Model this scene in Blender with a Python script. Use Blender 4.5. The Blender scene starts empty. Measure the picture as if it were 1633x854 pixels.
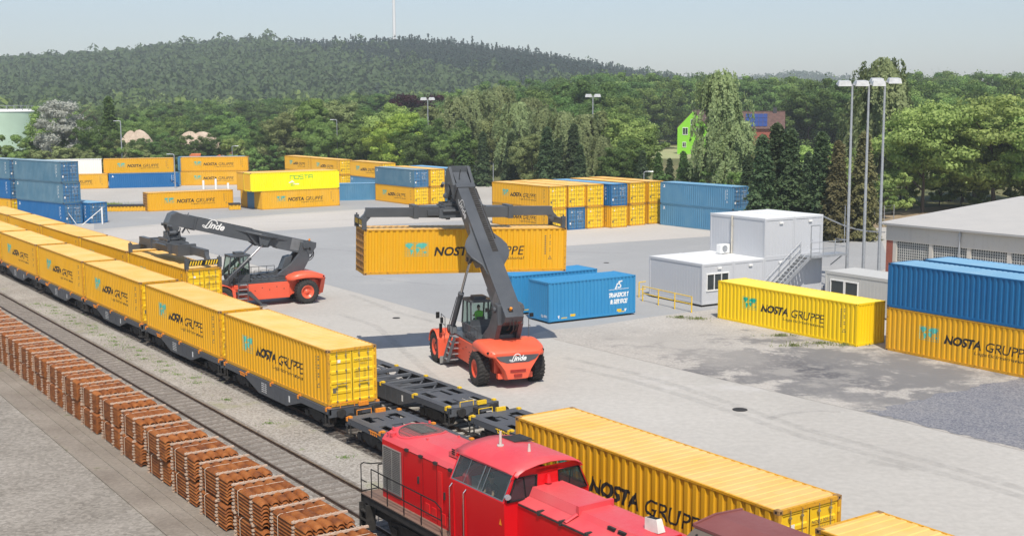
import bpy, bmesh, math, random
import numpy as np
from mathutils import Vector, Matrix
PI = math.pi
R = math.radians
random.seed(7)
scene = bpy.context.scene
COL = scene.collection

# ------------------------------------------------------------------ camera
F_PX, PITCH, ROLL, CAM_H = 1968.5, 0.1312, -0.0052, 14.44
cam_d = bpy.data.cameras.new('camera')
cam = bpy.data.objects.new('camera', cam_d)
COL.objects.link(cam)
_c, _s = math.cos(PITCH), math.sin(PITCH)
FW = Vector((0, _c, -_s)); _up = Vector((0, _s, _c)); _rt = Vector((1, 0, 0))
CR = math.cos(ROLL) * _rt + math.sin(ROLL) * _up
CU = -math.sin(ROLL) * _rt + math.cos(ROLL) * _up
m = Matrix((CR, CU, -FW)).transposed().to_4x4()
m.translation = Vector((0, 0, CAM_H))
cam.matrix_world = m
cam_d.sensor_width = 36
cam_d.lens = F_PX / 1633 * 36
cam_d.clip_start = 0.5
cam_d.clip_end = 9000
scene.camera = cam

# ------------------------------------------------------------------ sky and sun
SUN_EL, SUN_AZ = R(56.5), R(7.3)          # light travels towards +Y, a little towards -X
travel = Vector((-math.sin(SUN_AZ) * math.cos(SUN_EL), math.cos(SUN_AZ) * math.cos(SUN_EL), -math.sin(SUN_EL)))
world = bpy.data.worlds.new('World'); scene.world = world
world.use_nodes = True
nt = world.node_tree
bg = nt.nodes['Background']
sky = nt.nodes.new('ShaderNodeTexSky')
sky.sky_type = 'NISHITA'; sky.sun_disc = False
sky.sun_elevation = SUN_EL
sky.sun_rotation = math.atan2(-travel.x, -travel.y)
sky.altitude = 60; sky.air_density = 1.0; sky.dust_density = 1.2; sky.ozone_density = 1.0
# pale summer haze low over the horizon, added to the clear sky model
tcw = nt.nodes.new('ShaderNodeTexCoord'); spw = nt.nodes.new('ShaderNodeSeparateXYZ'); nt.links.new(tcw.outputs['Generated'], spw.inputs[0])
mrw = nt.nodes.new('ShaderNodeMapRange'); mrw.inputs[1].default_value = 0.0; mrw.inputs[2].default_value = 0.38; mrw.inputs[3].default_value = 1.0; mrw.inputs[4].default_value = 0.0
mrw.interpolation_type = 'SMOOTHSTEP'; nt.links.new(spw.outputs[2], mrw.inputs[0])
adw = nt.nodes.new('ShaderNodeMix'); adw.data_type = 'RGBA'; adw.blend_type = 'ADD'; adw.inputs[7].default_value = (.58, .62, .95, 1)
nt.links.new(mrw.outputs[0], adw.inputs[0]); nt.links.new(sky.outputs[0], adw.inputs[6]); nt.links.new(adw.outputs[2], bg.inputs[0])
bg.inputs[1].default_value = 0.12
sun_d = bpy.data.lights.new('sun', 'SUN'); sun_d.energy = 4.4; sun_d.angle = R(0.6); sun_d.color = (1.0, 0.93, 0.83)
sun = bpy.data.objects.new('sun', sun_d); COL.objects.link(sun)
sun.rotation_euler = travel.to_track_quat('-Z', 'Y').to_euler()
sun.location = (0, -30, 60)
scene.view_settings.view_transform = 'Standard'
scene.view_settings.look = 'None'
scene.view_settings.exposure = 0.17
scene.view_settings.gamma = 1
scene.render.engine = 'CYCLES'
scene.cycles.max_bounces = 6
scene.cycles.transparent_max_bounces = 12

# ------------------------------------------------------------------ frame of the yard
TH = -0.9727                                   # direction of the tracks
E2 = Vector((math.cos(TH), math.sin(TH), 0)); N2 = Vector((-math.sin(TH), math.cos(TH), 0))
def uvp(u, v, z=0.0):
    p = u * E2 + v * N2; return Vector((p.x, p.y, z))
def ray(px, py):
    return FW + (px - 816.5) / F_PX * CR - (py - 427) / F_PX * CU
def gp(px, py, z=0.0):                         # point of the plane z seen at a photo pixel (used for measuring)
    d = ray(px, py); t = (z - CAM_H) / d.z
    return Vector((t * d.x, t * d.y, z))
def aty(px, py, Y):
    d = ray(px, py); t = Y / d.y
    return Vector((t * d.x, Y, CAM_H + t * d.z))

# ------------------------------------------------------------------ materials
MATS = {}
def nmat(name):
    mt = bpy.data.materials.new(name); mt.use_nodes = True
    n = mt.node_tree; b = n.nodes['Principled BSDF']
    MATS[name] = mt
    return mt, n, b
def node(n, t, **k):
    x = n.nodes.new(t)
    for a, v in k.items():
        if a in x.bl_rna.properties: setattr(x, a, v)
    return x
def noise(n, coord, scale, detail=4, rough=.55, sc=(1, 1, 1), off=None):
    mp = node(n, 'ShaderNodeMapping'); mp.inputs['Scale'].default_value = sc
    n.links.new(coord, mp.inputs[0])
    if off is not None: n.links.new(off, mp.inputs['Location'])
    t = node(n, 'ShaderNodeTexNoise'); t.inputs['Scale'].default_value = scale
    t.inputs['Detail'].default_value = detail; t.inputs['Roughness'].default_value = rough
    n.links.new(mp.outputs[0], t.inputs[0])
    return t.outputs[0]
def ramp(n, src, stops):
    r = node(n, 'ShaderNodeValToRGB')
    el = r.color_ramp.elements
    while len(el) < len(stops): el.new(0.5)
    for e, (p, c) in zip(el, stops):
        e.position = p; e.color = (*c, 1) if not isinstance(c, (int, float)) else (c, c, c, 1)
    n.links.new(src, r.inputs[0]); return r.outputs[0]
def mix(n, fac, a, b, mode='MIX'):
    x = node(n, 'ShaderNodeMix'); x.data_type = 'RGBA'; x.blend_type = mode
    for i, v in ((0, fac), (6, a), (7, b)):
        if isinstance(v, (int, float)): x.inputs[i].default_value = v
        elif isinstance(v, tuple): x.inputs[i].default_value = (*v, 1)
        else: n.links.new(v, x.inputs[i])
    return x.outputs[2]
def bump(n, b, h, strength=.3, dist=.02):
    bp = node(n, 'ShaderNodeBump'); bp.inputs['Strength'].default_value = strength; bp.inputs['Distance'].default_value = dist
    n.links.new(h, bp.inputs['Height']); n.links.new(bp.outputs[0], b.inputs['Normal'])
def coords(n, kind='Object'):
    return node(n, 'ShaderNodeTexCoord').outputs[kind]
def rnd(n):
    oi = node(n, 'ShaderNodeObjectInfo'); mu = node(n, 'ShaderNodeMath', operation='MULTIPLY'); mu.inputs[1].default_value = 57.0
    n.links.new(oi.outputs['Random'], mu.inputs[0]); return mu.outputs[0], oi.outputs['Random']
def plain(name, col, rough=.6, metal=0.0, var=.12, scale=3.0, spec=.5):
    mt, n, b = nmat(name)
    c = coords(n)
    f = noise(n, c, scale)
    dark = tuple(x * (1 - var) for x in col); light = tuple(min(1, x * (1 + var)) for x in col)
    n.links.new(ramp(n, f, [(.3, dark), (.7, light)]), b.inputs['Base Color'])
    b.inputs['Roughness'].default_value = rough; b.inputs['Metallic'].default_value = metal
    b.inputs['Specular IOR Level'].default_value = spec
    return mt
def paint(name, col, rough=.5, fade=(.75, .6, .35), fade_amt=.15, rust=(.16, .07, .03), rust_lo=.68, streak=True, tone=.07, spec=.35, rvar=1.0):
    """sheet-metal paint: chalky fading, faint vertical streaks, rust specks, and a tone that varies per object"""
    mt, n, b = nmat(name)
    c = coords(n); off, r01 = rnd(n)
    big = noise(n, c, .55, 3, off=off)
    base = mix(n, ramp(n, big, [(.35, 0.0), (.75, fade_amt)]), col, fade)
    st = noise(n, c, 1.0, 5, .6, sc=(4, 4, .35), off=off)
    base = mix(n, ramp(n, st, [(.5, 0.0), (.8, .22 if streak else 0.0)]), base, tuple(x * .55 for x in col))
    sp = noise(n, c, 7.0, 6, .7, off=off)
    base = mix(n, ramp(n, sp, [(rust_lo, 0.0), (min(.97, rust_lo + .12), .75)]), base, rust)
    hv = node(n, 'ShaderNodeHueSaturation'); mr = node(n, 'ShaderNodeMapRange')
    mr.inputs[3].default_value = 1 - tone; mr.inputs[4].default_value = 1 + tone
    n.links.new(r01, mr.inputs[0]); n.links.new(mr.outputs[0], hv.inputs['Value']); n.links.new(base, hv.inputs['Color'])
    n.links.new(hv.outputs[0], b.inputs['Base Color'])
    n.links.new(ramp(n, sp, [(.3, max(.05, rough - .08 * rvar)), (.8, min(1, rough + .15 * rvar))]), b.inputs['Roughness'])
    b.inputs['Specular IOR Level'].default_value = spec
    return mt

# container paints
YEL = paint('yellow container paint', (.72, .37, .006), fade=(.76, .44, .05), fade_amt=.3)
FR_Y = paint('rust edged yellow frame paint', (.66, .33, .01), fade=(.55, .30, .06), fade_amt=.5, rust=(.20, .085, .03), rust_lo=.54)
YEL_B = paint('bright yellow container paint', (.90, .60, .003), fade=(.9, .62, .04), fade_amt=.1, rust_lo=.8, streak=False, tone=.02)
YEL_L = paint('lemon yellow container paint', (.92, .80, .004), fade_amt=.04, rust_lo=.85, streak=False, tone=.0)
YEL_O = paint('faded orange yellow container paint', (.74, .40, .014), fade=(.76, .47, .10), fade_amt=.45, tone=.05)
YEL_D = paint('yellow door paint', (.86, .55, .01), fade=(.8, .55, .12), fade_amt=.2, rust_lo=.72, tone=.05)
YROOF = paint('dusty yellow roof paint', (.74, .43, .11), fade=(.80, .60, .30), fade_amt=.5, rust=(.4, .22, .08), rust_lo=.66, streak=False, tone=.05)
YROOF_B = paint('clean yellow roof paint', (.90, .70, .08), fade_amt=.15, rust_lo=.8, streak=False, tone=.02)
BLU = paint('grey blue container paint', (.07, .17, .25), fade=(.2, .30, .36), fade_amt=.45, rust=(.22, .1, .05), rust_lo=.7)
BLU_L = paint('light steel blue container paint', (.08, .24, .40), fade=(.18, .34, .46), fade_amt=.35, rust_lo=.75)
BLU_R = paint('royal blue container paint', (.008, .12, .32), fade=(.06, .2, .4), fade_amt=.2, rust_lo=.8)
BLU_T = paint('bright blue container paint', (.035, .25, .50), fade=(.1, .33, .52), fade_amt=.12, rust_lo=.82, tone=.02)
BLU_D = paint('blue door paint', (.04, .15, .30), fade=(.2, .32, .42), fade_amt=.3, rust_lo=.66)
BLU_DEEP = paint('deep blue container paint', (.008, .12, .30), fade=(.03, .2, .36), fade_amt=.2, rust_lo=.82)
BROOF = paint('pale blue roof paint', (.16, .34, .50), fade=(.3, .44, .54), fade_amt=.4, rust_lo=.76, streak=False)
BROOF_G = paint('grey blue roof paint', (.24, .33, .38), fade=(.36, .42, .44), fade_amt=.4, rust_lo=.74, streak=False)
WHITE_C = paint('white container paint', (.78, .79, .76), fade_amt=.05, rust_lo=.85, streak=False)
CAST_Y = plain('rusty corner steel', (.30, .17, .06), .8, var=.4, scale=9)
CAST_B = plain('dark blue corner steel', (.05, .09, .14), .7, var=.4, scale=9)
BARM = plain('galvanised lock rods', (.33, .29, .20), .5, .4, var=.3, scale=8)
INK = plain('black lettering', (.018, .017, .017), .6, var=.2)
INK_GREY = plain('grey stencil lettering', (.12, .11, .08), .7, var=.2)
TEAL = plain('teal map paint', (.10, .48, .40), .6, var=.1)
TEALD = plain('green map paint', (.0, .42, .30), .6, var=.1)
WHITE = plain('white paint', (.80, .80, .78), .5, var=.05)
GREENP = plain('green lettering', (.03, .45, .10), .5, var=.05)
BLACKM = plain('dark opening', (.006, .006, .006), .9, var=0)
# machines
RED_RS = paint('orange red machine paint', (.80, .105, .045), rough=.38, fade=(.75, .20, .12), fade_amt=.25, rust=(.12, .05, .03), rust_lo=.82, streak=False, tone=.0, spec=.5)
GREY_RS = paint('charcoal machine paint', (.062, .068, .076), rough=.38, fade=(.12, .13, .14), fade_amt=.5, rust=(.1, .07, .05), rust_lo=.84, streak=False, tone=.0, spec=.5)
STEEL = plain('bright steel rod', (.55, .55, .55), .2, .9, var=.05)
TYRE = plain('tyre rubber', (.030, .028, .026), .85, var=.35, scale=6)
GRIME = plain('grimy black steel', (.028, .026, .024), .75, var=.45, scale=5)
GALV = plain('galvanised steel', (.42, .44, .46), .45, .5, var=.12, scale=6)
AMBER = plain('amber lamp', (.9, .28, .02), .3, var=0)
REDL = plain('red lamp', (.7, .02, .02), .3, var=0)
YSTEEL = plain('yellow handle paint', (.80, .52, .02), .5, var=.15, scale=10)
ORSTEEL = plain('orange twist lock paint', (.75, .25, .02), .55, var=.2, scale=10)
DECK = paint('grey wagon paint', (.075, .082, .095), rough=.55, fade=(.13, .135, .14), fade_amt=.5, rust=(.12, .08, .06), rust_lo=.72, streak=False, tone=.1)
LRED = paint('red locomotive paint', (.62, .005, .010), rough=.30, fade=(.64, .02, .025), fade_amt=.25, rust=(.4, .01, .01), rust_lo=.95, streak=False, tone=0, spec=.5, rvar=.2)
LRED_T = paint('dusty red roof paint', (.66, .055, .07), rough=.4, fade=(.62, .17, .16), fade_amt=.55, rust=(.3, .06, .05), rust_lo=.8, streak=False, tone=0, spec=.5)
BROWN = paint('brown wagon paint', (.13, .105, .085), rough=.6, fade=(.2, .16, .13), fade_amt=.4, rust_lo=.75, streak=True, tone=0)
BROWNR = paint('reddish brown wagon roof paint', (.20, .065, .06), rough=.6, fade=(.30, .13, .12), fade_amt=.5, rust_lo=.72, streak=False, tone=0)
RUST = None
def glass(name, col=(.06, .08, .08), rough=.05, alpha=.45):
    mt, n, b = nmat(name)
    b.inputs['Base Color'].default_value = (*col, 1); b.inputs['Roughness'].default_value = rough
    b.inputs['Specular IOR Level'].default_value = .8
    tr = node(n, 'ShaderNodeBsdfTransparent'); tr.inputs[0].default_value = (.75, .85, .8, 1)
    mx = node(n, 'ShaderNodeMixShader'); mx.inputs[0].default_value = alpha
    out = n.nodes['Material Output']
    n.links.new(tr.outputs[0], mx.inputs[1]); n.links.new(b.outputs[0], mx.inputs[2]); n.links.new(mx.outputs[0], out.inputs[0])
    return mt
GLASS = glass('tinted cab glass', (.10, .13, .13), .04, .16)
GLASS_D = glass('dark window glass', (.03, .035, .04), .06, .8)
SKIN = plain('skin', (.55, .30, .20), .6, var=.05)
HIVIS = plain('green high visibility vest', (.22, .75, .03), .7, var=.05)
TROUS = plain('dark blue work trousers', (.03, .04, .08), .8, var=.1)
HAIRM = plain('brown hair', (.06, .03, .02), .8, var=.1)

def rust_mat():
    mt, n, b = nmat('rusty rolled steel')
    c = coords(n); off, r01 = rnd(n)
    a = noise(n, c, 1.6, 5, .6, off=off)
    col = ramp(n, a, [(.3, (.13, .040, .012)), (.5, (.27, .085, .018)), (.72, (.38, .14, .035))])
    s = noise(n, c, 14, 5, .7, off=off)
    col = mix(n, ramp(n, s, [(.55, 0.0), (.75, .6)]), col, (.10, .035, .02))
    n.links.new(col, b.inputs['Base Color']); b.inputs['Roughness'].default_value = .75
    b.inputs['Specular IOR Level'].default_value = .3
    bump(n, b, s, .3, .01)
    return mt
RUST = rust_mat()
def wood_mat(name, a=(.42, .30, .20), d=(.26, .17, .11)):
    mt, n, b = nmat(name)
    c = coords(n); off, r01 = rnd(n)
    g = noise(n, c, 6, 5, .6, sc=(6, .6, 6), off=off)
    n.links.new(ramp(n, g, [(.3, d), (.65, a)]), b.inputs['Base Color']); b.inputs['Roughness'].default_value = .8
    return mt
WOOD = wood_mat('pale raw timber', (.60, .46, .35), (.38, .27, .19))
PLANK = wood_mat('weathered brown deck planks', (.23, .15, .11), (.12, .08, .06))
STRAP = plain('white binding strap', (.70, .62, .50), .6, var=.1)

def ground_mat(name, stops, scale=.25, fine=6.0, fine_amt=.35, rough=.85, patch=None, bumpn=.2, speck=None):
    mt, n, b = nmat(name)
    c = coords(n)
    a = noise(n, c, scale, 6, .6)
    col = ramp(n, a, stops)
    f = noise(n, c, fine, 6, .7)
    col = mix(n, fine_amt, col, ramp(n, f, [(.3, .25), (.7, .75)]), 'OVERLAY')
    if speck:
        v = node(n, 'ShaderNodeTexVoronoi'); v.inputs['Scale'].default_value = speck[0]; n.links.new(c, v.inputs[0])
        wn = node(n, 'ShaderNodeSeparateColor'); n.links.new(v.outputs['Color'], wn.inputs[0])
        col = mix(n, speck[1], col, ramp(n, wn.outputs[0], [(.1, speck[2]), (.9, speck[3])]))
    if patch:
        for (sc, lo, hi, pc) in patch:
            p = noise(n, c, sc, 5, .65)
            col = mix(n, ramp(n, p, [(lo, 0.0), (hi, 1.0)]), col, pc)
    n.links.new(col, b.inputs['Base Color']); b.inputs['Roughness'].default_value = rough
    b.inputs['Specular IOR Level'].default_value = .25
    if bumpn: bump(n, b, f, bumpn, .03)
    return mt

# ------------------------------------------------------------------ mesh helpers
def tag(o, label=None, cat=None, group=None, kind=None):
    if label: o['label'] = label
    if cat: o['category'] = cat
    if group: o['group'] = group
    if kind: o['kind'] = kind
    return o
def empty(name, loc=(0, 0, 0), rz=0.0, label=None, cat=None, group=None):
    o = bpy.data.objects.new(name, None); COL.objects.link(o)
    o.empty_display_size = .3
    o.location = loc; o.rotation_euler = (0, 0, rz)
    return tag(o, label, cat, group)
class MB:
    """collects polygons with a material slot each; build() links them as one mesh object"""
    def __init__(s): s.v = []; s.f = []; s.mi = []; s.sm = []; s.M = None; s.cur = 0; s.smooth = False
    def mat(s, i): s.cur = i; return s
    def add(s, pts, faces, smooth=None):
        b = len(s.v)
        for p in pts:
            p = Vector(p)
            if s.M is not None: p = s.M @ p
            s.v.append(tuple(p))
        for f in faces:
            s.f.append([b + i for i in f]); s.mi.append(s.cur); s.sm.append(s.smooth if smooth is None else smooth)
        return s
    def box(s, a, b):
        x0, y0, z0 = a; x1, y1, z1 = b
        if x0 > x1: x0, x1 = x1, x0
        if y0 > y1: y0, y1 = y1, y0
        if z0 > z1: z0, z1 = z1, z0
        return s.add([(x0, y0, z0), (x1, y0, z0), (x1, y1, z0), (x0, y1, z0), (x0, y0, z1), (x1, y0, z1), (x1, y1, z1), (x0, y1, z1)],
                     [(0, 3, 2, 1), (4, 5, 6, 7), (0, 1, 5, 4), (1, 2, 6, 5), (2, 3, 7, 6), (3, 0, 4, 7)], False)
    def bar(s, p, q, w, h=None, up=(0, 0, 1)):
        """rectangular bar from p to q"""
        h = h or w
        p = Vector(p); q = Vector(q); d = (q - p).normalized(); up = Vector(up)
        if abs(d.dot(up)) > .98: up = Vector((1, 0, 0))
        x = d.cross(up).normalized() * w / 2; z = x.cross(d).normalized() * h / 2
        P = [p - x - z, p + x - z, p + x + z, p - x + z, q - x - z, q + x - z, q + x + z, q - x + z]
        return s.add(P, [(0, 3, 2, 1), (4, 5, 6, 7), (0, 1, 5, 4), (1, 2, 6, 5), (2, 3, 7, 6), (3, 0, 4, 7)], False)
    def cyl(s, p, q, r0, r1=None, n=12, caps=True, smooth=True):
        r1 = r0 if r1 is None else r1
        p = Vector(p); q = Vector(q); d = (q - p).normalized()
        a = Vector((0, 0, 1)) if abs(d.z) < .9 else Vector((1, 0, 0))
        x = d.cross(a).normalized(); y = d.cross(x)
        P = []
        for (c, r) in ((p, r0), (q, r1)):
            for k in range(n):
                t = 2 * PI * k / n; P.append(c + x * r * math.cos(t) + y * r * math.sin(t))
        s.add(P, [(k, k + n, (k + 1) % n + n, (k + 1) % n) for k in range(n)], smooth)
        if caps: s.add(P, [tuple(range(n)), tuple(range(2 * n - 1, n - 1, -1))], False)
        return s
    def tube(s, pts, r, n=6):
        for a, b in zip(pts[:-1], pts[1:]): s.cyl(a, b, r, n=n)
        return s
    def prism(s, poly, lo, hi, plane='xz'):
        """polygon in a plane, extruded along the third axis"""
        def P(a, b, c):
            return {'xz': (a, c, b), 'xy': (a, b, c), 'yz': (c, a, b)}[plane]
        n = len(poly)
        pts = [P(a, b, lo) for a, b in poly] + [P(a, b, hi) for a, b in poly]
        fs = [(i, (i + 1) % n, (i + 1) % n + n, i + n) for i in range(n)] + [tuple(range(n - 1, -1, -1)), tuple(range(n, 2 * n))]
        return s.add(pts, fs, False)
    def lathe(s, prof, origin, axis='y', n=28, a0=0, a1=2 * PI, smooth=True):
        """profile of (radius, axial) pairs"""
        full = abs(a1 - a0 - 2 * PI) < 1e-6
        m_ = n if full else n + 1
        pts = []
        for k in range(m_):
            t = a0 + (a1 - a0) * k / n
            for r, a in prof:
                c, q = r * math.cos(t), r * math.sin(t)
                p = {'y': (c, a, q), 'z': (c, q, a), 'x': (a, c, q)}[axis]
                pts.append(tuple(origin[i] + p[i] for i in range(3)))
        L = len(prof); fs = []
        for k in range(n):
            k2 = (k + 1) % m_
            for i in range(L - 1): fs.append((k * L + i, k * L + i + 1, k2 * L + i + 1, k2 * L + i))
        return s.add(pts, fs, smooth)
    def loft(s, rings, close=True, caps=True, smooth=True):
        n = len(rings[0]); pts = [p for r in rings for p in r]; fs = []
        for k in range(len(rings) - 1):
            for i in range(n if close else n - 1):
                j = (i + 1) % n; fs.append((k * n + i, k * n + j, (k + 1) * n + j, (k + 1) * n + i))
        s.add(pts, fs, smooth)
        if caps and close: s.add(pts, [tuple(range(n - 1, -1, -1)), tuple(range((len(rings) - 1) * n, len(rings) * n))], False)
        return s
    def build(s, name, mats, parent=None, recalc=True, bevel=0.0, loc=None):
        me = bpy.data.meshes.new(name)
        me.from_pydata(s.v, [], s.f)
        if not isinstance(mats, (list, tuple)): mats = [mats]
        for q in mats: me.materials.append(q)
        me.polygons.foreach_set('material_index', s.mi)
        me.polygons.foreach_set('use_smooth', s.sm)
        if recalc:
            bm = bmesh.new(); bm.from_mesh(me); bmesh.ops.recalc_face_normals(bm, faces=bm.faces); bm.to_mesh(me); bm.free()
        me.update()
        o = bpy.data.objects.new(name, me); COL.objects.link(o)
        if parent: o.parent = parent
        if loc is not None: o.location = loc
        if bevel:
            bv = o.modifiers.new('bevel', 'BEVEL'); bv.width = bevel; bv.segments = 2; bv.limit_method = 'ANGLE'; bv.angle_limit = R(40)
        return o
def kids(o): return [c for c in bpy.data.objects if c.parent is o]
def tree_of(o):
    """(object, children) snapshot so that copying stays quick"""
    by = {}
    for c in bpy.data.objects:
        if c.parent: by.setdefault(c.parent.name, []).append(c)
    def rec(q): return (q, [rec(c) for c in by.get(q.name, [])])
    return rec(o)
def clone(tr, parent=None):
    o, ch = tr
    c = o.copy(); COL.objects.link(c); c.parent = parent
    for t in ch: clone(t, c)
    return c
def sheet(name, pts, z, m_):
    mb = MB(); mb.add([(p[0], p[1], z) for p in pts], [tuple(range(len(pts)))])
    o = mb.build(name, m_)
    bm = bmesh.new(); bm.from_mesh(o.data)
    for f in bm.faces:
        if f.normal.z < 0: f.normal_flip()
    bm.to_mesh(o.data); bm.free()
    return tag(o, kind='structure')

# text as mesh data in the xz plane, fitted to a box; optional wrap over a corrugation
_tc = {}
def text_poly(s, bold=0.0, shear=0.0, spacing=1.0):
    key = (s, bold, shear, spacing)
    if key in _tc: return _tc[key]
    cu = bpy.data.curves.new('t', 'FONT'); cu.body = s; cu.offset = bold; cu.shear = shear; cu.resolution_u = 3
    cu.space_character = spacing
    o = bpy.data.objects.new('t', cu); COL.objects.link(o)
    bpy.context.view_layer.update()
    me = bpy.data.meshes.new_from_object(o.evaluated_get(bpy.context.evaluated_depsgraph_get()))
    V = [(v.co.x, v.co.y) for v in me.vertices]; Fc = [tuple(p.vertices) for p in me.polygons]
    bpy.data.objects.remove(o); bpy.data.curves.remove(cu); bpy.data.meshes.remove(me)
    xs = [v[0] for v in V]; ys = [v[1] for v in V]
    x0, x1 = min(xs), max(xs); y0, y1 = min(ys), max(ys)
    V = [((a - x0) / (x1 - x0), (b - y0) / (y1 - y0)) for a, b in V]
    _tc[key] = (V, Fc); return _tc[key]
def put_text(mb, s, x0, x1, z0, z1, y=0.0, bold=0.0, shear=0.0, mi=0, spacing=1.0):
    """text into mb in the xz plane facing -y"""
    V, Fc = text_poly(s, bold, shear, spacing)
    mb.mat(mi); mb.add([(x0 + a * (x1 - x0), y, z0 + b * (z1 - z0)) for a, b in V], Fc, False)
    return mb
# ================================================================== ground and paving
OBJC = 'Object'
grass_m = ground_mat('dry meadow grass', [(.3, (.07, .085, .03)), (.5, (.12, .13, .05)), (.7, (.22, .19, .09))], .02, 1.2, .4, patch=[(.006, .55, .65, (.30, .26, .13))])
conc_m = ground_mat('pale concrete paving', [(.3, (.385, .367, .335)), (.5, (.435, .417, .383)), (.7, (.475, .457, .422))], .05, 3.0, .2, bumpn=.05,
                    patch=[(.22, .58, .78, (.37, .355, .33)), (1.1, .66, .80, (.40, .38, .35)), (.09, .60, .70, (.50, .485, .46))])
asph_m = ground_mat('grey asphalt', [(.3, (.30, .305, .305)), (.55, (.335, .34, .34)), (.75, (.37, .37, .365))], .06, 4.0, .12, bumpn=.08,
                    patch=[(.12, .58, .72, (.39, .385, .37)), (.9, .70, .82, (.25, .25, .25))])
band_m = ground_mat('light concrete band', [(.3, (.44, .415, .38)), (.6, (.50, .475, .44)), (.8, (.54, .515, .48))], .05, 3.0, .12, bumpn=.05,
                    patch=[(.1, .58, .72, (.47, .44, .41))])
dust_m = ground_mat('dusty broken paving', [(.3, (.34, .32, .29)), (.5, (.41, .385, .35)), (.7, (.47, .445, .405))], .14, 5.0, .4, bumpn=.4,
                    patch=[(.35, .60, .72, (.30, .285, .26)), (.9, .64, .78, (.52, .49, .44))], speck=(14, .25, (.22, .2, .18), (.6, .57, .52)))
def add_stains(mt, stains):
    n = mt.node_tree; b = n.nodes['Principled BSDF']; col = b.inputs['Base Color'].links[0].from_socket; c = coords(n)
    for (cen, ang, rx, ry, colr, amt) in stains:
        mp = node(n, 'ShaderNodeMapping'); mp.vector_type = 'TEXTURE'
        mp.inputs['Location'].default_value = (cen.x, cen.y, 0); mp.inputs['Rotation'].default_value = (0, 0, ang); mp.inputs['Scale'].default_value = (rx, ry, 1000)
        n.links.new(c, mp.inputs[0]); ln = node(n, 'ShaderNodeVectorMath', operation='LENGTH'); n.links.new(mp.outputs[0], ln.inputs[0])
        nz = noise(n, c, .42, 7, .72, sc=(1, 1, 1)); ma = node(n, 'ShaderNodeMath', operation='MULTIPLY_ADD'); ma.inputs[1].default_value = -5.0; ma.inputs[2].default_value = 3.15
        n.links.new(nz, ma.inputs[0]); ad = node(n, 'ShaderNodeMath', operation='ADD'); n.links.new(ln.outputs['Value'], ad.inputs[0]); n.links.new(ma.outputs[0], ad.inputs[1])
        mr = node(n, 'ShaderNodeMapRange'); mr.inputs[1].default_value = 1.75; mr.inputs[2].default_value = 1.05; mr.inputs[3].default_value = 0; mr.inputs[4].default_value = amt
        n.links.new(ad.outputs[0], mr.inputs[0]); col = mix(n, mr.outputs[0], col, colr)
    n.links.new(col, b.inputs['Base Color'])
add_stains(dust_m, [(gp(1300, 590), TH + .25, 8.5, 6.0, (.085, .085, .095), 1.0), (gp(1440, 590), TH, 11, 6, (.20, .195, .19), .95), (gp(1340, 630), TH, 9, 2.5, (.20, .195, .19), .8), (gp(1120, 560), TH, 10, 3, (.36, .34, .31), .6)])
stain_m = ground_mat('dark stained old asphalt', [(.36, (.115, .115, .13)), (.46, (.23, .225, .225)), (.56, (.36, .34, .32)), (.7, (.44, .41, .375))], .34, 5.0, .4, bumpn=.35,
                     patch=[(1.6, .60, .72, (.11, .11, .12))])
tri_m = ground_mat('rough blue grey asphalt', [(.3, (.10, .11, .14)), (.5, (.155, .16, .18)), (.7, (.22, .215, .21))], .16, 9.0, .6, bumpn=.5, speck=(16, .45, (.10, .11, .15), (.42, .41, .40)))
sett_m = ground_mat('worn grey stone setts', [(.3, (.20, .178, .148)), (.5, (.265, .24, .205)), (.7, (.33, .30, .26))], .3, 5.0, .5, bumpn=.5, speck=(8.0, .34, (.13, .115, .095), (.40, .365, .315)),
                    patch=[(.5, .66, .76, (.17, .145, .10))])
strip_m = ground_mat('concrete edge strip with old boards', [(.3, (.19, .16, .13)), (.6, (.27, .235, .195)), (.8, (.34, .30, .255))], .4, 6.0, .4, bumpn=.4,
                     patch=[(.8, .62, .72, (.13, .13, .06))])
grav_m = ground_mat('trackside gravel', [(.3, (.21, .19, .16)), (.5, (.30, .275, .24)), (.7, (.37, .345, .305))], .2, 10.0, .5, bumpn=.6, speck=(13, .4, (.16, .145, .125), (.56, .53, .48)),
                    patch=[(.30, .58, .72, (.26, .26, .15)), (1.6, .62, .74, (.17, .20, .08))])
bal_m = ground_mat('dark track ballast', [(.3, (.06, .052, .045)), (.6, (.12, .105, .09)), (.8, (.19, .17, .15))], .5, 10.0, .5, bumpn=.7, speck=(9, .5, (.04, .035, .03), (.30, .28, .25)))
path_m = ground_mat('embedded sleepers and grit', [(.3, (.135, .118, .10)), (.5, (.20, .178, .152)), (.7, (.27, .245, .212))], .5, 9.0, .6, bumpn=.6, speck=(10, .35, (.12, .10, .085), (.45, .42, .38)))

g = MB(); g.add([(-5000, -600, -.02), (5000, -600, -.02), (5000, 7000, -.02), (-5000, 7000, -.02)], [(0, 1, 2, 3)])
tag(g.build('ground', grass_m, recalc=False), kind='structure')
G = lambda *pts: [gp(*p) for p in pts]
def U(*pts): return [uvp(*p) for p in pts]
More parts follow.
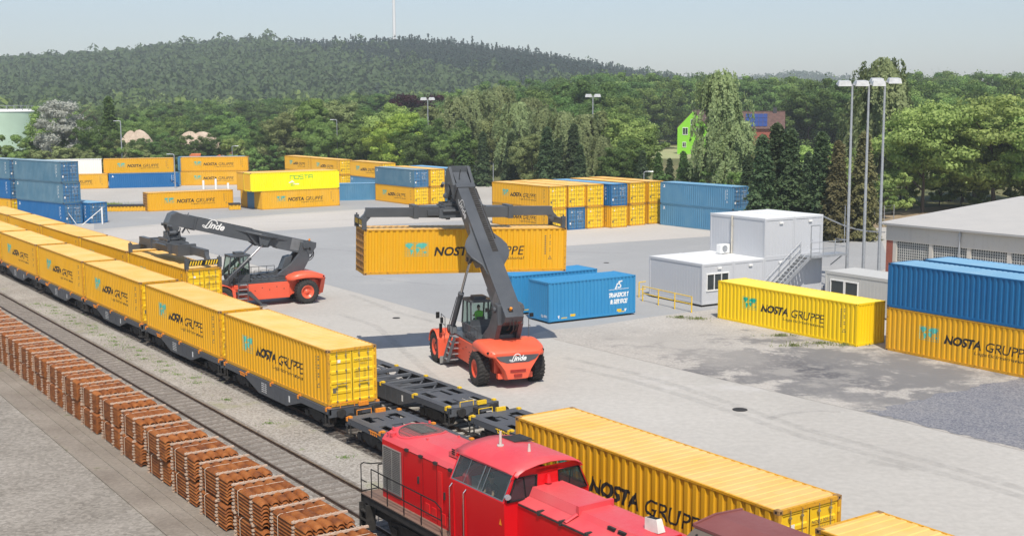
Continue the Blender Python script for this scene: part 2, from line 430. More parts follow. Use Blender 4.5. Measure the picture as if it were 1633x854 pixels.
# the yard: pale concrete from the tracks to the tree line
yard = [uvp(20, 30.9), uvp(-230, 30.9), Vector((-150, 262, 0)), Vector((-60, 262, 0)), Vector((12, 214, 0)), Vector((30, 168, 0)), Vector((40, 148, 0)), Vector((66, 128, 0)), Vector((110, 100, 0)), uvp(20, 110)]
sheet('yard', yard, .004, conc_m)
sheet('asphalt', G((245, 378), (360, 410), (522, 453.6), (698, 502.5), (828, 539), (869, 527), (940, 520), (1040, 505), (1145, 492), (1320, 470), (1420, 425), (1405, 380), (1130, 377), (904, 392), (790, 398), (770, 350), (560, 361), (400, 370)), .008, asph_m)
sheet('asphalt', G((150, 366), (380, 346), (545, 335), (735, 325), (735, 314), (600, 317), (540, 315), (380, 314), (150, 325)), .008, asph_m)
sheet('pavement', G((165, 368), (400, 347), (560, 336), (740, 330), (775, 349), (560, 361), (400, 370), (245, 378), (170, 385)), .007, band_m)
sheet('pavement', G((904, 366), (1053, 357), (1140, 371), (1130, 377), (904, 392), (790, 397), (780, 360)), .012, band_m)
rough = G((885, 541), (869, 527), (940, 520), (1040, 505), (1145, 492)) + [Vector((21, 86, 0)), Vector((60, 90, 0))] + G((1760, 640), (1760, 750), (1633, 719), (1378, 657), (1161, 607))
sheet('pavement', rough, .014, dust_m)
rj = random.Random(2)
def ragged(a, b, n, amp):
    out = []
    for k in range(n):
        t = k / n; p = a + (b - a) * t; d = (b - a).normalized(); out.append(p + Vector((-d.y, d.x, 0)) * rj.uniform(-amp, amp))
    return out
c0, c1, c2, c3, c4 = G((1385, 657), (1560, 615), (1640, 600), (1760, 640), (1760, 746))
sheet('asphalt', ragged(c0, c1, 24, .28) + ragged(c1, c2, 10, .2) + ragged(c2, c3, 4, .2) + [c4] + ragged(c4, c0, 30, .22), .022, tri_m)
def tyre_mark(pts, w, name='tyre_mark'):
    P = [gp(*p) for p in pts]; L_ = []; R_ = []
    for k, p in enumerate(P):
        d = (P[min(k + 1, len(P) - 1)] - P[max(k - 1, 0)]).normalized(); q = Vector((-d.y, d.x, 0)) * w / 2; L_.append(p + q); R_.append(p - q)
    mb = MB(); n_ = len(P); mb.add([(v.x, v.y, .0125) for v in L_ + R_], [(i, i + 1, i + 1 + n_, i + n_) for i in range(n_ - 1)]); o = mb.build(name, TMARK); tag(o, kind='structure')
TMARK, n, b = nmat('faint rubber tyre marks'); c = coords(n); tr = node(n, 'ShaderNodeBsdfTransparent'); mx = node(n, 'ShaderNodeMixShader'); b.inputs['Base Color'].default_value = (.16, .155, .15, 1)
n.links.new(ramp(n, noise(n, c, 1.3, 6, .7), [(.34, .0), (.74, .17)]), mx.inputs[0]); n.links.new(tr.outputs[0], mx.inputs[1]); n.links.new(b.outputs[0], mx.inputs[2]); n.links.new(mx.outputs[0], n.nodes['Material Output'].inputs[0])
for off_ in (0, 13):
    tyre_mark([(900, 570 + off_), (1000, 592 + off_), (1090, 618 + off_), (1170, 645 + off_), (1280, 683 + off_), (1400, 715 + off_), (1540, 752 + off_), (1700, 800 + off_)], .55)
tyre_mark([(1225, 668), (1250, 660), (1290, 655), (1340, 656)], .4); tyre_mark([(1385, 735), (1430, 743), (1450, 750)], .5); tyre_mark([(560, 470), (640, 500), (720, 520), (800, 528)], .5); tyre_mark([(540, 500), (600, 520), (690, 600), (760, 640)], .5)
tyre_mark([(560, 440), (700, 455), (850, 452)], .5); tyre_mark([(450, 392), (560, 400), (700, 404), (860, 400), (1000, 404)], .6); tyre_mark([(400, 355), (520, 352), (600, 348)], .8)
jt = MB()
jm = plain('dark slab joint', (.20, .19, .175), .9)
for v in (39.0,): jt.bar(uvp(20, v, .0135), uvp(-20, v, .0135), .012, .003)
tag(jt.build('pavement', jm), kind='structure')
# the railway side
sheet('track_bed', U((30, 18.3), (30, 31.0), (-240, 31.0), (-240, 18.3)), .006, grav_m)
sheet('ballast', U((30, 23.2), (30, 26.0), (-240, 26.0), (-240, 23.2)), .010, bal_m)
sheet('ballast', U((30, 27.5), (30, 30.4), (-240, 30.4), (-240, 27.5)), .010, bal_m)
sheet('path', U((30, 18.9), (30, 21.0), (-240, 21.0), (-240, 18.9)), .011, path_m)
sheet('pavement', U((30, 13.0), (30, 18.3), (-240, 18.3), (-240, 13.0)), .006, strip_m)
sheet('pavement', U((30, -60), (30, 13.0), (-240, 13.0), (-240, -60)), .005, sett_m)
# concrete kerb rows of the strip
kb = MB()
for v, w, h in ((13.05, .10, .05), (13.9, .05, .035), (14.45, .05, .03)):
    for k in range(90):
        u0 = -20 - k * 2.0
        p = uvp(u0, v, h / 2); q = uvp(u0 - 1.97, v, h / 2)
        kb.bar(p, q, w, h)
tag(kb.build('kerb', strip_m), kind='structure')
rail_m = plain('brown rusty rail', (.085, .055, .04), .6, .3, var=.3, scale=3)
rail_top = plain('worn rail head', (.22, .19, .17), .35, .8, var=.2, scale=3)
slp_m = plain('concrete sleeper', (.40, .38, .34), .85, var=.2, scale=4)
TR_V = (19.95, 24.55, 28.97)
for i, v0 in enumerate(TR_V):
    rl = MB()
    h = .10 if i == 0 else .16
    for s_ in (-1, 1):
        a = uvp(25, v0 + s_ * .7175); b = uvp(-235, v0 + s_ * .7175)
        z = Vector((0, 0, 1))
        rl.mat(0).bar(a + z * .02, b + z * .02, .15, .03); rl.bar(a + z * (h / 2), b + z * (h / 2), .03, h - .02); rl.bar(a + z * (h - .02), b + z * (h - .02), .075, .036)
        rl.mat(1).bar(a + z * (h + .0015), b + z * (h + .0015), .05, .006)
    tag(rl.build('railway_track', [rail_m, rail_top]), kind='structure')
    if i:
        sl = MB()
        for k in range(330):
            u = 20 - k * .66
            p = uvp(u, v0 - 1.25, .028); q = uvp(u, v0 + 1.25, .028); sl.bar(p, q, .24, .05)
        tag(sl.build('railway_sleepers', slp_m if i == 2 else wood_mat('oily timber sleeper', (.09, .075, .065), (.05, .042, .036))), kind='structure')
    else:
        sl = MB()
        for k in range(300):
            u = 20 - k * .7
            p = uvp(u, v0 - .66, .014); q = uvp(u, v0 + .66, .014); sl.bar(p, q, .22, .022)
        tag(sl.build('railway_sleepers', wood_mat('buried timber sleeper', (.22, .19, .16), (.16, .14, .12))), kind='structure')

# ================================================================== freight containers
def corr_pts(a, b, pitch=.355, depth=.050):
    """break points (coordinate, inward depth) of a trapezoid corrugation between a and b"""
    n = max(1, round((b - a) / pitch)); p = (b - a) / n; out = [(a, 0)]
    for k in range(n):
        s = a + k * p
        out += [(s + p * .36, 0), (s + p * .46, depth), (s + p * .84, depth), (s + p * .94, 0)]
    out.append((b, 0)); return out
def corr_depth(x, cp):
    for (x0, d0), (x1, d1) in zip(cp[:-1], cp[1:]):
        if x0 <= x <= x1: return d0 + (d1 - d0) * (x - x0) / max(1e-9, x1 - x0)
    return 0
def wrapped(name, mb, mats, parent, L, cp, y_out, gap=.006):
    """lettering painted on a corrugated side: the outline is cut at every fold and laid on it"""
    o = mb.build(name, mats, None, recalc=False)
    bm = bmesh.new(); bm.from_mesh(o.data)
    xs = [v.co.x for v in bm.verts]; lo, hi = min(xs), max(xs)
    for x, d in cp:
        if lo < x < hi:
            bmesh.ops.bisect_plane(bm, geom=bm.verts[:] + bm.edges[:] + bm.faces[:], dist=1e-5, plane_co=(x, 0, 0), plane_no=(1, 0, 0))
    for v in bm.verts: v.co.y = y_out + corr_depth(v.co.x, cp) - gap
    bm.to_mesh(o.data); bm.free()
    o.parent = parent
    return o
WORLD = [  # rough continents on a unit square
    [(.02, .88), (.14, .97), (.30, .95), (.38, .84), (.30, .74), (.27, .62), (.20, .56), (.25, .50), (.17, .56), (.10, .66), (.03, .76)],
    [(.24, .50), (.34, .46), (.37, .36), (.32, .24), (.28, .08), (.25, .10), (.24, .30), (.21, .42)],
    [(.46, .76), (.52, .88), (.60, .95), (.80, .97), (.97, .90), (.95, .78), (.88, .70), (.84, .56), (.76, .62), (.72, .52), (.66, .64), (.58, .66), (.50, .66)],
    [(.47, .60), (.58, .62), (.64, .50), (.60, .34), (.55, .20), (.51, .34), (.46, .46)],
    [(.82, .34), (.92, .36), (.95, .26), (.88, .20), (.81, .24)]]
def put_map(mb, x0, x1, z0, z1, mi):
    mb.mat(mi)
    for poly in WORLD: mb.add([(x0 + a * (x1 - x0), 0, z0 + b * (z1 - z0)) for a, b in poly], [tuple(range(len(poly)))], False)
    for k in range(7):
        z = z0 + (z1 - z0) * k / 6; mb.add([(x0, 0, z), (x1, 0, z), (x1, 0, z + .012), (x0, 0, z + .012)], [(0, 1, 2, 3)], False)
    for k in range(9):
        x = x0 + (x1 - x0) * k / 8; mb.add([(x, 0, z0), (x + .012, 0, z0), (x + .012, 0, z1), (x, 0, z1)], [(0, 1, 2, 3)], False)
def put_codes(mb, L, H, mi):
    """small stencils and the warning triangle near the door end"""
    mb.mat(mi)
    for k in range(9):
        z = H * .80 - k * .13
        mb.add([(L - 1.35, 0, z), (L - 1.27, 0, z), (L - 1.27, 0, z + .08), (L - 1.35, 0, z + .08)], [(0, 1, 2, 3)], False)
        if k % 3 != 2: mb.add([(L - 1.05, 0, z + .04), (L - .99, 0, z + .04), (L - .99, 0, z + .11), (L - 1.05, 0, z + .11)], [(0, 1, 2, 3)], False)
    cx, cz, r = L - 1.02, H * .32, .13
    T = [(cx - r, cz - r * .7), (cx + r, cz - r * .7), (cx, cz + r)]
    t = [(cx - r * .6, cz - r * .48), (cx + r * .6, cz - r * .48), (cx, cz + r * .58)]
    for i in range(3):
        j = (i + 1) % 3
        mb.add([(T[i][0], 0, T[i][1]), (T[j][0], 0, T[j][1]), (t[j][0], 0, t[j][1]), (t[i][0], 0, t[i][1])], [(0, 1, 2, 3)], False)
def design_nosta(L, H, rich=True, k=1.0, teal=None):
    mb = MB()
    put_map(mb, L * .195, L * .305, H * .40, H * .70, 1)
    put_text(mb, 'NOSTA', L * .335, L * .535, H * .395, H * .60, bold=.035, shear=.22, mi=0)
    put_text(mb, 'GRUPPE', L * .560, L * .785, H * .395, H * .60, bold=.0, shear=.18, mi=0)
    put_text(mb, 'Logistik International', L * .50, L * .785, H * .27, H * .36, shear=.2, mi=0)
    put_codes(mb, L, H, 2)
    return mb, [INK, teal or TEAL, INK_GREY]
def design_small(L, H):
    mb = MB()
    x = .45
    mb.mat(0)
    mb.add([(x, 0, H - .62), (x + .42, 0, H - .62), (x + .38, 0, H - .48), (x + .24, 0, H - .30), (x + .14, 0, H - .30), (x + .2, 0, H - .5)], [(0, 1, 2, 3, 4, 5)], False)
    put_codes(mb, L, H, 0)
    return mb, [WHITE]
def design_nosta_green(L, H):
    mb = MB()
    # square outlined letters of the older logo, drawn as strokes
    mb.mat(0)
    def st(x0, z0, x1, z1, w=.085):
        if abs(x1 - x0) > abs(z1 - z0): mb.add([(x0, 0, z0 - w / 2), (x1, 0, z0 - w / 2), (x1, 0, z0 + w / 2), (x0, 0, z0 + w / 2)], [(0, 1, 2, 3)], False)
        else: mb.add([(x0 - w / 2, 0, z0), (x0 + w / 2, 0, z0), (x0 + w / 2, 0, z1), (x0 - w / 2, 0, z1)], [(0, 1, 2, 3)], False)
    zb, zt = H * .60, H * .79; zm = (zb + zt) / 2; w = .56; gpx = .72
    X = L * .44
    for ch in 'NOSTA':
        a, b = X, X + w
        if ch in 'NO' or ch == 'A':
            st(a, zb, a, zt); st(b, zb, b, zt); st(a - .04, zt, b + .04, zt)
        if ch == 'O': st(a - .04, zb, b + .04, zb)
        if ch == 'A': st(a, zm, b, zm)
        if ch == 'S':
            st(a, zb, b, zb); st(a, zm, b, zm); st(a, zt, b, zt); st(a, zm, a, zt); st(b, zb, b, zm)
        if ch == 'T':
            st(a, zt, b, zt); st((a + b) / 2, zb, (a + b) / 2, zt)
        X += gpx
    cx, cz = L * .46, H * .30
    mb.mat(1)
    for dx, dz in ((-.16, .38), (.16, .38), (0, .52), (-.38, .3), (.3, .1), (.62, .06), (.92, .06)):
        mb.add([(cx + dx - .13, 0, cz + dz - .08), (cx + dx + .13, 0, cz + dz - .08), (cx + dx + .13, 0, cz + dz + .08), (cx + dx - .13, 0, cz + dz + .08)], [(0, 1, 2, 3)], False)
    mb.mat(0)
    for i in range(3):
        for j in range(3):
            mb.add([(cx - .22 + .2 * i, 0, cz - .2 + .16 * j), (cx - .1 + .2 * i, 0, cz - .2 + .16 * j), (cx - .1 + .2 * i, 0, cz - .1 + .16 * j), (cx - .22 + .2 * i, 0, cz - .1 + .16 * j)], [(0, 1, 2, 3)], False)
    return mb, [GREENP, WHITE]
def design_group(L, H):
    mb = MB(); put_text(mb, 'group', L * .40, L * .53, H * .36, H * .58, bold=.02, mi=0); return mb, [INK]

def container(name, label, cat, L=12.19, W=2.44, H=2.59, side=None, roof=None, door=None, cast=None, end=None, design=None,
              near=False, plain_door=False, group=None, pitch=.355, text_end='NOLU 305121', lift=0.0):
    """x runs from the closed end to the door end, y=0 is the side that faces -y"""
    root = empty(name, label=label, cat=cat, group=group)
    door = door or side; cast = cast or side; end = end or side
    z0, z1 = .17, H - .075
    cp = corr_pts(.13, L - .13, pitch)
    # frame
    fr = MB()
    for x in (0, L - .14):
        for y in (0, W - .12): fr.mat(0).box((x, y, .11), (x + .14, y + .12, H - .11))
    for y in (0, W - .07):
        fr.box((.14, y, .02), (L - .14, y + .07, .17)); fr.box((.14, y, H - .075), (L - .14, y + .07, H - .008))
    for x in (0, L - .10):
        fr.box((x, .12, .02), (x + .10, W - .12, .17)); fr.box((x, .12, H - .12), (x + .10, W - .12, H - .004))
    fr.mat(1).box((.1, .07, .10), (L - .1, W - .07, .15))
    fr.build('frame', [FR_Y if side in (YEL, YEL_O) else side, GRIME], root)
    # corner castings
    for x in (0, L):
        for y in (0, W):
            for z in (0, H - .118):
                c = MB(); sx = .178 if x == 0 else -.178; sy = .162 if y == 0 else -.162
                ox = -.004 if x == 0 else .004; oy = -.004 if y == 0 else .004
                c.mat(0).box((x + ox, y + oy, z), (x + sx, y + sy, z + .118))
                ex = x + ox * 1.6; ey = y + oy * 1.6; cxx = x + sx * .5
                c.mat(1).add([(cxx - .035, ey, z + .03), (cxx + .035, ey, z + .03), (cxx + .035, ey, z + .09), (cxx - .035, ey, z + .09)], [(0, 1, 2, 3)])
                cyy = y + sy * .5
                c.add([(ex, cyy - .03, z + .03), (ex, cyy + .03, z + .03), (ex, cyy + .03, z + .09), (ex, cyy - .03, z + .09)], [(0, 1, 2, 3)])
                if near: c.build('corner_casting', [cast, BLACKM], root)
                else:
                    if 'cc' not in locals(): cc = MB()
                    b = len(cc.v); cc.v += c.v; cc.f += [[b + i for i in f] for f in c.f]; cc.mi += c.mi; cc.sm += c.sm
    if not near: cc.build('corner_castings', [cast, BLACKM], root)
    # sides
    sides = []
    for s in (0, 1):
        p = MB(); yo = .012 if s == 0 else W - .012; sg = 1 if s == 0 else -1
        P = []
        for x, d in cp: P += [(x, yo + sg * d, z0), (x, yo + sg * d, z1)]
        p.add(P, [(2 * i, 2 * i + 2, 2 * i + 3, 2 * i + 1) for i in range(len(cp) - 1)])
        so = p.build('side_panel', side, root); sides.append(so)
        if design:
            mb, mats = design(L, H)
            lt = wrapped('lettering', mb, mats, so, L, cp, .012)
            if s == 1:
                lt.location = (L, W, 0); lt.rotation_euler = (0, 0, PI)
    # roof: shallow ribs across
    r = MB(); cr = corr_pts(.10, L - .10, .42 if not near else .355, .02); P = []
    for x, d in cr: P += [(x, .06, H - .012 - d), (x, W - .06, H - .012 - d)]
    r.add(P, [(2 * i, 2 * i + 2, 2 * i + 3, 2 * i + 1) for i in range(len(cr) - 1)])
    r.build('roof', roof or side, root)
    # closed end
    e_ = MB(); ce = corr_pts(.12, W - .12, .25, .035); P = []
    for y, d in ce: P += [(.012 + d, y, .17), (.012 + d, y, H - .12)]
    e_.add(P, [(2 * i, 2 * i + 2, 2 * i + 3, 2 * i + 1) for i in range(len(ce) - 1)])
    e_.build('end_panel', end, root)
    # doors with flat ribs, lock rods, hinges
    if plain_door:
        e_ = MB(); P = []
        for y, d in ce: P += [(L - .012 - d, y, .17), (L - .012 - d, y, H - .12)]
        e_.add(P, [(2 * i, 2 * i + 2, 2 * i + 3, 2 * i + 1) for i in range(len(ce) - 1)])
        e_.build('end_panel', end, root)
        return root
    for s in (0, 1):
        y0 = .125 if s == 0 else W / 2 + .012; y1 = W / 2 - .012 if s == 0 else W - .125
        d = MB(); zs = [(.18, 0)]
        nb = 5
        for k in range(nb):
            a = .18 + (H - .32) * k / nb; q = (H - .32) / nb
            zs += [(a + q * .12, 0), (a + q * .22, .03), (a + q * .78, .03), (a + q * .88, 0)]
        zs.append((H - .13, 0)); P = []; X = L - .035
        for z, dd in zs: P += [(X - dd, y0 + .07, z), (X - dd, y1 - .07, z)]
        d.mat(0).add(P, [(2 * i, 2 * i + 1, 2 * i + 3, 2 * i + 2) for i in range(len(zs) - 1)])
        d.box((X - .03, y0, .18), (X, y0 + .07, H - .13)); d.box((X - .03, y1 - .07, .18), (X, y1, H - .13))
        d.mat(1).box((L - .05, (y0 if s else y1) - .004, .18), (L - .031, (y0 if s else y1) + .004, H - .13))
        d.mat(0)
        for k in range(4):
            z = .35 + k * (H - .8) / 3
            yy = y0 - .03 if s == 0 else y1
            d.box((X - .01, yy, z), (L + .006, yy + .06, z + .13))
        do = d.build('door', [door, BLACKM], root)
        for f in (.30, .72):
            b = MB(); y = y0 + (y1 - y0) * f
            b.mat(0).cyl((L + .012, y, .10), (L + .012, y, H - .06), .013, n=6)
            for z in (.22, .85, 1.6, H - .3): b.box((L - .03, y - .035, z), (L + .03, y + .035, z + .05))
            b.box((L + .012, y - .02, 1.02), (L + .05, y + (.30 if f < .5 else -.30), 1.05))
            b.build('lock_rod', BARM, do)
        t = MB()
        if s == 1:
            t.M = Matrix.Translation((L - .028, 0, 0)) @ Matrix.Rotation(PI / 2, 4, 'Z')
            yy = y0 + .09
            put_text(t, text_end, yy, yy + .82, H - .62, H - .52, mi=0)
            put_text(t, '45G1', yy + .3, yy + .62, H - .80, H - .71, mi=0)
            for k in range(5):
                z = H - 1.0 - k * .09; t.mat(0).add([(yy + .05, 0, z), (yy + .22, 0, z), (yy + .22, 0, z + .018), (yy + .05, 0, z + .018)], [(0, 1, 2, 3)])
                t.add([(yy + .46, 0, z), (yy + .58, 0, z), (yy + .58, 0, z + .018), (yy + .46, 0, z + .018)], [(0, 1, 2, 3)])
        else:
            t.M = Matrix.Translation((L - .028, 0, 0)) @ Matrix.Rotation(PI / 2, 4, 'Z')
            t.mat(1).add([(y0 + .38, 0, H - .62), (y0 + .52, 0, H - .62), (y0 + .52, 0, H - .48), (y0 + .38, 0, H - .48)], [(0, 1, 2, 3)])
            t.mat(0).add([(y0 + .12, 0, .62), (y0 + .30, 0, .62), (y0 + .30, 0, .86), (y0 + .12, 0, .86)], [(0, 1, 2, 3)])
        t.build('door_marking', [INK_GREY if door not in (BLU_D,) else WHITE, WHITE], do, recalc=False)
    return root

yroot = dict(side=YEL, roof=YROOF, door=YEL_D, cast=CAST_Y)
PROTO = {}
def proto(key, **k):
    if key not in PROTO:
        r = container('shipping_container', '', 'shipping container', **k)
        PROTO[key] = [r, tree_of(r), False]
    return PROTO[key]
SPEC = {
    'near_y': dict(side=YEL, roof=YROOF, door=YEL_D, cast=CAST_Y, design=design_nosta, near=True),
    'far_y': dict(side=YEL_O, roof=YROOF, door=YEL_D, cast=CAST_Y, design=design_nosta),
    'far_yb': dict(side=YEL, roof=YROOF, door=YEL_D, cast=CAST_Y, design=design_nosta),
    'grey_blue': dict(side=BLU, roof=BROOF_G, door=BLU_D, cast=CAST_B, design=design_small),
    'light_blue': dict(side=BLU_L, roof=BROOF, door=BLU_D, cast=CAST_B, design=design_small),
    'royal_blue': dict(side=BLU_R, roof=BROOF, door=BLU_D, cast=CAST_B, design=design_small),
    'lemon': dict(side=YEL_L, roof=YROOF, end=YEL_O, door=YEL_D, cast=CAST_Y, design=design_nosta_green, L=13.7),
    'lemon_plain': dict(side=YEL_O, roof=YROOF, end=YEL_O, door=YEL_D, cast=CAST_Y, L=13.7),
    'white': dict(side=WHITE_C, roof=WHITE_C, door=WHITE_C, design=design_group),
    'bright_y': dict(side=YEL_B, roof=YROOF_B, door=YEL_B, end=YEL_B, design=lambda L, H: design_nosta(L, H, teal=TEALD), near=True, plain_door=True),
    'deep_blue': dict(side=BLU_DEEP, roof=BROOF, door=BLU_DEEP, cast=CAST_B, near=True),
}
def place(key, loc, a, label, group=None, rot=None):
    p = proto(key, **SPEC[key])
    if not p[2]: r = p[0]; p[2] = True
    else: r = clone(p[1])
    r.location = loc; r.rotation_euler = rot or (0, 0, a)
    r['label'] = label; r['category'] = 'shipping container'
    if group: r['group'] = group
    return r
# ================================================================== container wagons
def bogie(root, xc, W=2.5):
    b = MB()
    for s in (-1, 1):
        y = s * 1.02
        b.mat(0).prism([(xc - 1.25, .50), (xc - 1.15, .36), (xc - .45, .42), (xc - .25, .30), (xc + .25, .30), (xc + .45, .42), (xc + 1.15, .36), (xc + 1.25, .50), (xc + .9, .66), (xc + .3, .74), (xc - .3, .74), (xc - .9, .66)], y - .06, y + .06)
        for dx in (-.9, .9):
            b.box((xc + dx - .17, y - .11, .34), (xc + dx + .17, y + .11, .60))
            for k in (-.22, .22): b.cyl((xc + dx + k, y, .40), (xc + dx + k, y, .62), .06, n=8)
        for k in (-.1, .1): b.cyl((xc + k * 1.6, y, .36), (xc + k * 1.6, y, .62), .075, n=8)
    b.box((xc - .18, -1.0, .50), (xc + .18, 1.0, .72)); b.box((xc - .4, -.4, .6), (xc + .4, .4, .86))
    o = b.build('bogie', GRIME, root)
    for dx in (-.9, .9):
        w = MB()
        for s in (-1, 1): w.lathe([(.08, s * .69), (.42, s * .68), (.46, s * .70), (.46, s * .79), (.40, s * .80), (.36, s * .76), (.12, s * .78), (.08, s * .95)], (xc + dx, 0, .46 + .16), 'y', 20)
        w.cyl((xc + dx, -.95, .62), (xc + dx, .95, .62), .08, n=8)
        w.build('wheelset', plain('worn wheel steel', (.06, .05, .045), .5, .4) if 'worn wheel steel' not in MATS else MATS['worn wheel steel'], o)
    return o
def wagon(L=13.0, handle=YSTEEL, W=2.6, zt=1.16):
    """x from 0 to L, y centred on the track; deck top at zt"""
    root = empty('container_wagon')
    s_ = MB()
    hw = W / 2
    # fish-bellied side girders
    for s in (-1, 1):
        y0, y1 = s * hw, s * (hw - .09)
        s_.prism([(.1, zt - .02), (.1, zt - .26), (3.1, zt - .28), (4.7, zt - .74), (L - 4.7, zt - .74), (L - 3.1, zt - .28), (L - .1, zt - .26), (L - .1, zt - .02)], min(y0, y1), max(y0, y1))
        s_.box((.1, s * hw - s * .02 if s > 0 else -hw, zt - .03), (L - .1, s * (hw - .30), zt))
        for k in range(6):
            x = 4.9 + k * (L - 9.8) / 5
            s_.box((x - .03, s * (hw + .012), zt - .72), (x + .03, s * (hw - .005), zt - .05))
    s_.build('side_girder', DECK, root)
    d = MB()
    hi = hw - .30
    def plate(x0, x1, y0, y1, t=.03): d.box((x0, y0, zt - t - .004), (x1, y1, zt - .004))
    # solid end decks with cut-outs
    for a, sg in ((.1, 1), (L - .1, -1)):
        def P(x0, x1, y0, y1): plate(min(a + sg * x0, a + sg * x1), max(a + sg * x0, a + sg * x1), y0, y1)
        P(0, .55, -hi, hi); P(1.75, 2.25, -hi, hi); P(3.4, 3.75, -hi, hi)
        P(.55, 1.75, -.18, .18); P(.55, .8, .18, .42); P(.55, .8, -.42, -.18)
        P(1.5, 1.75, .18, hi); P(1.5, 1.75, -hi, -.18)
        P(.55, 1.5, hi - .12, hi); P(.55, 1.5, -hi, -hi + .12)
        P(2.25, 3.4, -.55, -.30); P(2.25, 3.4, .30, .55); P(2.25, 3.4, hi - .1, hi); P(2.25, 3.4, -hi, -hi + .1)
        P(1.0, 1.5, .30, .55); P(1.0, 1.5, -.55, -.30)
    n = 4
    for k in range(n + 1):
        x = 3.85 + (L - 7.7) * k / n; plate(x - .10, x + .10, -hi, hi, .12)
    for k in range(n):
        x0 = 3.85 + (L - 7.7) * k / n; x1 = 3.85 + (L - 7.7) * (k + 1) / n
        d.bar((x0 + .1, -hi + .1, zt - .14), (x1 - .1, hi - .1, zt - .14), .10, .10)
        d.bar((x0 + .1, hi - .1, zt - .18), (x1 - .1, 0, zt - .18), .08, .08)
    d.box((3.8, -.16, zt - .55), (L - 3.8, .16, zt - .16)); d.box((.3, -.2, zt - .3), (3.8, .2, zt - .05)); d.box((L - 3.8, -.2, zt - .3), (L - .3, .2, zt - .05))
    for x in (.1, L - .25): d.box((x, -hw, zt - .38), (x + .15, hw, zt - .01))
    d.build('deck', DECK, root)
    # dark underside tanks, brake gear
    t = MB()
    t.cyl((4.9, .55, .72), (6.3, .55, .72), .19, n=14); t.box((6.8, -.7, .5), (7.6, -.1, .8)); t.bar((2.2, 0, .66), (L - 2.2, 0, .66), .06)
    t.cyl((7.9, .4, .68), (8.6, .4, .68), .14, n=12)
    t.build('brake_gear', GRIME, root)
    bogie(root, 1.95); bogie(root, L - 1.95)
    # buffers, steps, handles
    for xe, sg in ((0, -1), (L, 1)):
        for s in (-1, 1):
            b = MB(); b.cyl((xe - sg * .05, s * .87, 1.0), (xe + sg * .22, s * .87, 1.0), .11, n=12); b.cyl((xe + sg * .22, s * .87, 1.0), (xe + sg * .26, s * .87, 1.0), .21, n=16)
            b.build('buffer', GRIME, root)
        b = MB(); b.box((xe - sg * .05, -.12, .88), (xe + sg * .26, .12, 1.08)); b.bar((xe + sg * .24, 0, .95), (xe + sg * .26, 0, .62), .06); b.build('coupling', GRIME, root)
        st = MB(); y = -hw + .02
        st.bar((xe - sg * .55, y, 1.0), (xe - sg * .55, y, .42), .05); st.bar((xe - sg * .2, y, 1.0), (xe - sg * .2, y, .42), .05); st.box((xe - sg * .6, y - .12, .38), (xe - sg * .15, y + .22, .43))
        st.build('footstep', GRIME, root)
        h = MB(); x = xe - sg * .12
        h.tube([(x, -.75, zt), (x, -.75, zt + .22), (x, -.05, zt + .22), (x, -.05, zt)], .02, 6)
        h.box((x - .05, .15, zt - .02), (x + .07, .62, zt + .16))
        h.build('hand_rail', handle, root)
    # twist locks and lashing plates along both sides
    for s in (-1, 1):
        for x in (.35, 3.3, 6.3, L - 3.3, L - .35):
            t = MB(); y = s * (hw - .1)
            t.box((x - .09, y - .08, zt), (x + .09, y + .08, zt + .07)); t.box((x - .14, s * hw - .03, zt - .14), (x - .02, s * hw + .04, zt + .03))
            t.build('twist_lock', handle, root)
        t = MB(); x = 2.4
        for k in range(4): t.bar((x + k * .16, s * (hw + .02), zt - .06), (x + k * .16 + .1, s * (hw + .02), zt - .24), .03)
        t.bar((x - .1, s * (hw + .03), zt - .08), (x + .75, s * (hw + .03), zt - .1), .025)
        t.build('lashing_handle', handle, root)
    # white stencil block on the girder
    m_ = MB(); m_.M = Matrix.Translation((0, -hw - .006, 0))
    for k in range(5):
        for j in range(3):
            x = 5.1 + j * .22; z = zt - .2 - k * .1; m_.add([(x, 0, z), (x + .16, 0, z), (x + .16, 0, z + .045), (x, 0, z + .045)], [(0, 1, 2, 3)])
    m_.add([(8.3, 0, zt - .5), (8.45, 0, zt - .5), (8.45, 0, zt - .2), (8.3, 0, zt - .2)], [(0, 1, 2, 3)])
    m_.build('stencil', WHITE, root, recalc=False)
    return root
WL = 12.75
wag_o = wagon(WL, ORSTEEL); wag_y = wagon(WL, YSTEEL)
trees_w = {'o': tree_of(wag_o), 'y': tree_of(wag_y)}
used_w = {'o': False, 'y': False}
def place_wagon(kind, u_end, vc, label, group):
    """u_end: the wagon end nearest the locomotive"""
    if used_w[kind]: r = clone(trees_w[kind])
    else: r = trees_w[kind][0]; used_w[kind] = True
    r.location = uvp(u_end - WL, vc, 0); r.rotation_euler = (0, 0, TH)
    r['label'] = label; r['category'] = 'rail wagon'; r['group'] = group
V1, V2 = 24.56, 28.97
ZD = 1.17
def train_box(key, u_end, vc, label, group):
    return place(key, uvp(u_end - 12.19, vc - 1.22, ZD), TH, label, group)
gw1 = 'flat wagons of the near train'; gc1 = 'yellow containers riding on the near train'
order = ['first (nearest the red locomotive)', 'second', 'third', 'fourth', 'fifth', 'sixth']
u1 = [-48.75, -61.65, -74.85, -87.7, -100.8, -113.8]
lab_c1 = ['yellow container with its doors in full view, just before the bare near wagon',
          'yellow container on the near train right behind the one whose doors are in full view',
          'yellow container on the near train, third back from the bare wagon by the locomotive',
          'yellow container on the near train, fourth back from the bare wagon by the locomotive',
          'yellow container on the near train cut by the left picture edge',
          'yellow container on the near train beyond the left picture edge']
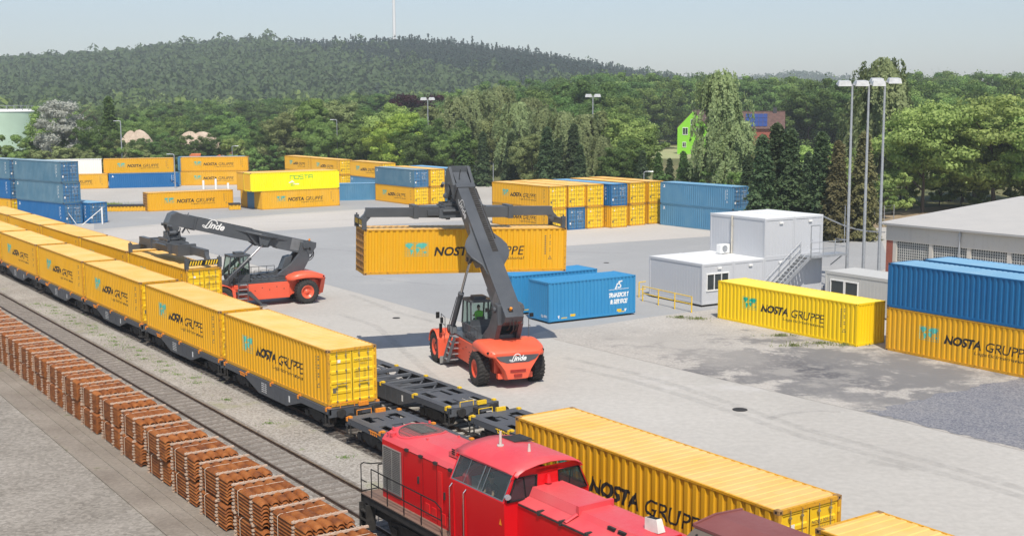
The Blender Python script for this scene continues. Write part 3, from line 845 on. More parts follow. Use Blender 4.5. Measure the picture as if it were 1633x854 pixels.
lab_w1 = ['dark grey flat wagon under the yellow container whose doors are in full view',
          'dark grey flat wagon under the second yellow container of the near train',
          'dark grey flat wagon under the third yellow container of the near train',
          'dark grey flat wagon under the fourth yellow container of the near train',
          'dark grey flat wagon under the leftmost yellow container of the near train',
          'dark grey flat wagon under the container beyond the left picture edge']
for k, u in enumerate(u1):
    train_box('near_y', u, V1, lab_c1[k], gc1)
    place_wagon('o', u + .35, V1, lab_w1[k], gw1)
place_wagon('o', -34.3, V1, 'bare dark grey flat wagon with orange fittings behind the red locomotive hood', gw1)
place_wagon('o', -21.1, V1, 'flat wagon hidden under the ribbed yellow container behind the locomotive', gw1)
fb_ = train_box('near_y', -21.9, V1, 'big ribbed yellow container right behind the red locomotive', gc1); fb_.location.z = 1.26
place_wagon('o', -7.9, V1, 'flat wagon under the yellow container cut by the bottom picture edge', gw1)
fb_ = train_box('near_y', -8.45, V1, 'yellow container whose ribbed roof shows at the bottom right picture edge', gc1)
gw2 = 'flat wagons of the far train'; gc2 = 'yellow containers riding on the far train'
u2 = [-79.0, -91.9, -104.8, -117.8, -130.8]
lab_c2 = ['yellow container held under the black striped spreader of the left reach stacker',
          'yellow container on the far train just behind the one gripped by the spreader',
          'yellow container on the far train, third from the gripped one',
          'yellow container on the far train with a pale roof, fourth from the gripped one',
          'yellow container on the far train at the left picture edge']
for k, u in enumerate(u2):
    train_box('near_y', u, V2, lab_c2[k], gc2)
    place_wagon('y', u + .35, V2, 'flat wagon hidden behind the near train under a far-train container', gw2)
place_wagon('y', -45.45, V2, 'bare grey flat wagon with yellow fittings and a latticed open deck', gw2)
place_wagon('y', -31.4, V2, 'bare grey flat wagon with yellow fittings running behind the ribbed container', gw2)

# ================================================================== standing containers
ea = lambda a: Vector((math.cos(a), math.sin(a), 0))
na = lambda a: Vector((-math.sin(a), math.cos(a), 0))
HC = 2.59
gL = 'blue container stack at the left edge'
o, a = Vector((-64.4, 160.54, 0)), -.735
place('royal_blue', o, a, 'royal blue container at the bottom of the three-high blue stack', gL)
place('grey_blue', o + Vector((0, 0, HC)) - ea(a) * .25, a, 'grey blue container in the middle of the three-high stack', gL)
place('grey_blue', o + Vector((0, 0, 2 * HC)) - ea(a) * .5, a, 'grey blue container with a rusty stripe on top of the three-high stack', gL)
place('royal_blue', o + na(a) * 2.75 + ea(a) * 1.1, a, 'blue container standing alone to the right of the three-high stack', gL)
o2 = o - ea(a) * 13.3 - na(a) * .3
place('far_y', o2, a, 'orange yellow container at the bottom of the stack on the left picture edge', gL)
place('royal_blue', o2 + Vector((0, 0, HC)), a, 'royal blue container in the middle of the stack on the left picture edge', gL)
place('grey_blue', o2 + Vector((0, 0, 2 * HC)), a, 'grey blue container on top of the stack on the left picture edge', gL)
gB = 'far row of containers behind the bollards'
a = .27
ob = Vector((-73.4, 222.6, HC)); obb = Vector((-72.04, 221.02, 0))
place('far_yb', ob, a, 'yellow container stacked on the royal blue one in the far row', gB)
place('royal_blue', obb, .3, 'royal blue container on the ground in the far row', gB)
place('white', ob - ea(a) * 12.5, a, 'white container with small dark lettering in the far row', gB)
place('far_y', obb - ea(.3) * 12.35, .3, 'orange yellow container under the white one in the far row', gB)
oc = Vector((-61.04, 228.0, 0)); a = .13
place('far_y', oc, a, 'lower yellow container of the far pair behind the bollards', gB)
place('far_yb', oc + Vector((0, 0, HC)) + ea(a) * .1, a, 'upper yellow container of the far pair behind the bollards', gB)
place('light_blue', oc + Vector((0, 0, HC)) + na(a) * 2.5 - ea(a) * .75, a, 'blue container peeping out left of the upper yellow container of the far pair', gB)
place('light_blue', oc + na(a) * 2.5 - ea(a) * .6, a, 'container hidden behind the lower yellow container of the far pair', gB)

gE = 'stack with the lemon yellow container'
o, a = Vector((-35.16, 173.01, 0)), .60
place('far_y', o, a, 'orange yellow container under the lemon yellow one', gE)
place('light_blue', o + na(a) * 2.5, a, 'blue container end between two yellow ends under the lemon yellow container', gE)
place('far_y', o + na(a) * 5.0, a, 'orange yellow container at the back of the lower row under the lemon stack', gE)
place('lemon', o + Vector((0, 0, HC)) - ea(a) * 1.5, a, 'lemon yellow container with green lettering on top of the stack', gE)
place('lemon_plain', o + Vector((0, 0, HC)) - ea(a) * 1.5 + na(a) * 2.5, a, 'orange yellow container lying behind the lemon yellow one on top', gE)
gF = 'far container row in front of the bright green tree'
a = -1.0
f2, f3 = Vector((-36.3, 224.2, 0)), Vector((-27.6, 211.4, 0))
place('far_y', f2 - ea(a) * 12.35, a, 'hidden lower container at the left of the far row before the trees', gF)
place('far_y', f2, a, 'yellow container on the ground in the middle of the far row', gF)
place('light_blue', f3, a, 'blue container on the ground at the right of the far row', gF)
place('far_y', f2 - ea(a) * 12.35 + Vector((0, 0, HC)), a, 'leftmost upper orange yellow container of the far row before the trees', gF)
place('far_y', f2 + Vector((0, 0, HC)), a, 'middle upper orange yellow container of the far row before the trees', gF)
place('far_y', f3 + Vector((0, 0, HC)), a, 'right upper orange yellow container of the far row before the trees', gF)
p, q = gp(538, 320), gp(600, 318.6); aa = math.atan2(q.y - p.y, q.x - p.x)
place('light_blue', p - ea(aa) * .6, aa, 'light blue container on the ground right of the lemon yellow stack')
gG = 'two-high stack behind the left spreader arm'
o, a = Vector((-20.93, 189.5, 0)), -.985
place('far_yb', o, a, 'yellow lettered container under the grey blue one behind the left spreader arm', gG)
place('grey_blue', o + Vector((0, 0, HC)), a, 'grey blue container on the yellow one behind the left spreader arm', gG)
place('far_y', o + na(a) * 2.75, a, 'lower yellow container beside the boom head of the right reach stacker', gG)
place('far_y', o + na(a) * 2.75 + Vector((0, 0, HC)), a, 'upper yellow container beside the boom head of the right reach stacker', gG)
place('light_blue', o + na(a) * 5.7 + ea(a) * .3, a, 'lower blue container hidden behind the boom head', gG)
place('light_blue', o + na(a) * 5.7 + ea(a) * .3 + Vector((0, 0, HC)), a, 'upper blue container peeping over the boom head', gG)
gH = 'long two-high row with doors facing the yard'
a = -.99
cor = [Vector((4.28, 140.98, 0)), gp(906, 366.9), gp(936, 365), gp(974.0, 363.7), gp(1003.8, 360.3), gp(1033.8, 357.4)]
lows = ['far_yb', 'royal_blue', 'far_yb', 'far_yb', 'far_yb', 'far_yb']; ups = ['far_yb', 'far_yb', 'far_yb', 'royal_blue', 'far_yb', 'far_yb']
oth = ['first (left end)', 'second', 'third', 'fourth', 'fifth', 'sixth (right end)']
for k, c in enumerate(cor):
    o = c - ea(a) * 12.19
    cl = 'blue' if lows[k] == 'royal_blue' else 'yellow'; cu = 'blue' if ups[k] == 'royal_blue' else 'yellow'
    place(lows[k], o, a, ('lower blue container among yellow ones in the long two-high row' if cl == 'blue' else f'lower yellow container in the {oth[k]} column of the long two-high row'), gH)
    place(ups[k], o + Vector((0, 0, HC)), a, ('upper blue container among yellow ones in the long two-high row' if cu == 'blue' else f'upper yellow container in the {oth[k]} column of the long two-high row'), gH)
o, a = Vector((17.92, 148.7, 0)), -.955
place('light_blue', o, a, 'lower steel blue container of the pair at the right end of the long row')
place('light_blue', o + Vector((0, 0, HC)), a, 'upper steel blue container of the pair at the right end of the long row')
# nearer ones on the right
place('bright_y', Vector((13.96, 82.76, 0)), -1.0, 'bright yellow container standing in front of the grey site offices')
r2 = gp(1412, 557.5); a = -1.003
place('near_y', r2, a, 'yellow lettered container under the deep blue one at the right picture edge')
place('deep_blue', r2 + Vector((0, 0, HC)), a, 'deep blue ribbed container on top of the yellow one at the right picture edge')
r3 = gp(1472, 413, 2 * HC)
place('deep_blue', Vector((r3.x, r3.y, HC)), a, 'blue container lying behind the deep blue one at the right picture edge')
place('near_y', Vector((r3.x, r3.y, 0)), a, 'yellow container hidden behind the lettered one at the right picture edge')
# hanging container
pl, pr = Vector((-8.4, 69.3, 4.92)), Vector((3.19, 73.0, 4.60))
HA = math.atan2(pr.y - pl.y, pr.x - pl.x)
SPEC['dirty'] = dict(side=YEL, roof=YROOF, door=YEL_D, cast=CAST_Y, design=design_nosta, near=True, end=paint('rusty end wall paint', (.42, .23, .07), fade=(.3, .15, .07), fade_amt=.6, rust=(.12, .05, .03), rust_lo=.55))
hang = place('dirty', pl, HA, 'yellow lettered container hanging in the air from the right reach stacker', rot=(0, math.asin((pl.z - pr.z) / 12.19), HA))
dirty2 = place('dirty', Vector((-50.56, 171.03, 0)), .52, 'single yellow container with a rusty left end standing on the grey asphalt')
def grid_end(root):
    b = MB()
    for y in (.35, .75, 1.22, 1.69, 2.09): b.bar((-.0, y, .15), (-.0, y, 2.5), .05, .04)
    for k in range(6): b.bar((.0, .12, .35 + k * .38), (.0, 2.32, .35 + k * .38), .05, .06)
    b.build('end_frame', MATS['rusty end wall paint'], root)
grid_end(hang); grid_end(dirty2)
# blue swap bodies
def design_ts(L, H):
    mb = MB(); m0 = Matrix.Identity(4)
    x0, x1 = L * .685, L * .925
    put_text(mb, 'TRANSPORT', x0, x1, H * .46, H * .585, bold=.045, shear=.3, mi=0)
    put_text(mb, '& SERVICE', x0 + .12, x1 - .12, H * .29, H * .415, bold=.045, shear=.3, mi=0)
    z = H * .66
    mb.mat(0).add([(x0, 0, z), (x1, 0, z + .02), (x1, 0, z + .05), (x0, 0, z + .03)], [(0, 1, 2, 3)])
    xc = L * .80
    for P in ([(-.30, .02), (-.20, .02), (-.10, .36), (.06, .36), (.08, .44), (-.16, .44)],
              [(-.08, .10), (.10, .10), (.20, .16), (.24, .30), (.14, .34), (.10, .44), (.14, .52), (.34, .52), (.36, .60), (.06, .60), (.0, .50), (.04, .36), (.14, .26), (.12, .20), (-.06, .18)]):
        mb.add([(xc + q[0], 0, z + q[1]) for q in P], [tuple(range(len(P)))])
    # yellow and white plates on the sill
    mb.mat(1)
    for fx in (.245, .78): mb.add([(L * fx, 0, .24), (L * fx + .42, 0, .24), (L * fx + .42, 0, .40), (L * fx, 0, .40)], [(0, 1, 2, 3)])
    for fx in (.14, .80): mb.add([(L * fx, 0, .17), (L * fx + .5, 0, .17), (L * fx + .5, 0, .23), (L * fx, 0, .23)], [(0, 1, 2, 3)])
    mb.mat(0)
    for fx in (.11, .88): mb.add([(L * fx, 0, .18), (L * fx + .05, 0, .18), (L * fx + .12, 0, .38), (L * fx - .07, 0, .38)], [(0, 1, 2, 3)])
    return mb, [WHITE, YSTEEL]
for k, (loc, lb) in enumerate(((Vector((2.42, 80.74, .12)), 'bright blue transport container with white lettering on the asphalt'),
                               (None, 'bright blue container standing behind the lettered transport container'))):
    a = .545
    if loc is None:
        r_ = gp(952.4, 428, 2.77); loc = Vector((r_.x, r_.y, .12)) - ea(a) * 7.15
    t_ = container('swap_body_container', lb, 'shipping container', L=7.15, W=2.5, H=2.65, side=BLU_T, roof=BLU_T, near=True, design=design_ts, pitch=.30, group=None)
    t_.location = loc; t_.rotation_euler = (0, 0, a)
    b = MB()
    for x in (.4, 6.6):
        for y in (.3, 2.1): b.box((x, y, -.12), (x + .16, y + .16, .03))
    b.build('foot', GRIME, t_)
    if k == 0:
        m_ = MB(); m_.M = Matrix.Translation((-.004, 0, 0)) @ Matrix.Rotation(-PI / 2, 4, 'Z')
        put_text(m_, 'Q-391', -.95, -.22, .22, .44, bold=.03, mi=0)
        m_.build('lettering', WHITE, t_, recalc=False)
# low yellow flats lying behind the single container
def low_flat(p, q, label):
    a = math.atan2(q.y - p.y, q.x - p.x); L = (q - p).length
    r = empty('low_flat_rack', p, a, label, 'flat rack')
    b = MB(); cp = corr_pts(0, L, .5, .08); P = []
    for x, d in cp: P += [(x, d, .06), (x, d, .72)]
    b.add(P, [(2 * i, 2 * i + 2, 2 * i + 3, 2 * i + 1) for i in range(len(cp) - 1)])
    b.box((0, .1, .0), (L, 2.3, .70)); b.build('side_panel', YEL_O, r)
    c = MB(); c.box((-.05, -.04, .72), (L + .05, 2.4, .84)); c.build('deck', GRIME, r)
low_flat(gp(170, 337.5), gp(232, 336.5), 'low yellow ribbed flat rack left of the single container')
low_flat(gp(366, 334.8), gp(384, 334.3), 'short piece of low yellow ribbed rack right of the single container')

# ================================================================== bundles of rusty steel sleepers
def sleeper_bundle():
    root = empty('steel_sleeper_bundle')
    NL = 7; dz = .120; LT = 2.52; WT = 1.78; n = 5; w = WT / n
    tm = MB(); ring = []
    prof = [(-.172, .0), (-.160, .014), (-.135, .06), (-.085, .108), (-.03, .122), (.03, .122), (.085, .108), (.135, .06), (.160, .014), (.172, .0),
            (.150, .0), (.125, .048), (.078, .092), (.03, .106), (-.03, .106), (-.078, .092), (-.125, .048), (-.150, .0)]
    xs = [(-.0, .75, -.045), (.05, .93, -.012), (.12, 1, 0), (LT - .12, 1, 0), (LT - .05, .93, -.012), (LT, .75, -.045)]
    rings = [[(x, a * s, b * s + dz_) for a, b in prof] for x, s, dz_ in xs]
    tm.loft(rings, smooth=True)
    first = None
    bm_ = MB(); bm_.box((-.05, 0, 0), (.05, WT + .10, .058))
    for k in range(n * 2): bm_.box((-.05, .06 + k * w / 2, .062), (.05, .06 + k * w / 2 + .03, .08))
    t0 = tm.build('steel_sleeper', RUST, root, bevel=0)
    b0 = bm_.build('timber_bar', WOOD, root)
    rr = random.Random(3)
    made = False
    for l in range(NL):
        z = .065 + l * dz
        for k in range(n):
            t = t0 if not made else t0.copy()
            if made: COL.objects.link(t); t.parent = root
            made = True
            t.location = (rr.uniform(-.02, .03), .05 + w * (k + .5), z)
            t.rotation_euler = (0, rr.uniform(-.004, .004), 0)
    m2 = False
    for l in range(NL + 1):
        for x in (.22, 1.80):
            b = b0 if not m2 else b0.copy()
            if m2: COL.objects.link(b); b.parent = root
            m2 = True
            z = l * dz if l < NL else NL * dz + .042
            b.location = (x + rr.uniform(-.015, .015), rr.uniform(-.02, .02), z)
    for x in (.78,):
        s = MB(); zt = NL * dz + .055
        pts = [(x, -.015, .0), (x, -.015, zt - .06), (x + .01, .06, zt)] + [(x + .012, w * (k + .5) + .05, zt + (.012 if k % 2 else .004)) for k in range(n)] + [(x, WT + .08, zt - .05), (x, WT + .10, 0)]
        s.tube(pts, .008, 5)
        s.build('strap', STRAP, root)
    return root
sb = sleeper_bundle(); sbt = tree_of(sb); first = True
us = []
u = -29.35
rr = random.Random(11)
def ordinal(k):
    w = ['nearest', 'second', 'third', 'fourth', 'fifth', 'sixth', 'seventh', 'eighth', 'ninth', 'tenth', 'eleventh', 'twelfth', 'thirteenth', 'fourteenth', 'fifteenth', 'sixteenth', 'seventeenth', 'eighteenth', 'nineteenth', 'twentieth']
    return w[k] if k < 20 else 'twenty-' + ['first', 'second', 'third', 'fourth', 'fifth', 'sixth', 'seventh', 'eighth', 'ninth', 'tenth'][k - 20]
for k in range(29):
    us.append(u); u -= 3.09 if k < 9 else 2.95
nth = lambda k: f'{k}'
for k, u in enumerate(us):
    for lev in (0, 1):
        r = sb if first else clone(sbt)
        first = False
        r.location = uvp(u + rr.uniform(-.06, .06), 14.78 + rr.uniform(-.05, .05), .012 + lev * .945)
        r.rotation_euler = (0, 0, TH + rr.uniform(-.012, .012))
        r['label'] = ('upper' if lev else 'lower') + f' strapped bundle of rusty steel sleepers in the {ordinal(k)} pile from the bottom edge'
        r['category'] = 'sleeper bundle'; r['group'] = 'upper bundles of rusty sleepers along the track' if lev else 'lower bundles of rusty sleepers along the track'
# ================================================================== people
def skin_body(name, joints, links, mat_, parent=None, sub=2, loc=None):
    """one continuous surface grown over a skeleton; joints: (x, y, z, radius)"""
    me = bpy.data.meshes.new(name)
    me.from_pydata([j[:3] for j in joints], links, [])
    o = bpy.data.objects.new(name, me); COL.objects.link(o)
    sk = o.modifiers.new('skin', 'SKIN'); sk.use_smooth_shade = True
    for v, j in zip(me.skin_vertices[0].data, joints):
        r = j[3]; v.radius = (r, r) if not isinstance(r, tuple) else r
    me.skin_vertices[0].data[0].use_root = True
    ss = o.modifiers.new('sub', 'SUBSURF'); ss.levels = sub; ss.render_levels = sub
    bpy.context.view_layer.update()
    m2 = bpy.data.meshes.new_from_object(o.evaluated_get(bpy.context.evaluated_depsgraph_get()))
    bpy.data.objects.remove(o); bpy.data.meshes.remove(me)
    m2.materials.clear(); m2.materials.append(mat_)
    n = bpy.data.objects.new(name, m2); COL.objects.link(n)
    if parent: n.parent = parent
    return n
def person(label, loc, rz, vest):
    """seated, hands forward on the controls; x is forward, origin on the seat"""
    root = empty('person', loc, rz, label, 'person')
    J = [(0, 0, .06, .13), (0, 0, .25, .12), (-.02, 0, .45, .13), (0, 0, .56, .06), (.01, 0, .62, .05), (.03, 0, .72, .088), (.035, 0, .80, .082),
         (0, .17, .50, .06), (.12, .24, .27, .045), (.36, .17, .24, .035), (.44, .16, .25, .03),
         (0, -.17, .50, .06), (.12, -.24, .27, .045), (.36, -.17, .24, .035), (.44, -.16, .25, .03),
         (.05, .10, .05, .085), (.44, .13, .06, .07), (.46, .13, -.34, .045), (.56, .13, -.38, .04),
         (.05, -.10, .05, .085), (.44, -.13, .06, .07), (.46, -.13, -.34, .045), (.56, -.13, -.38, .04)]
    Lk = [(0, 1), (1, 2), (2, 3), (3, 4), (4, 5), (5, 6), (2, 7), (7, 8), (8, 9), (9, 10), (2, 11), (11, 12), (12, 13), (13, 14), (0, 15), (15, 16), (16, 17), (17, 18), (0, 19), (19, 20), (20, 21), (21, 22)]
    b = skin_body('body', J, Lk, SKIN, root)
    b.data.materials.append(TROUS)
    for p in b.data.polygons:
        c = p.center
        if c.z < .14 and c.x > -.2: p.material_index = 1
    for s in (-1, 1):                       # fingers round the wheel
        for k in range(4):
            y = s * .16 + (k - 1.5) * .021
            f = skin_body('finger', [(.45, y, .25, .009), (.50, y, .262, .009), (.52, y, .240, .008), (.505, y, .222, .007)], [(0, 1), (1, 2), (2, 3)], SKIN, b, 1)
        skin_body('thumb', [(.44, s * .13, .25, .011), (.475, s * .118, .235, .009), (.50, s * .12, .228, .008)], [(0, 1), (1, 2)], SKIN, b, 1)
    # face
    f = MB()
    for s in (-1, 1): f.mat(0).box((.112, s * .032 - .012, .765), (.122, s * .032 + .012, .777))
    f.mat(1).box((.112, -.022, .705), (.12, .022, .712))
    f.mat(2).prism([(.11, .772), (.138, .735), (.11, .728)], -.012, .012)
    for s in (-1, 1): f.box((.02, s * .086 - .008, .735), (.045, s * .086 + .008, .785))
    f.build('face', [BLACKM, REDL, SKIN], root)
    h = MB(); h.lathe([(.0, .905), (.05, .893), (.085, .85), (.094, .80), (.086, .77)], (.02, 0, 0), 'z', 16, R(40), R(320))
    h.lathe([(.0, .905), (.05, .893), (.08, .855), (.086, .835)], (.02, 0, 0), 'z', 16)
    h.build('hair', HAIRM, root)
    v = MB(); rings = []
    for z, rx, ry, xo in ((.08, .16, .20, 0), (.3, .165, .22, -.005), (.44, .17, .26, -.015), (.53, .13, .22, -.01), (.585, .08, .10, 0)):
        rings.append([(xo + rx * math.cos(t), ry * math.sin(t), z) for t in [2 * PI * k / 18 for k in range(18)]])
    v.loft(rings, caps=False); v.build('vest', vest, root)
    return root

# ================================================================== reach stackers
def wheel(root, loc, Rr, Wd, name='wheel', out=1):
    w = MB(); n = 32
    x, y, z = loc
    h = Wd / 2
    w.lathe([(Rr * .52, -h * .8), (Rr * .62, -h), (Rr * .90, -h), (Rr * .965, -h * .8), (Rr * .965, h * .8), (Rr * .90, h), (Rr * .62, h), (Rr * .52, h * .8)], loc, 'y', n)
    for k in range(26):                       # tread lugs, staggered left and right
        t = 2 * PI * k / 26
        for s in (-1, 1):
            t2 = t + (.12 if s > 0 else 0)
            P = []
            for (tt, rr_) in ((t2 - .055, .955), (t2 + .055, .955), (t2 + .045, 1.0), (t2 - .045, 1.0)):
                for yy in (0.02, h * .98): P.append((x + Rr * rr_ * math.cos(tt + (.10 if yy > .1 else 0) * s), y + s * yy, z + Rr * rr_ * math.sin(tt + (.10 if yy > .1 else 0) * s)))
            w.add(P, [(0, 1, 3, 2), (2, 3, 5, 4), (4, 5, 7, 6), (6, 7, 1, 0), (0, 2, 4, 6), (1, 7, 5, 3)], False)
    o = w.build('wheel', TYRE, root)
    r = MB(); q = out
    r.lathe([(.001, q * h * .55), (Rr * .16, q * h * .58), (Rr * .18, q * h * .40), (Rr * .34, q * h * .30), (Rr * .36, q * h * .55), (Rr * .46, q * h * .60), (Rr * .50, q * h * .88), (Rr * .55, q * h * .90), (Rr * .55, q * h * .2)], loc, 'y', n)
    for k in range(10):
        t = 2 * PI * k / 10; r.cyl((x + Rr * .26 * math.cos(t), y + q * h * .3, z + Rr * .26 * math.sin(t)), (x + Rr * .26 * math.cos(t), y + q * h * .46, z + Rr * .26 * math.sin(t)), .025, n=6)
    r.build('rim', RED_RS, o)
    return o
def script_word(mb, x0, z0, s, mi=0):
    """white script lettering with its swash, xz plane"""
    put_text(mb, 'inde', x0 + .27 * s, x0 + 1.0 * s, z0, z0 + .30 * s, bold=.03, shear=.35, mi=mi)
    def stroke(pts, w):
        for (a, b) in zip(pts[:-1], pts[1:]):
            d = Vector((b[0] - a[0], 0, b[1] - a[1])).normalized(); n_ = Vector((-d.z, 0, d.x)) * w * s / 2
            A = Vector((x0 + a[0] * s, 0, z0 + a[1] * s)); B = Vector((x0 + b[0] * s, 0, z0 + b[1] * s)); n2 = n_ ; e_ = d * w * s * .3
            mb.mat(mi).add([A - n2 - e_, B - n2 + e_, B + n2 + e_, A + n2 - e_], [(0, 1, 2, 3)], False)
    stroke([(.28, .0), (.20, -.02), (.08, .0), (.02, .05), (.05, .09), (.13, .06), (.2, .0)], .035)
    stroke([(.16, .02), (.22, .14), (.30, .30), (.40, .38), (.52, .38), (.62, .33), (.64, .24)], .045)
def reach_stacker(label, loc, rz, ang, reach_len, sp_z, sp_off, sp_yaw, sp_roll, drv_label, arm=5.75, guard=True, ws=-.2):
    """x forward, y left, origin under the rear axle"""
    root = empty('reach_stacker', loc, rz, label, 'reach stacker')
    RW, FWx = .89, 6.5
    # chassis
    c = MB()
    c.prism([(-.9, .75), (.9, .72), (1.3, .50), (5.3, .50), (7.4, .62), (7.75, 1.05), (7.6, 1.55), (7.2, 1.72), (-.9, 1.72)], -1.02, 1.02)
    c.prism([(1.15, .52), (5.35, .52), (5.35, 1.70), (1.15, 1.70)], 1.02, 1.16); c.prism([(1.15, .52), (5.35, .52), (5.35, 1.70), (1.15, 1.70)], -1.16, -1.02)
    c.build('chassis', RED_RS, root, bevel=.03)
    d = MB(); d.box((.9, -1.12, 1.715), (7.15, 1.12, 1.80)); d.prism([(1.4, 1.8), (5.2, 1.8), (5.0, 2.12), (1.8, 2.30)], -.95, -.25); d.prism([(1.9, 1.8), (4.0, 1.8), (4.0, 2.02), (1.9, 2.1)], .35, .98)
    for k in range(5): d.box((2.1 + k * .36, .4, 2.04), (2.3 + k * .36, .95, 2.13))
    d.build('engine_deck', GREY_RS, root, bevel=.02)
    b = MB()
    for k in range(7):
        for y in (-1.1, 1.1): b.cyl((1.6 + k * .55, y * 1.058, 1.2 + .18 * (k % 2)), (1.6 + k * .55, y * 1.075, 1.2 + .18 * (k % 2)), .035, n=8)
    b.build('bolts', GRIME, root)
    # wheels
    for s in (-1, 1):
        wheel(root, (0, s * 1.52, RW), RW, .62, out=s)
        wheel(root, (FWx, s * 1.78, RW), RW, .50, out=s)
        wheel(root, (FWx, s * 1.14, RW), RW, .50, out=s)
    ax = MB(); ax.cyl((0, -1.3, RW), (0, 1.3, RW), .22, n=12); ax.cyl((FWx, -1.9, RW), (FWx, 1.9, RW), .28, n=12); ax.box((-.35, -.8, .6), (.4, .8, 1.0)); ax.build('axle', GRIME, root)
    # front fenders
    for s in (-1, 1):
        f = MB(); rr_ = .98; n = 14; y0, y1 = s * .98, s * 2.06
        pts = [(FWx + rr_ * math.cos(t), RW + .04 + rr_ * math.sin(t)) for t in [R(8) + (R(172) - R(8)) * k / n for k in range(n + 1)]]
        inner = [(FWx + (rr_ - .07) * math.cos(t), RW + .04 + (rr_ - .07) * math.sin(t)) for t in [R(172) - (R(172) - R(8)) * k / n for k in range(n + 1)]]
        f.prism(pts + inner, min(y0, y1), max(y0, y1))
        f.prism([(FWx - 1.02, .40), (FWx - .88, .40), (FWx - .72, 1.5), (FWx - .98, 1.5)], min(y0, y1), max(y0, y1))
        f.build('front_fender', RED_RS, root, bevel=.03)
        fl = MB(); fl.box((FWx - 1.06, s * 1.1, .12), (FWx - 1.02, s * 2.0, .52)); fl.build('mud_flap', plain('grey mud flap', (.25, .25, .24), .6) if 'grey mud flap' not in MATS else MATS['grey mud flap'], root)
    # counterweight hood: rounded, flares over the rear wheels
    h = MB(); rings = []
    for x, hw_, zt, zb, rd in ((1.35, 1.10, 1.98, 1.70, .10), (1.10, 1.55, 2.14, 1.76, .25), (.60, 1.68, 2.30, 1.86, .34), (0, 1.72, 2.36, 1.90, .36), (-.5, 1.71, 2.32, 1.88, .36), (-.95, 1.68, 2.22, 1.82, .32), (-1.3, 1.58, 2.10, 1.74, .26), (-1.5, 1.42, 2.0, 1.70, .20), (-1.58, 1.26, 1.9, 1.72, .1)):
        ring = []
        for sx, a0 in ((1, 0), (-1, 90)):
            for k in range(6):
                t = R(a0 + 90 * k / 5); ring.append((x, sx * 0 + (hw_ - rd) * sx + rd * math.cos(t), zt - rd + rd * math.sin(t)))
        ring += [(x, -hw_, zb), (x, -hw_ * .93, zb - .02), (x, hw_ * .93, zb - .02), (x, hw_, zb)]
        rings.append(ring)
    h.loft(rings); h.build('counterweight_hood', RED_RS, root)
    w = MB()
    w.loft([[(-1.30, -1.30, 1.74), (-1.30, 1.30, 1.74), (-1.30, .82, 1.0), (-1.30, .62, .48), (-1.30, -.62, .48), (-1.30, -.82, 1.0)],
            [(-1.62, -1.20, 1.70), (-1.62, 1.20, 1.70), (-1.70, .72, 1.05), (-1.66, .54, .56), (-1.66, -.54, .56), (-1.70, -.72, 1.05)]], smooth=False)
    w.box((-1.32, -.60, .45), (-.80, .60, 1.6)); w.box((-1.3, -.95, .50), (-.95, .95, .80)); w.build('counterweight', RED_RS, root, bevel=.04)
    wi = MB()
    for z, hw_ in ((.98, .42), (.74, .22)): wi.box((-1.72, -hw_, z - .07), (-1.68, hw_, z + .07))
    wi.build('grille', MATS.get('dark red vent') or plain('dark red vent', (.30, .02, .012), .6), root)
    pn = MB(); pn.M = Matrix.Translation((-1.655, 0, .12)) @ Matrix.Rotation(-PI / 2, 4, 'Z')
    pn.mat(0).prism([(-1.16, 1.64), (1.16, 1.64), (.95, 1.42), (.58, 1.28), (-.58, 1.28), (-.95, 1.42)], -.02, .05)
    nv = len(pn.v); script_word(pn, -.48, 1.37, .95, 1)
    pn.v[nv:] = [(v_[0] - .026, v_[1], v_[2]) for v_ in pn.v[nv:]]
    for v in range(len(pn.v)): pass
    o = pn.build('name_panel', [GREY_RS, WHITE], root, recalc=False)
    for v in o.data.vertices:
        pass
    tl = MB()
    for s in (-1, 1):
        tl.mat(0).box((-1.72, s * 1.18, 1.72), (-1.66, s * 1.62, 1.86)) if False else None
        tl.mat(0).cyl((-1.36, s * 1.34, 1.90), (-1.50, s * 1.32, 1.90), .075, n=12); tl.mat(1).cyl((-1.26, s * 1.50, 1.92), (-1.40, s * 1.48, 1.92), .07, n=12)
    tl.build('tail_lights', [REDL, BLACKM], root)
    # rear superstructure carrying the boom pivot
    piv = Vector((-.25, 0, 4.15 if ang < R(25) else 3.95))
    for s in (-1, 1):
        t = MB(); t.prism([(2.3, 1.75), (.35, 1.75), (-.15, 2.4), (-.62, 3.2), (-.60, piv.z + .28), (-.02, piv.z + .32), (.22, 3.6), (.85, 2.9), (1.7, 2.35)], s * .46, s * .72) if s > 0 else t.prism([(2.3, 1.75), (.35, 1.75), (-.15, 2.4), (-.62, 3.2), (-.60, piv.z + .28), (-.02, piv.z + .32), (.22, 3.6), (.85, 2.9), (1.7, 2.35)], -.72, -.46)
        t.build('boom_support', GREY_RS, root, bevel=.03)
    t = MB(); t.box((.1, -.7, 1.9), (1.2, .7, 2.55)); t.prism([(.9, 2.5), (1.5, 2.5), (1.1, 3.4), (.6, 3.5)], -.44, .44); t.cyl((piv.x, -.85, piv.z), (piv.x, .85, piv.z), .16, n=16)
    t.build('pivot_block', GREY_RS, root, bevel=.02)
    # boom, in its own inclined frame
    M = Matrix.Translation(piv) @ Matrix.Rotation(-ang, 4, 'Y')
    bo = MB(); bo.M = M; L0 = reach_len - 1.35
    hz = .42
    bo.prism([(-.95, .44), (-1.0, .10), (-.72, -.50), (.6, -.56), (2.0, -.50), (L0, -.44), (L0, .44)], -.50, .50)
    bo.box((.2, -.52, -.58), (2.0, .52, -.50))
    bo.build('boom', GREY_RS, root, bevel=.025)
    br = MB(); br.M = M
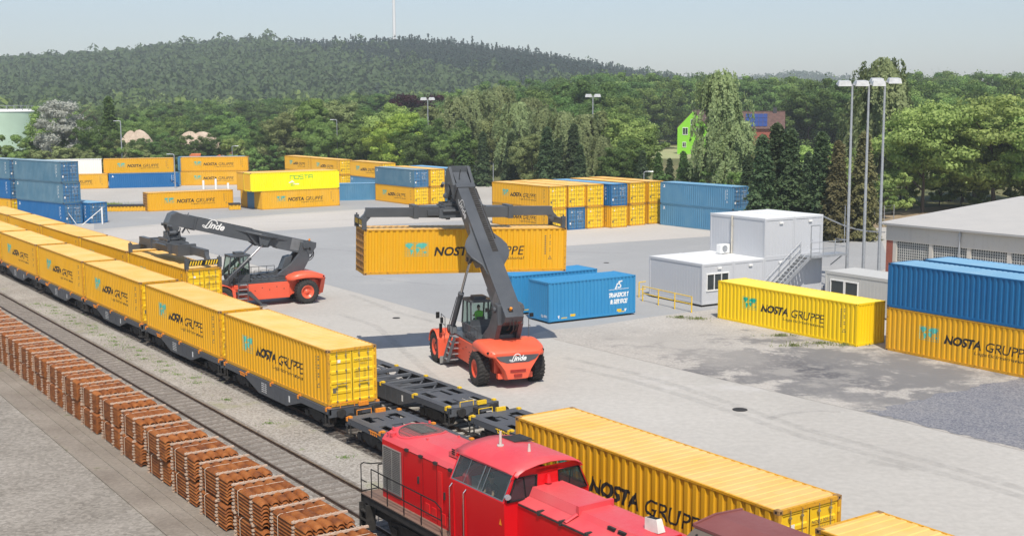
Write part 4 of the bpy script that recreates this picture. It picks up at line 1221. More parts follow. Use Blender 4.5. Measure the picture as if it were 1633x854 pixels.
    poly = [(1.5, -.50), (2.3, -.62), (2.9, -.95), (3.3, -1.08), (3.8, -1.08), (4.2, -.92), (4.8, -.62), (5.6, -.50), (5.6, .50), (4.8, .62), (4.2, .92), (3.8, 1.08), (3.3, 1.08), (2.9, .95), (2.3, .62), (1.5, .50)]
    poly = [(a_ + ws, b_ * (1.12 if abs(b_) > .8 else 1)) for a_, b_ in poly]
    br.prism(poly, .10, .24, 'xy')
    for s in (-1, 1):
        P = [(a_ + ws, b_) for a_, b_ in [(2.3, .10), (2.9, -.62), (3.5, -.74), (4.0, -.55), (4.7, .10)]]
        br.prism(P, s * .62 - .05, s * .62 + .05); br.prism([(3.0 + ws, .12), (3.15 + ws, -.58), (3.7 + ws, -.58), (3.95 + ws, .12)], s * 1.0 - .05, s * 1.0 + .05)
        br.cyl((3.4 + ws, s * .5, -.42), (3.4 + ws, s * 1.12, -.42), .12, n=12)
    br.build('boom_bracket', GREY_RS, root, bevel=.02)
    inn = MB(); inn.M = M; inn.box((L0 - .1, -.42, -.36), (reach_len - .2, .42, .36)); inn.box((L0 - .30, -.56, -.50), (L0 + .04, .56, .50))
    inn.build('inner_boom', GREY_RS, root, bevel=.02)
    ch = MB(); ch.M = M
    for k in range(30): ch.box((3.9 + k * .17, -.42, .455), (3.99 + k * .17, -.16, .49))
    ch.box((3.8, -.45, .442), (L0 - .1, -.13, .462)); ch.cyl((5.0, -.62, .22), (L0 - .2, -.62, .22), .07, n=8); ch.cyl((5.0, -.62, .02), (L0 - 1.4, -.62, .02), .05, n=8)
    ch.build('hose_chain', GRIME, root)
    be = MB(); be.M = M; be.mat(0).cyl((-.5, .12, .46), (-.5, .12, .62), .07, n=12); be.mat(1).box((-.62, .0, .44), (-.38, .24, .47)); be.build('warning_beacon', [AMBER, BLACKM], root)
    pt = MB(); pt.M = M; pt.mat(0).add([(.1, .504, -.44), (1.0, .504, -.44), (1.0, .504, .40), (.1, .504, .40)], [(0, 1, 2, 3)]); pt.build('metal_patch', MATS.get('light grey steel patch') or plain('light grey steel patch', (.16, .165, .17), .4), root)
    for s in (1, -1):                          # script word on both flanks
        q = MB(); q.M = M @ Matrix.Translation((L0 - .75 if s > 0 else L0 - 2.35, s * .506, 0)) @ Matrix.Rotation(PI if s > 0 else 0, 4, 'Z')
        script_word(q, 0, -.12, 1.65, 0); q.build('lettering', WHITE, root, recalc=False)
    # lift cylinders
    for s in (-1, 1):
        a_ = Vector((5.95, s * 1.12, 1.95)); b_ = M @ Vector((3.4 + ws, s * .88, -.42)); d_ = (b_ - a_); L_ = d_.length; d_.normalize()
        cy = MB(); cy.mat(0).cyl(a_, a_ + d_ * min(2.55, L_ * .62), .145, n=16); cy.cyl(a_ + d_ * min(2.5, L_ * .60), a_ + d_ * min(2.62, L_ * .64), .17, n=16)
        cy.mat(1).cyl(a_, b_, .075, n=12)
        cy.mat(0).cyl(b_ - d_ * .2, b_ + d_ * .12, .13, n=12); cy.cyl((a_.x, a_.y - .25, a_.z), (a_.x, a_.y + .25, a_.z), .17, n=12)
        cy.tube([a_ + Vector((0, s * .18, .2)), a_ + d_ * 2.3 + Vector((0, s * .18, .05))], .025)
        cy.build('lift_cylinder', [GREY_RS, STEEL], root)
        bk = MB(); bk.prism([(5.5, 1.72), (6.5, 1.72), (6.2, 2.15), (5.75, 2.15)], s * 1.12 - .2, s * 1.12 + .2); bk.build('cylinder_bracket', GREY_RS, root, bevel=.02)
    # cab
    x0, x1, hw_, z0, z1 = 3.95, 5.55, .66, 1.82, 3.72
    cb = MB()
    cb.prism([(x0, z0), (x1 - .1, z0), (x1 + .02, z0 + .55), (x0, z0 + .55)], -hw_, hw_)
    for s in (-1, 1):
        for a_, b_ in (((x0 + .04, z0 + .5), (x0 + .08, z1)), ((x0 + .72, z0 + .5), (x0 + .72, z1)), ((x1 + .05, z0 + .5), (x1 - .22, z1))):
            cb.bar((a_[0], s * (hw_ - .04), a_[1]), (b_[0], s * (hw_ - .04), b_[1]), .09, .08)
    cb.box((x0 - .05, -hw_ - .03, z1 - .05), (x1 - .15, hw_ + .03, z1 + .09)); cb.box((x0 + .3, -.35, z1 + .09), (x0 + .95, .35, z1 + .26))
    cb.box((x0 + .05, -.05 - .5, z0 + .5), (x0 + .1, .55, z0 + .9))
    co = cb.build('cab', GREY_RS, root, bevel=.015)
    gl = MB()
    for s in (-1, 1): gl.add([(x0 + .05, s * (hw_ - .01), z0 + .55), (x1 + .02, s * (hw_ - .01), z0 + .55), (x1 - .2, s * (hw_ - .01), z1 - .05), (x0 + .08, s * (hw_ - .01), z1 - .05)], [(0, 1, 2, 3)])
    gl.add([(x1 + .04, -hw_, z0 + .55), (x1 + .04, hw_, z0 + .55), (x1 - .2, hw_, z1 - .05), (x1 - .2, -hw_, z1 - .05)], [(0, 1, 2, 3)])
    gl.add([(x0, -hw_ + .1, z0 + .9), (x0, hw_ - .1, z0 + .9), (x0 + .04, hw_ - .1, z1 - .08), (x0 + .04, -hw_ + .1, z1 - .08)], [(0, 1, 2, 3)])
    gl.build('window', GLASS, co)
    st = MB(); st.box((x0 + .35, -.26, z0 + .5), (x0 + .82, .26, z0 + .68)); st.box((x0 + .28, -.26, z0 + .62), (x0 + .38, .20, z0 + 1.0)); st.cyl((x0 + 1.22, 0, z0 + .55), (x0 + 1.12, 0, z0 + .95), .03, n=8); st.lathe([(.15, 0), (.17, .01), (.15, .02)], (x0 + 1.14, 0, z0 + .93), 'z', 14)
    st.build('seat', GRIME, co)
    p = person(drv_label, (0, 0, 0), 0, HIVIS)
    p.matrix_world = Matrix.Translation(loc) @ Matrix.Rotation(rz, 4, 'Z') @ Matrix.Translation((x0 + .56, 0, z0 + .74)) @ Matrix.Scale(1.0, 4)
    p.rotation_euler = (0, 0, rz)
    # steps and railings on the left
    sp_ = MB()
    for k in range(5):
        z = .42 + k * .32; x = 4.95 - k * .04; sp_.mat(0).box((x - .34, 1.18, z), (x + .30, 1.80 - k * .07, z + .04))
    for x in (4.56, 5.26): sp_.mat(1).bar((x, 1.82, .36), (x - .16, 1.45, 1.76), .04, .16)
    sp_.build('steps', [GALV, GREY_RS], root)
    rl = MB()
    def rail(pts, r=.02):
        for a_, b_ in zip(pts[:-1], pts[1:]): rl.cyl(a_, b_, r, n=6)
    z = 1.8
    for y in (1.08, -1.08):
        rail([(1.5, y, z), (1.5, y, z + .85), (3.8, y, z + .85), (3.8, y, z)]); rail([(1.5, y, z + .45), (3.8, y, z + .45)])
        for x in (2.1, 2.7, 3.3): rail([(x, y, z), (x, y, z + .85)])
    rail([(5.2, 1.75, 1.75), (5.2, 1.75, 2.75), (5.9, 1.75, 2.85), (6.0, 1.75, 1.8)]); rail([(4.5, 1.6, 1.7), (4.5, 1.5, 2.6)]); rail([(5.2, 1.75, 2.3), (5.95, 1.75, 2.35)])
    rail([(-.1, -1.2, 2.4), (-.1, -1.2, 3.4)]); rail([(-.1, -1.2, 3.0), (-.35, -1.2, 3.0)])
    rl.build('hand_rail', GREY_RS, root)
    mr = MB(); mr.box((5.9, 1.85, 2.6), (5.96, 2.05, 2.95)); mr.box((5.2, 1.85, 2.45), (5.3, 2.0, 2.75)); mr.cyl((5.55, 1.9, 1.85), (5.55, 1.9, 2.35), .09, n=10)
    mr.box((-.5, -1.32, 3.5), (-.42, -1.12, 3.7)); mr.box((-.5, 1.12, 3.9), (-.42, 1.32, 4.1)); mr.bar((-.3, .5, 3.9), (-.45, 1.2, 4.0), .03)
    mr.build('mirror', BLACKM, root)
    sc = MB(); sc.prism([(5.4, 1.15), (5.25, 1.25), (4.2, 1.22), (3.3, .20), (3.0, .18), (2.95, .10), (3.4, .10), (4.4, .98), (5.3, 1.05)], 1.20, 1.42)
    if guard: sc.build('side_guard', GREY_RS, root, bevel=.015)
    hs = MB()
    for k, (yy, rr_) in enumerate(((.2, .75), (.05, .9), (-.15, .82))):
        pts = [Vector((-.55 - rr_ * .75 * math.sin(t), yy, piv.z - .1 - rr_ * (1 - math.cos(t)) * .62)) for t in [PI * q / 12 for q in range(13)]]
        hs.tube(pts, .028, 6)
    hs.build('hydraulic_hoses', GRIME, root)
    # ---------------- head and spreader
    tip = M @ Vector((reach_len, 0, 0))
    hd = MB(); zr = sp_z + .95
    for s in (-1, 1):
        x_, z_ = tip.x, tip.z
        hd.prism([(x_ - 1.5 * math.cos(ang), z_ - 1.5 * math.sin(ang) + .40), (x_ - .3, z_ + .46), (x_ + .10, z_ + .30), (x_ + .38, z_ - .25), (x_ + .42, zr + .75), (x_ + .22, zr + .30), (x_ - .22, zr + .30), (x_ - .40, zr + .70), (x_ - .30, z_ - .55), (x_ - .62, z_ - .62), (x_ - 1.5 * math.cos(ang) + .1, z_ - 1.5 * math.sin(ang) - .40)], s * .56 - .09, s * .56 + .09)
    hd.cyl((tip.x, -.62, zr + .72), (tip.x, .62, zr + .72), .28, n=18); hd.cyl((tip.x + .05, -.60, tip.z - .05), (tip.x + .05, .60, tip.z - .05), .20, n=14)
    hd.box((tip.x - .25, -.46, zr + .4), (tip.x + .28, .46, zr + 1.1)); hd.prism([(tip.x - .3, tip.z - .1), (tip.x - .3, tip.z + .50), (tip.x + .12, tip.z + .33), (tip.x + .40, tip.z - .25), (tip.x + .42, zr + .9), (tip.x + .2, zr + .9), (tip.x + .1, tip.z - .3)], -.60, .60); hd.cyl((tip.x + .2, -.8, tip.z - .5), (tip.x + .5, -.8, zr + .9), .10, n=8); hd.cyl((tip.x + .2, .8, tip.z - .5), (tip.x + .5, .8, zr + .9), .10, n=8)
    hd.build('boom_head', GREY_RS, root, bevel=.02)
    dc = MB(); dc.mat(0).cyl((tip.x - .62, .0, tip.z - .7), (tip.x - .55, 0, zr + .3), .035, n=8); dc.mat(0).cyl((tip.x - .9, .42, tip.z - .6), (tip.x - .6, .42, zr + .3), .07, n=8)
    dc.tube([Vector((tip.x - .9 + .3 * math.sin(t) - .3, .2, tip.z + .35 - .9 * t / PI * 1.6)) for t in [PI * q / 8 for q in range(9)]], .03)
    dc.build('damping_cylinder', [GREY_RS, STEEL], root)
    ro = MB(); ro.cyl((tip.x, 0, zr - .12), (tip.x, 0, zr + .12), .62, n=28); ro.cyl((tip.x, 0, zr + .12), (tip.x, 0, zr + .32), .45, n=20); ro.cyl((tip.x, 0, zr - .3), (tip.x, 0, zr - .12), .5, n=24)
    for k in range(4):
        t = PI / 4 + k * PI / 2; ro.cyl((tip.x + .55 * math.cos(t), .55 * math.sin(t), zr - .1), (tip.x + .55 * math.cos(t), .55 * math.sin(t), zr + .42), .11, n=10)
    ro.cyl((tip.x - .1, .62, zr + .35), (tip.x + .35, .62, zr + .35), .17, n=12)
    ro.build('rotator', GREY_RS, root)
    # spreader frame: its own empty so that it can be turned, local x along the container
    T = Matrix.Translation((tip.x, 0, sp_z)) @ Matrix.Rotation(sp_yaw, 4, 'Z')
    TS = T @ Matrix.Translation((sp_off[0], sp_off[1], 0)) @ Matrix.Rotation(sp_roll, 4, 'Y')
    sx = MB(); sx.M = T
    sx.box((-.95, -.66, .30), (.95, .66, .74)); sx.box((-1.3, -.75, .1), (1.3, -.60, .66)); sx.box((-1.3, .60, .1), (1.3, .75, .66)); sx.cyl((-1.1, -.8, .5), (1.1, -.8, .5), .09, n=10)
    for x in (-.75, .75):
        for y in (-.55, .55): sx.box((x - .12, y - .08, .0), (x + .12, y + .08, .95))
    sx.box((-1.0, -.66, .78), (1.0, -.50, .95)); sx.box((-1.0, .50, .78), (1.0, .66, .95))
    sx.build('side_shift_frame', GREY_RS, root, bevel=.01)
    sb_ = MB(); sb_.M = TS
    for y in (-.36, .36): sb_.box((-2.9, y - .22, -.02), (2.9, y + .22, .62))
    for x in (-2.85, -1.2, 1.2, 2.85): sb_.box((x - .14, -.66, -.08), (x + .14, .66, .70))
    sb_.cyl((-2.6, 0, .3), (2.6, 0, .3), .10, n=10); sb_.box((-2.2, -.75, .1), (-1.3, -.56, .42)); sb_.box((1.5, .56, .1), (2.3, .78, .45))
    sb_.build('spreader_beam', GREY_RS, root, bevel=.01)
    for s in (-1, 1):
        ar = MB(); ar.M = TS; y = .36 * s
        ar.box((s * 2.2, y - .17, .02), (s * arm, y + .17, .56))
        ar.prism([(s * (arm - .05), .56), (s * (arm + .10), .20), (s * (arm + .32), -.02), (s * (arm + .32), -.30), (s * (arm - .0), -.30), (s * (arm - .30), .05), (s * (arm - .9), .05)], y - .13, y + .13)
        ao = ar.build('telescopic_arm', GREY_RS, root, bevel=.01)
        eb = MB(); eb.M = TS; xe = s * 5.98
        eb.mat(0).box((xe - .10, -1.24, -.42), (xe + .10, 1.24, -.06))
        for y in (-1.14, 1.14): eb.box((xe - .12, y - .12, -.62), (xe + .12, y + .12, .06)); eb.cyl((xe, y, .06), (xe, y, .16), .05, n=8)
        eo = eb.build('end_beam', GREY_RS, root)
        hz_ = MB(); hz_.M = TS; xo = xe + s * .112
        hz_.mat(0).box((xe + s * .10, -1.0, -.40), (xo, 1.0, -.08))
        for k in range(11):
            y = -.96 + k * .18
            if abs(k - 5) < .6: continue
            hz_.mat(1).add([(xo + s * .004, y - .03, -.38), (xo + s * .004, y + .06, -.38), (xo + s * .004, y + .16, -.10), (xo + s * .004, y + .07, -.10)], [(0, 1, 2, 3)])
        hz_.build('hazard_stripes', [BLACKM, YSTEEL], eo)
    return root
GREY2 = None
# left machine: gripping the container on the far train
c_end = uvp(-79.0 - 6.095, V2, 0)
h2 = R(210.5)
d2 = Vector((math.cos(h2), math.sin(h2), 0))
ang2 = R(14.6); reach2 = 9.9
tipx = -.25 + reach2 * math.cos(ang2)
loc2 = c_end - d2 * tipx
yaw2 = TH - h2
reach_stacker('orange red reach stacker with low boom gripping a yellow container of the far train', loc2, h2, ang2, reach2, ZD + HC + .62, (0, 0), yaw2, 0,
              'driver in a green vest sitting in the cab of the left reach stacker')
# right machine: container lifted high
mid = (pl + pr) / 2 + Vector((-math.sin(HA), math.cos(HA), 0)) * 1.22
ang1 = R(38.2); reach1 = 10.6; h1 = R(110.3)
d1 = Vector((math.cos(h1), math.sin(h1), 0))
tipx1 = -.25 + reach1 * math.cos(ang1)
loc1 = Vector((-.30, 63.5, 0))
tip1 = loc1 + d1 * tipx1
yaw1 = HA - h1
off = Matrix.Rotation(-HA, 4, 'Z') @ (mid - tip1)
reach_stacker('orange red reach stacker with raised boom holding a yellow container in the air', loc1, h1, ang1, reach1, (pl.z + pr.z) / 2 + HC + .62, (off.x, off.y * .0 + off.y), yaw1, math.asin((pl.z - pr.z) / 12.19),
              'driver in a green vest sitting in the cab of the right reach stacker', guard=False, ws=.75)
print('OFF', off, 'tip1', tip1, 'mid', mid, 'loc2', loc2)
# ================================================================== red locomotive
def locomotive():
    root = empty('diesel_locomotive', uvp(-36.4, 19.95, 0), TH, 'red diesel locomotive on the inner track at the bottom of the picture', 'locomotive')
    LN = 15.0
    f = MB(); f.box((.1, -1.42, 1.06), (LN, 1.42, 1.22)); f.box((.1, -1.42, .72), (.34, 1.42, 1.10)); f.box((LN - .25, -1.42, .72), (LN, 1.42, 1.1))
    for y in (-1.0, 1.0): f.box((.3, y - .12, .74), (LN - .2, y + .12, 1.06))
    f.cyl((5.4, 0, .72), (8.4, 0, .72), .50, n=18)
    f.build('underframe', GRIME, root, bevel=.01)
    w = MB(); w.box((.12, -1.46, 1.225), (LN, -.98, 1.262)); w.box((.12, .98, 1.225), (LN, 1.46, 1.262)); w.box((.12, -.98, 1.225), (.95, .98, 1.262))
    w.build('walkway', PLANK, root)
    for xb in (3.0, 12.0):
        b = MB()
        for s in (-1, 1):
            y = s * 1.08
            b.prism([(xb - 1.6, .78), (xb - 1.4, .48), (xb - .5, .42), (xb + .5, .42), (xb + 1.4, .48), (xb + 1.6, .78), (xb + .6, .92), (xb - .6, .92)], y - .07, y + .07)
            for dx in (-1.05, 1.05):
                b.box((xb + dx - .2, y - .13, .40), (xb + dx + .2, y + .13, .72))
                for k in (-.3, .3): b.cyl((xb + dx + k, y, .5), (xb + dx + k, y, .85), .085, n=10)
        b.box((xb - .3, -1.0, .5), (xb + .3, 1.0, .9))
        bo = b.build('bogie', GRIME, root)
        for dx in (-1.05, 1.05):
            q = MB()
            for s in (-1, 1): q.lathe([(.1, s * .69), (.44, s * .68), (.50, s * .70), (.50, s * .79), (.44, s * .80), (.38, s * .76), (.14, s * .78), (.1, s * .95)], (xb + dx, 0, .60), 'y', 24)
            q.cyl((xb + dx, -.95, .6), (xb + dx, .95, .6), .09, n=8); q.build('wheelset', MATS['worn wheel steel'], bo)
    bt = MB(); bt.box((4.9, -1.3, .42), (6.0, -.85, 1.05)); bt.box((7.6, -1.3, .42), (9.0, -.85, 1.05)); bt.build('battery_box', GRIME, root, bevel=.02)
    for s in (-1, 1):
        b = MB(); b.cyl((.12, s * .87, 1.02), (-.28, s * .87, 1.02), .13, n=14); b.cyl((-.28, s * .87, 1.02), (-.34, s * .87, 1.02), .24, n=20); b.build('buffer', GRIME, root)
    st = MB()
    for k in range(3): st.box((.2, -1.55, .32 + k * .3), (.62, -1.22, .36 + k * .3))
    for x in (.18, .64): st.box((x - .02, -1.56, .28), (x + .02, -1.20, 1.2))
    st.build('steps', GRIME, root)
    # front hood
    h = MB()
    prof = [(-1.04, 1.24), (-1.04, 3.20), (-.93, 3.36), (-.55, 3.54), (0, 3.585), (.55, 3.54), (.93, 3.36), (1.04, 3.20), (1.04, 1.24)]
    h.mat(0)
    def shell(x0, x1, P, top_from):
        n = len(P); pts = [(x0, a, b) for a, b in P] + [(x1, a, b) for a, b in P]
        for i in range(n - 1):
            h.mat(1 if min(P[i][1], P[i + 1][1]) >= top_from - .2 else 0).add([pts[i], pts[i + 1], pts[i + 1 + n], pts[i + n]], [(0, 1, 2, 3)], False)
        h.mat(0).add(pts[:n], [tuple(range(n))], False); h.add(pts[n:], [tuple(range(n))], False)
    shell(.92, 6.2, prof, 3.36)
    hood = h.build('front_hood', [LRED, LRED_T], root, bevel=.0)
    # seams, door joints and hinge lugs
    se = MB()
    for x in (2.35, 3.6, 4.45, 5.3): se.box((x - .008, -1.048, 1.30), (x + .008, -1.03, 3.18))
    se.box((2.5, -1.05, 3.185), (5.6, -1.035, 3.20))
    se.build('panel_seam', MATS.get('dark red seam') or plain('dark red seam', (.18, .004, .006), .5), hood)
    lug = MB()
    for x in (2.6, 3.5, 4.4, 5.3): lug.box((x - .09, -1.10, 3.16), (x + .09, -1.02, 3.25))
    for x, z in ((3.3, 2.3), (4.9, 2.2)): lug.box((x, -1.085, z), (x + .06, -1.04, z + .22))
    lug.build('latch', GRIME, hood)
    pn = MB()
    for (x, z) in ((3.75, 1.45), (4.15, 1.42), (4.7, 1.38), (5.05, 1.35)): pn.box((x, -1.062, z), (x + .26, -1.038, z + .34))
    pn.box((4.55, -1.055, 1.8), (4.78, -1.038, 3.0))
    pn.build('louvre_panel', MATS.get('red louvre panel') or plain('red louvre panel', (.70, .02, .02), .35), hood)
    # side radiator grille (slats) and roof fan grille
    gr = MB(); gr.mat(1).box((1.02, -1.05, 1.58), (2.22, -1.03, 3.02)); gr.mat(0)
    for k in range(24): gr.box((1.04, -1.085, 1.60 + k * .06), (2.20, -1.045, 1.626 + k * .06))
    for x in (1.03, 1.62, 2.20): gr.box((x - .015, -1.092, 1.58), (x + .015, -1.05, 3.03))
    for z in (1.575, 3.02): gr.box((1.02, -1.092, z - .015), (2.22, -1.05, z + .015))
    gr.build('radiator_grille', [plain('bare aluminium slats', (.42, .42, .40), .4, .6), BLACKM], hood)
    fg = MB()
    n = 28; ov = [(1.75 + .72 * math.cos(t) * (1.15 if math.cos(t) > 0 else 1), .78 * math.sin(t)) for t in [2 * PI * k / n for k in range(n)]]
    zz = lambda y: float(np.interp(abs(y), [0, .55, .93, 1.04], [3.59, 3.545, 3.365, 3.205]))
    [fg.mat(1).add([(ov[k_][0], ov[k_][1], zz(ov[k_][1]) + .012), (ov[(k_ + 1) % n][0], ov[(k_ + 1) % n][1], zz(ov[(k_ + 1) % n][1]) + .012), (ov[(n - k_ - 1) % n][0], ov[(n - k_ - 1) % n][1], zz(ov[(n - k_ - 1) % n][1]) + .012), (ov[(n - k_) % n][0], ov[(n - k_) % n][1], zz(ov[(n - k_) % n][1]) + .012)], [(0, 1, 2, 3)], False) for k_ in range(0, n // 2)]
    fg.mat(1).add([(1.15, -.3, 3.60), (2.3, -.3, 3.60), (2.3, .3, 3.60), (1.15, .3, 3.60)], [(0, 1, 2, 3)], False)
    ov2 = [(1.75 + (x - 1.75) * 1.1, y * 1.1) for x, y in ov]
    pts = [(x, y, zz(y) + .022) for x, y in ov] + [(x, y, zz(y) + .022) for x, y in ov2] + [(x, y, zz(y) - .10) for x, y in ov2]
    fg.mat(2).add(pts, [(k, (k + 1) % n, (k + 1) % n + n, k + n) for k in range(n)] + [(k + n, (k + 1) % n + n, (k + 1) % n + 2 * n, k + 2 * n) for k in range(n)], False)
    fg.mat(0)
    for k in range(15):
        x = 1.08 + k * .1
        ys = .74 * math.sqrt(max(0, 1 - ((x - 1.75) / (.72 * (1.15 if x > 1.75 else 1))) ** 2))
        if ys > .08: [fg.bar((x, ys * q_, zz(ys * q_) + .02), (x, ys * (q_ + .25), zz(ys * (q_ + .25)) + .02), .014, .012) for q_ in (-1, -.75, -.5, -.25, 0, .25, .5, .75)]
    for k in range(13):
        y = -.66 + k * .11; xs = math.sqrt(max(0, 1 - (y / .78) ** 2)); fg.bar((1.75 - .72 * xs, y, zz(y) + .02), (1.75 + .82 * xs, y, zz(y) + .02), .012, .012)
    fg.build('fan_grille', [plain('grey wire mesh', (.20, .19, .17), .6, .3), plain('dark dusty fan mesh', (.085, .078, .068), .8, var=.5, scale=9), LRED_T], hood)
    v = MB(); v.mat(0).prism([(4.7, 3.50), (5.5, 3.52), (5.5, 3.86), (5.3, 3.90), (4.7, 3.62)], -.75, -.1); v.mat(1)
    for j in range(2):
        for k in range(3): v.box((4.9 + j * .28, -.765, 3.60 + k * .07), (5.06 + j * .28, -.748, 3.63 + k * .07))
    v.build('air_intake', [LRED_T, BLACKM], hood)
    lp = MB(); lp.mat(0).cyl((1.35, -.86, 3.38), (1.35, -.86, 3.50), .11, n=12); lp.cyl((1.2, -.95, 3.42), (1.2, -1.0, 3.50), .03, n=6)
    for x, y in ((1.0, -.7), (1.0, .7), (3.2, .5), (2.9, -.5)): lp.box((x, y, 3.5), (x + .06, y + .06, 3.60))
    lp.build('lifting_lug', LRED_T, hood)
    # cab
    c = MB(); x0, x1 = 5.75, 9.15
    low = [(-1.45, 1.24), (-1.49, 2.9), (-1.14, 3.80), (-1.02, 3.92)]
    P = [(-1.46, 1.24), (-1.49, 2.80), (-1.20, 3.86), (1.20, 3.86), (1.49, 2.80), (1.46, 1.24)]
    # side walls with window openings: lower wall, upper frame
    for s in (-1, 1):
        c.mat(0)
        c.add([(x0, s * 1.46, 1.24), (x1, s * 1.46, 1.24), (x1, s * 1.49, 2.86), (x0, s * 1.49, 2.86)], [(0, 1, 2, 3)])
        def sp(x, t): return (x, s * (1.49 + (1.22 - 1.49) * t), 2.86 + (3.86 - 2.86) * t)
        for (a, b, t0, t1) in ((x0, x1, 0, .06), (x0, x1, .90, 1.0), (x0, x0 + .12, .06, .90), (x1 - .12, x1, .06, .90)):
            c.add([sp(a, t0), sp(b, t0), sp(b, t1), sp(a, t1)], [(0, 1, 2, 3)])
        c.box((6.0, s * 1.50, 1.26), (6.03, s * 1.465, 2.84)); c.box((6.75, s * 1.50, 1.26), (6.78, s * 1.465, 2.84))
    for x, sg in ((x0, -1), (x1, 1)):
        c.add([(x, -1.46, 1.24), (x, 1.46, 1.24), (x, 1.49, 2.86), (x, -1.49, 2.86)], [(0, 1, 2, 3)])
        # upper end wall with two windows
        for (y0, y1, z0_, z1_) in ((-1.47, -1.36, 2.86, 3.86), (-.42, .42, 2.86, 3.86), (1.36, 1.47, 2.86, 3.86), (-1.4, 1.4, 3.66, 3.92)):
            c.add([(x, y0 if z0_ > 3 else y0, z0_), (x, y1, z0_), (x, max(-1.22, min(1.22, y1)), z1_), (x, max(-1.22, min(1.22, y0)), z1_)], [(0, 1, 2, 3)])
    c.box((x0 + .02, -1.4, 1.3), (x1 - .02, 1.4, 1.34))
    cab_ = c.build('cab', LRED, root)
    rf = MB(); rings = []
    for y, z in ((-1.30, 3.80), (-1.24, 3.90), (-1.0, 4.02), (-.5, 4.13), (0, 4.17), (.5, 4.13), (1.0, 4.02), (1.24, 3.90), (1.30, 3.80)):
        rings.append([(x0 - .12, y, z), (x0 + .4, y, z + .01), (x1 - .4, y, z + .01), (x1 + .16, y * .96, z - .02), (x1 + .16, y * .96, z - .06), (x0 - .12, y, z - .05)])
    rf.loft(rings, smooth=True); ro_ = rf.build('cab_roof', LRED_T, cab_)
    rx = MB(); rx.mat(0).cyl((6.9, -.35, 4.15), (6.9, -.35, 4.19), .12, n=12); rx.cyl((6.9, -.35, 4.17), (6.9, -.35, 4.60), .055, .04, n=10); rx.cyl((8.1, .0, 4.16), (8.1, 0, 4.40), .06, .035, n=10)
    rx.mat(1).box((6.1, .25, 4.15), (6.85, .95, 4.19)); rx.mat(2).bar((6.05, .2, 4.2), (6.9, .2, 4.2), .02); rx.bar((6.05, 1.0, 4.12), (6.9, 1.0, 4.12), .02); rx.bar((6.05, .2, 4.2), (6.05, 1.0, 4.12), .02); rx.bar((6.9, .2, 4.2), (6.9, 1.0, 4.12), .02)
    rx.build('antenna', [plain('cream antenna plastic', (.55, .5, .45), .5), GRIME, GRIME], ro_)
    for k in range(5):
        pass
    for s in (-1, 1):
        gl = MB(); i = .012
        def sq(x, t): return (x, s * (1.49 + (1.22 - 1.49) * t - i), 2.86 + t)
        gl.mat(0).add([sq(x0 + .1, .06), sq(x1 - .1, .06), sq(x1 - .1, .9), sq(x0 + .1, .9)], [(0, 1, 2, 3)])
        g_ = gl.build('side_window', MATS.get('cab window glass') or glass('cab window glass', (.10, .13, .13), .04, .30), cab_)
        fr = MB(); i = -.012
        for (a, b, t0, t1) in ((x0 + .1, x1 - .1, .04, .08), (x0 + .1, x1 - .1, .88, .92), (x0 + .09, x0 + .14, .06, .9), (x1 - .14, x1 - .09, .06, .9), (x0 + 1.72, x0 + 1.78, .06, .9), (x0 + .85, x0 + .88, .06, .9), (x0 + 2.0, x0 + 2.04, .06, .9)):
            fr.add([sq(a, t0), sq(b, t0), sq(b, t1), sq(a, t1)], [(0, 1, 2, 3)])
        fr.build('window_frame', plain('grey window frame', (.20, .21, .21), .4, .5) if 'grey window frame' not in MATS else MATS['grey window frame'], g_)
    for x in (x0, x1):
        for s in (-1, 1):
            gl = MB(); gl.add([(x, s * .42, 2.90), (x, s * 1.38, 2.90), (x, s * 1.18, 3.66), (x, s * .42, 3.66)], [(0, 1, 2, 3)])
            gw = gl.build('end_window', GLASS_D, cab_)
            fr = MB(); q = .02 if x == x1 else -.02
            P = [(s * .42, 2.88), (s * 1.40, 2.88), (s * 1.19, 3.68), (s * .42, 3.68)]
            for a_, b_ in zip(P, P[1:] + P[:1]): fr.bar((x + q, a_[0], a_[1]), (x + q, b_[0], b_[1]), .05, .03)
            fr.bar((x + q, s * .75, 2.9), (x + q, s * .9, 3.66), .02, .02)
            fr.build('window_seal', BLACKM, gw)
    hr = MB()
    for x in (5.95, 6.85): hr.tube([(x, -1.50, 1.3), (x, -1.60, 1.36), (x, -1.60, 2.70), (x, -1.50, 2.78)], .02, 6)
    hr.build('grab_rail', STEEL, cab_)
    ins = MB(); ins.box((7.4, -.4, 1.3), (8.2, .9, 2.95)); ins.box((6.1, -.9, 2.3), (6.7, .9, 2.9)); ins.build('control_desk', plain('pale grey desk', (.35, .36, .34), .6), cab_)
    hl = MB(); hl.cyl((x1 + .02, -1.44, 3.1), (x1 + .12, -1.46, 3.1), .09, n=12); hl.build('cab_lamp', GALV, cab_)
    horn = MB(); horn.cyl((x1 + .05, .0, 3.32), (x1 + .05, 0, 3.62), .11, .04, n=12); horn.build('horn', LRED, cab_)
    mk = MB(); mk.M = Matrix.Translation((0, -1.492, 0)); mk.mat(0).add([(8.85, 0, 2.32), (9.02, 0, 2.32), (8.935, 0, 2.48)], [(0, 1, 2)]); mk.build('warning_mark', AMBER, cab_, recalc=False)
    # rear hood
    r = MB(); h = r
    def shell2(x0_, x1_, P, split, caps=True):
        n = len(P); pts = [(x0_, a, b) for a, b in P] + [(x1_, a, b) for a, b in P]
        for i in range(n - 1):
            r.mat(1 if min(P[i][1], P[i + 1][1]) >= split else 0).add([pts[i], pts[i + 1], pts[i + 1 + n], pts[i + n]], [(0, 1, 2, 3)], False)
        if caps: r.mat(0).add(pts[:n], [tuple(range(n))], False); r.add(pts[n:], [tuple(range(n))], False)
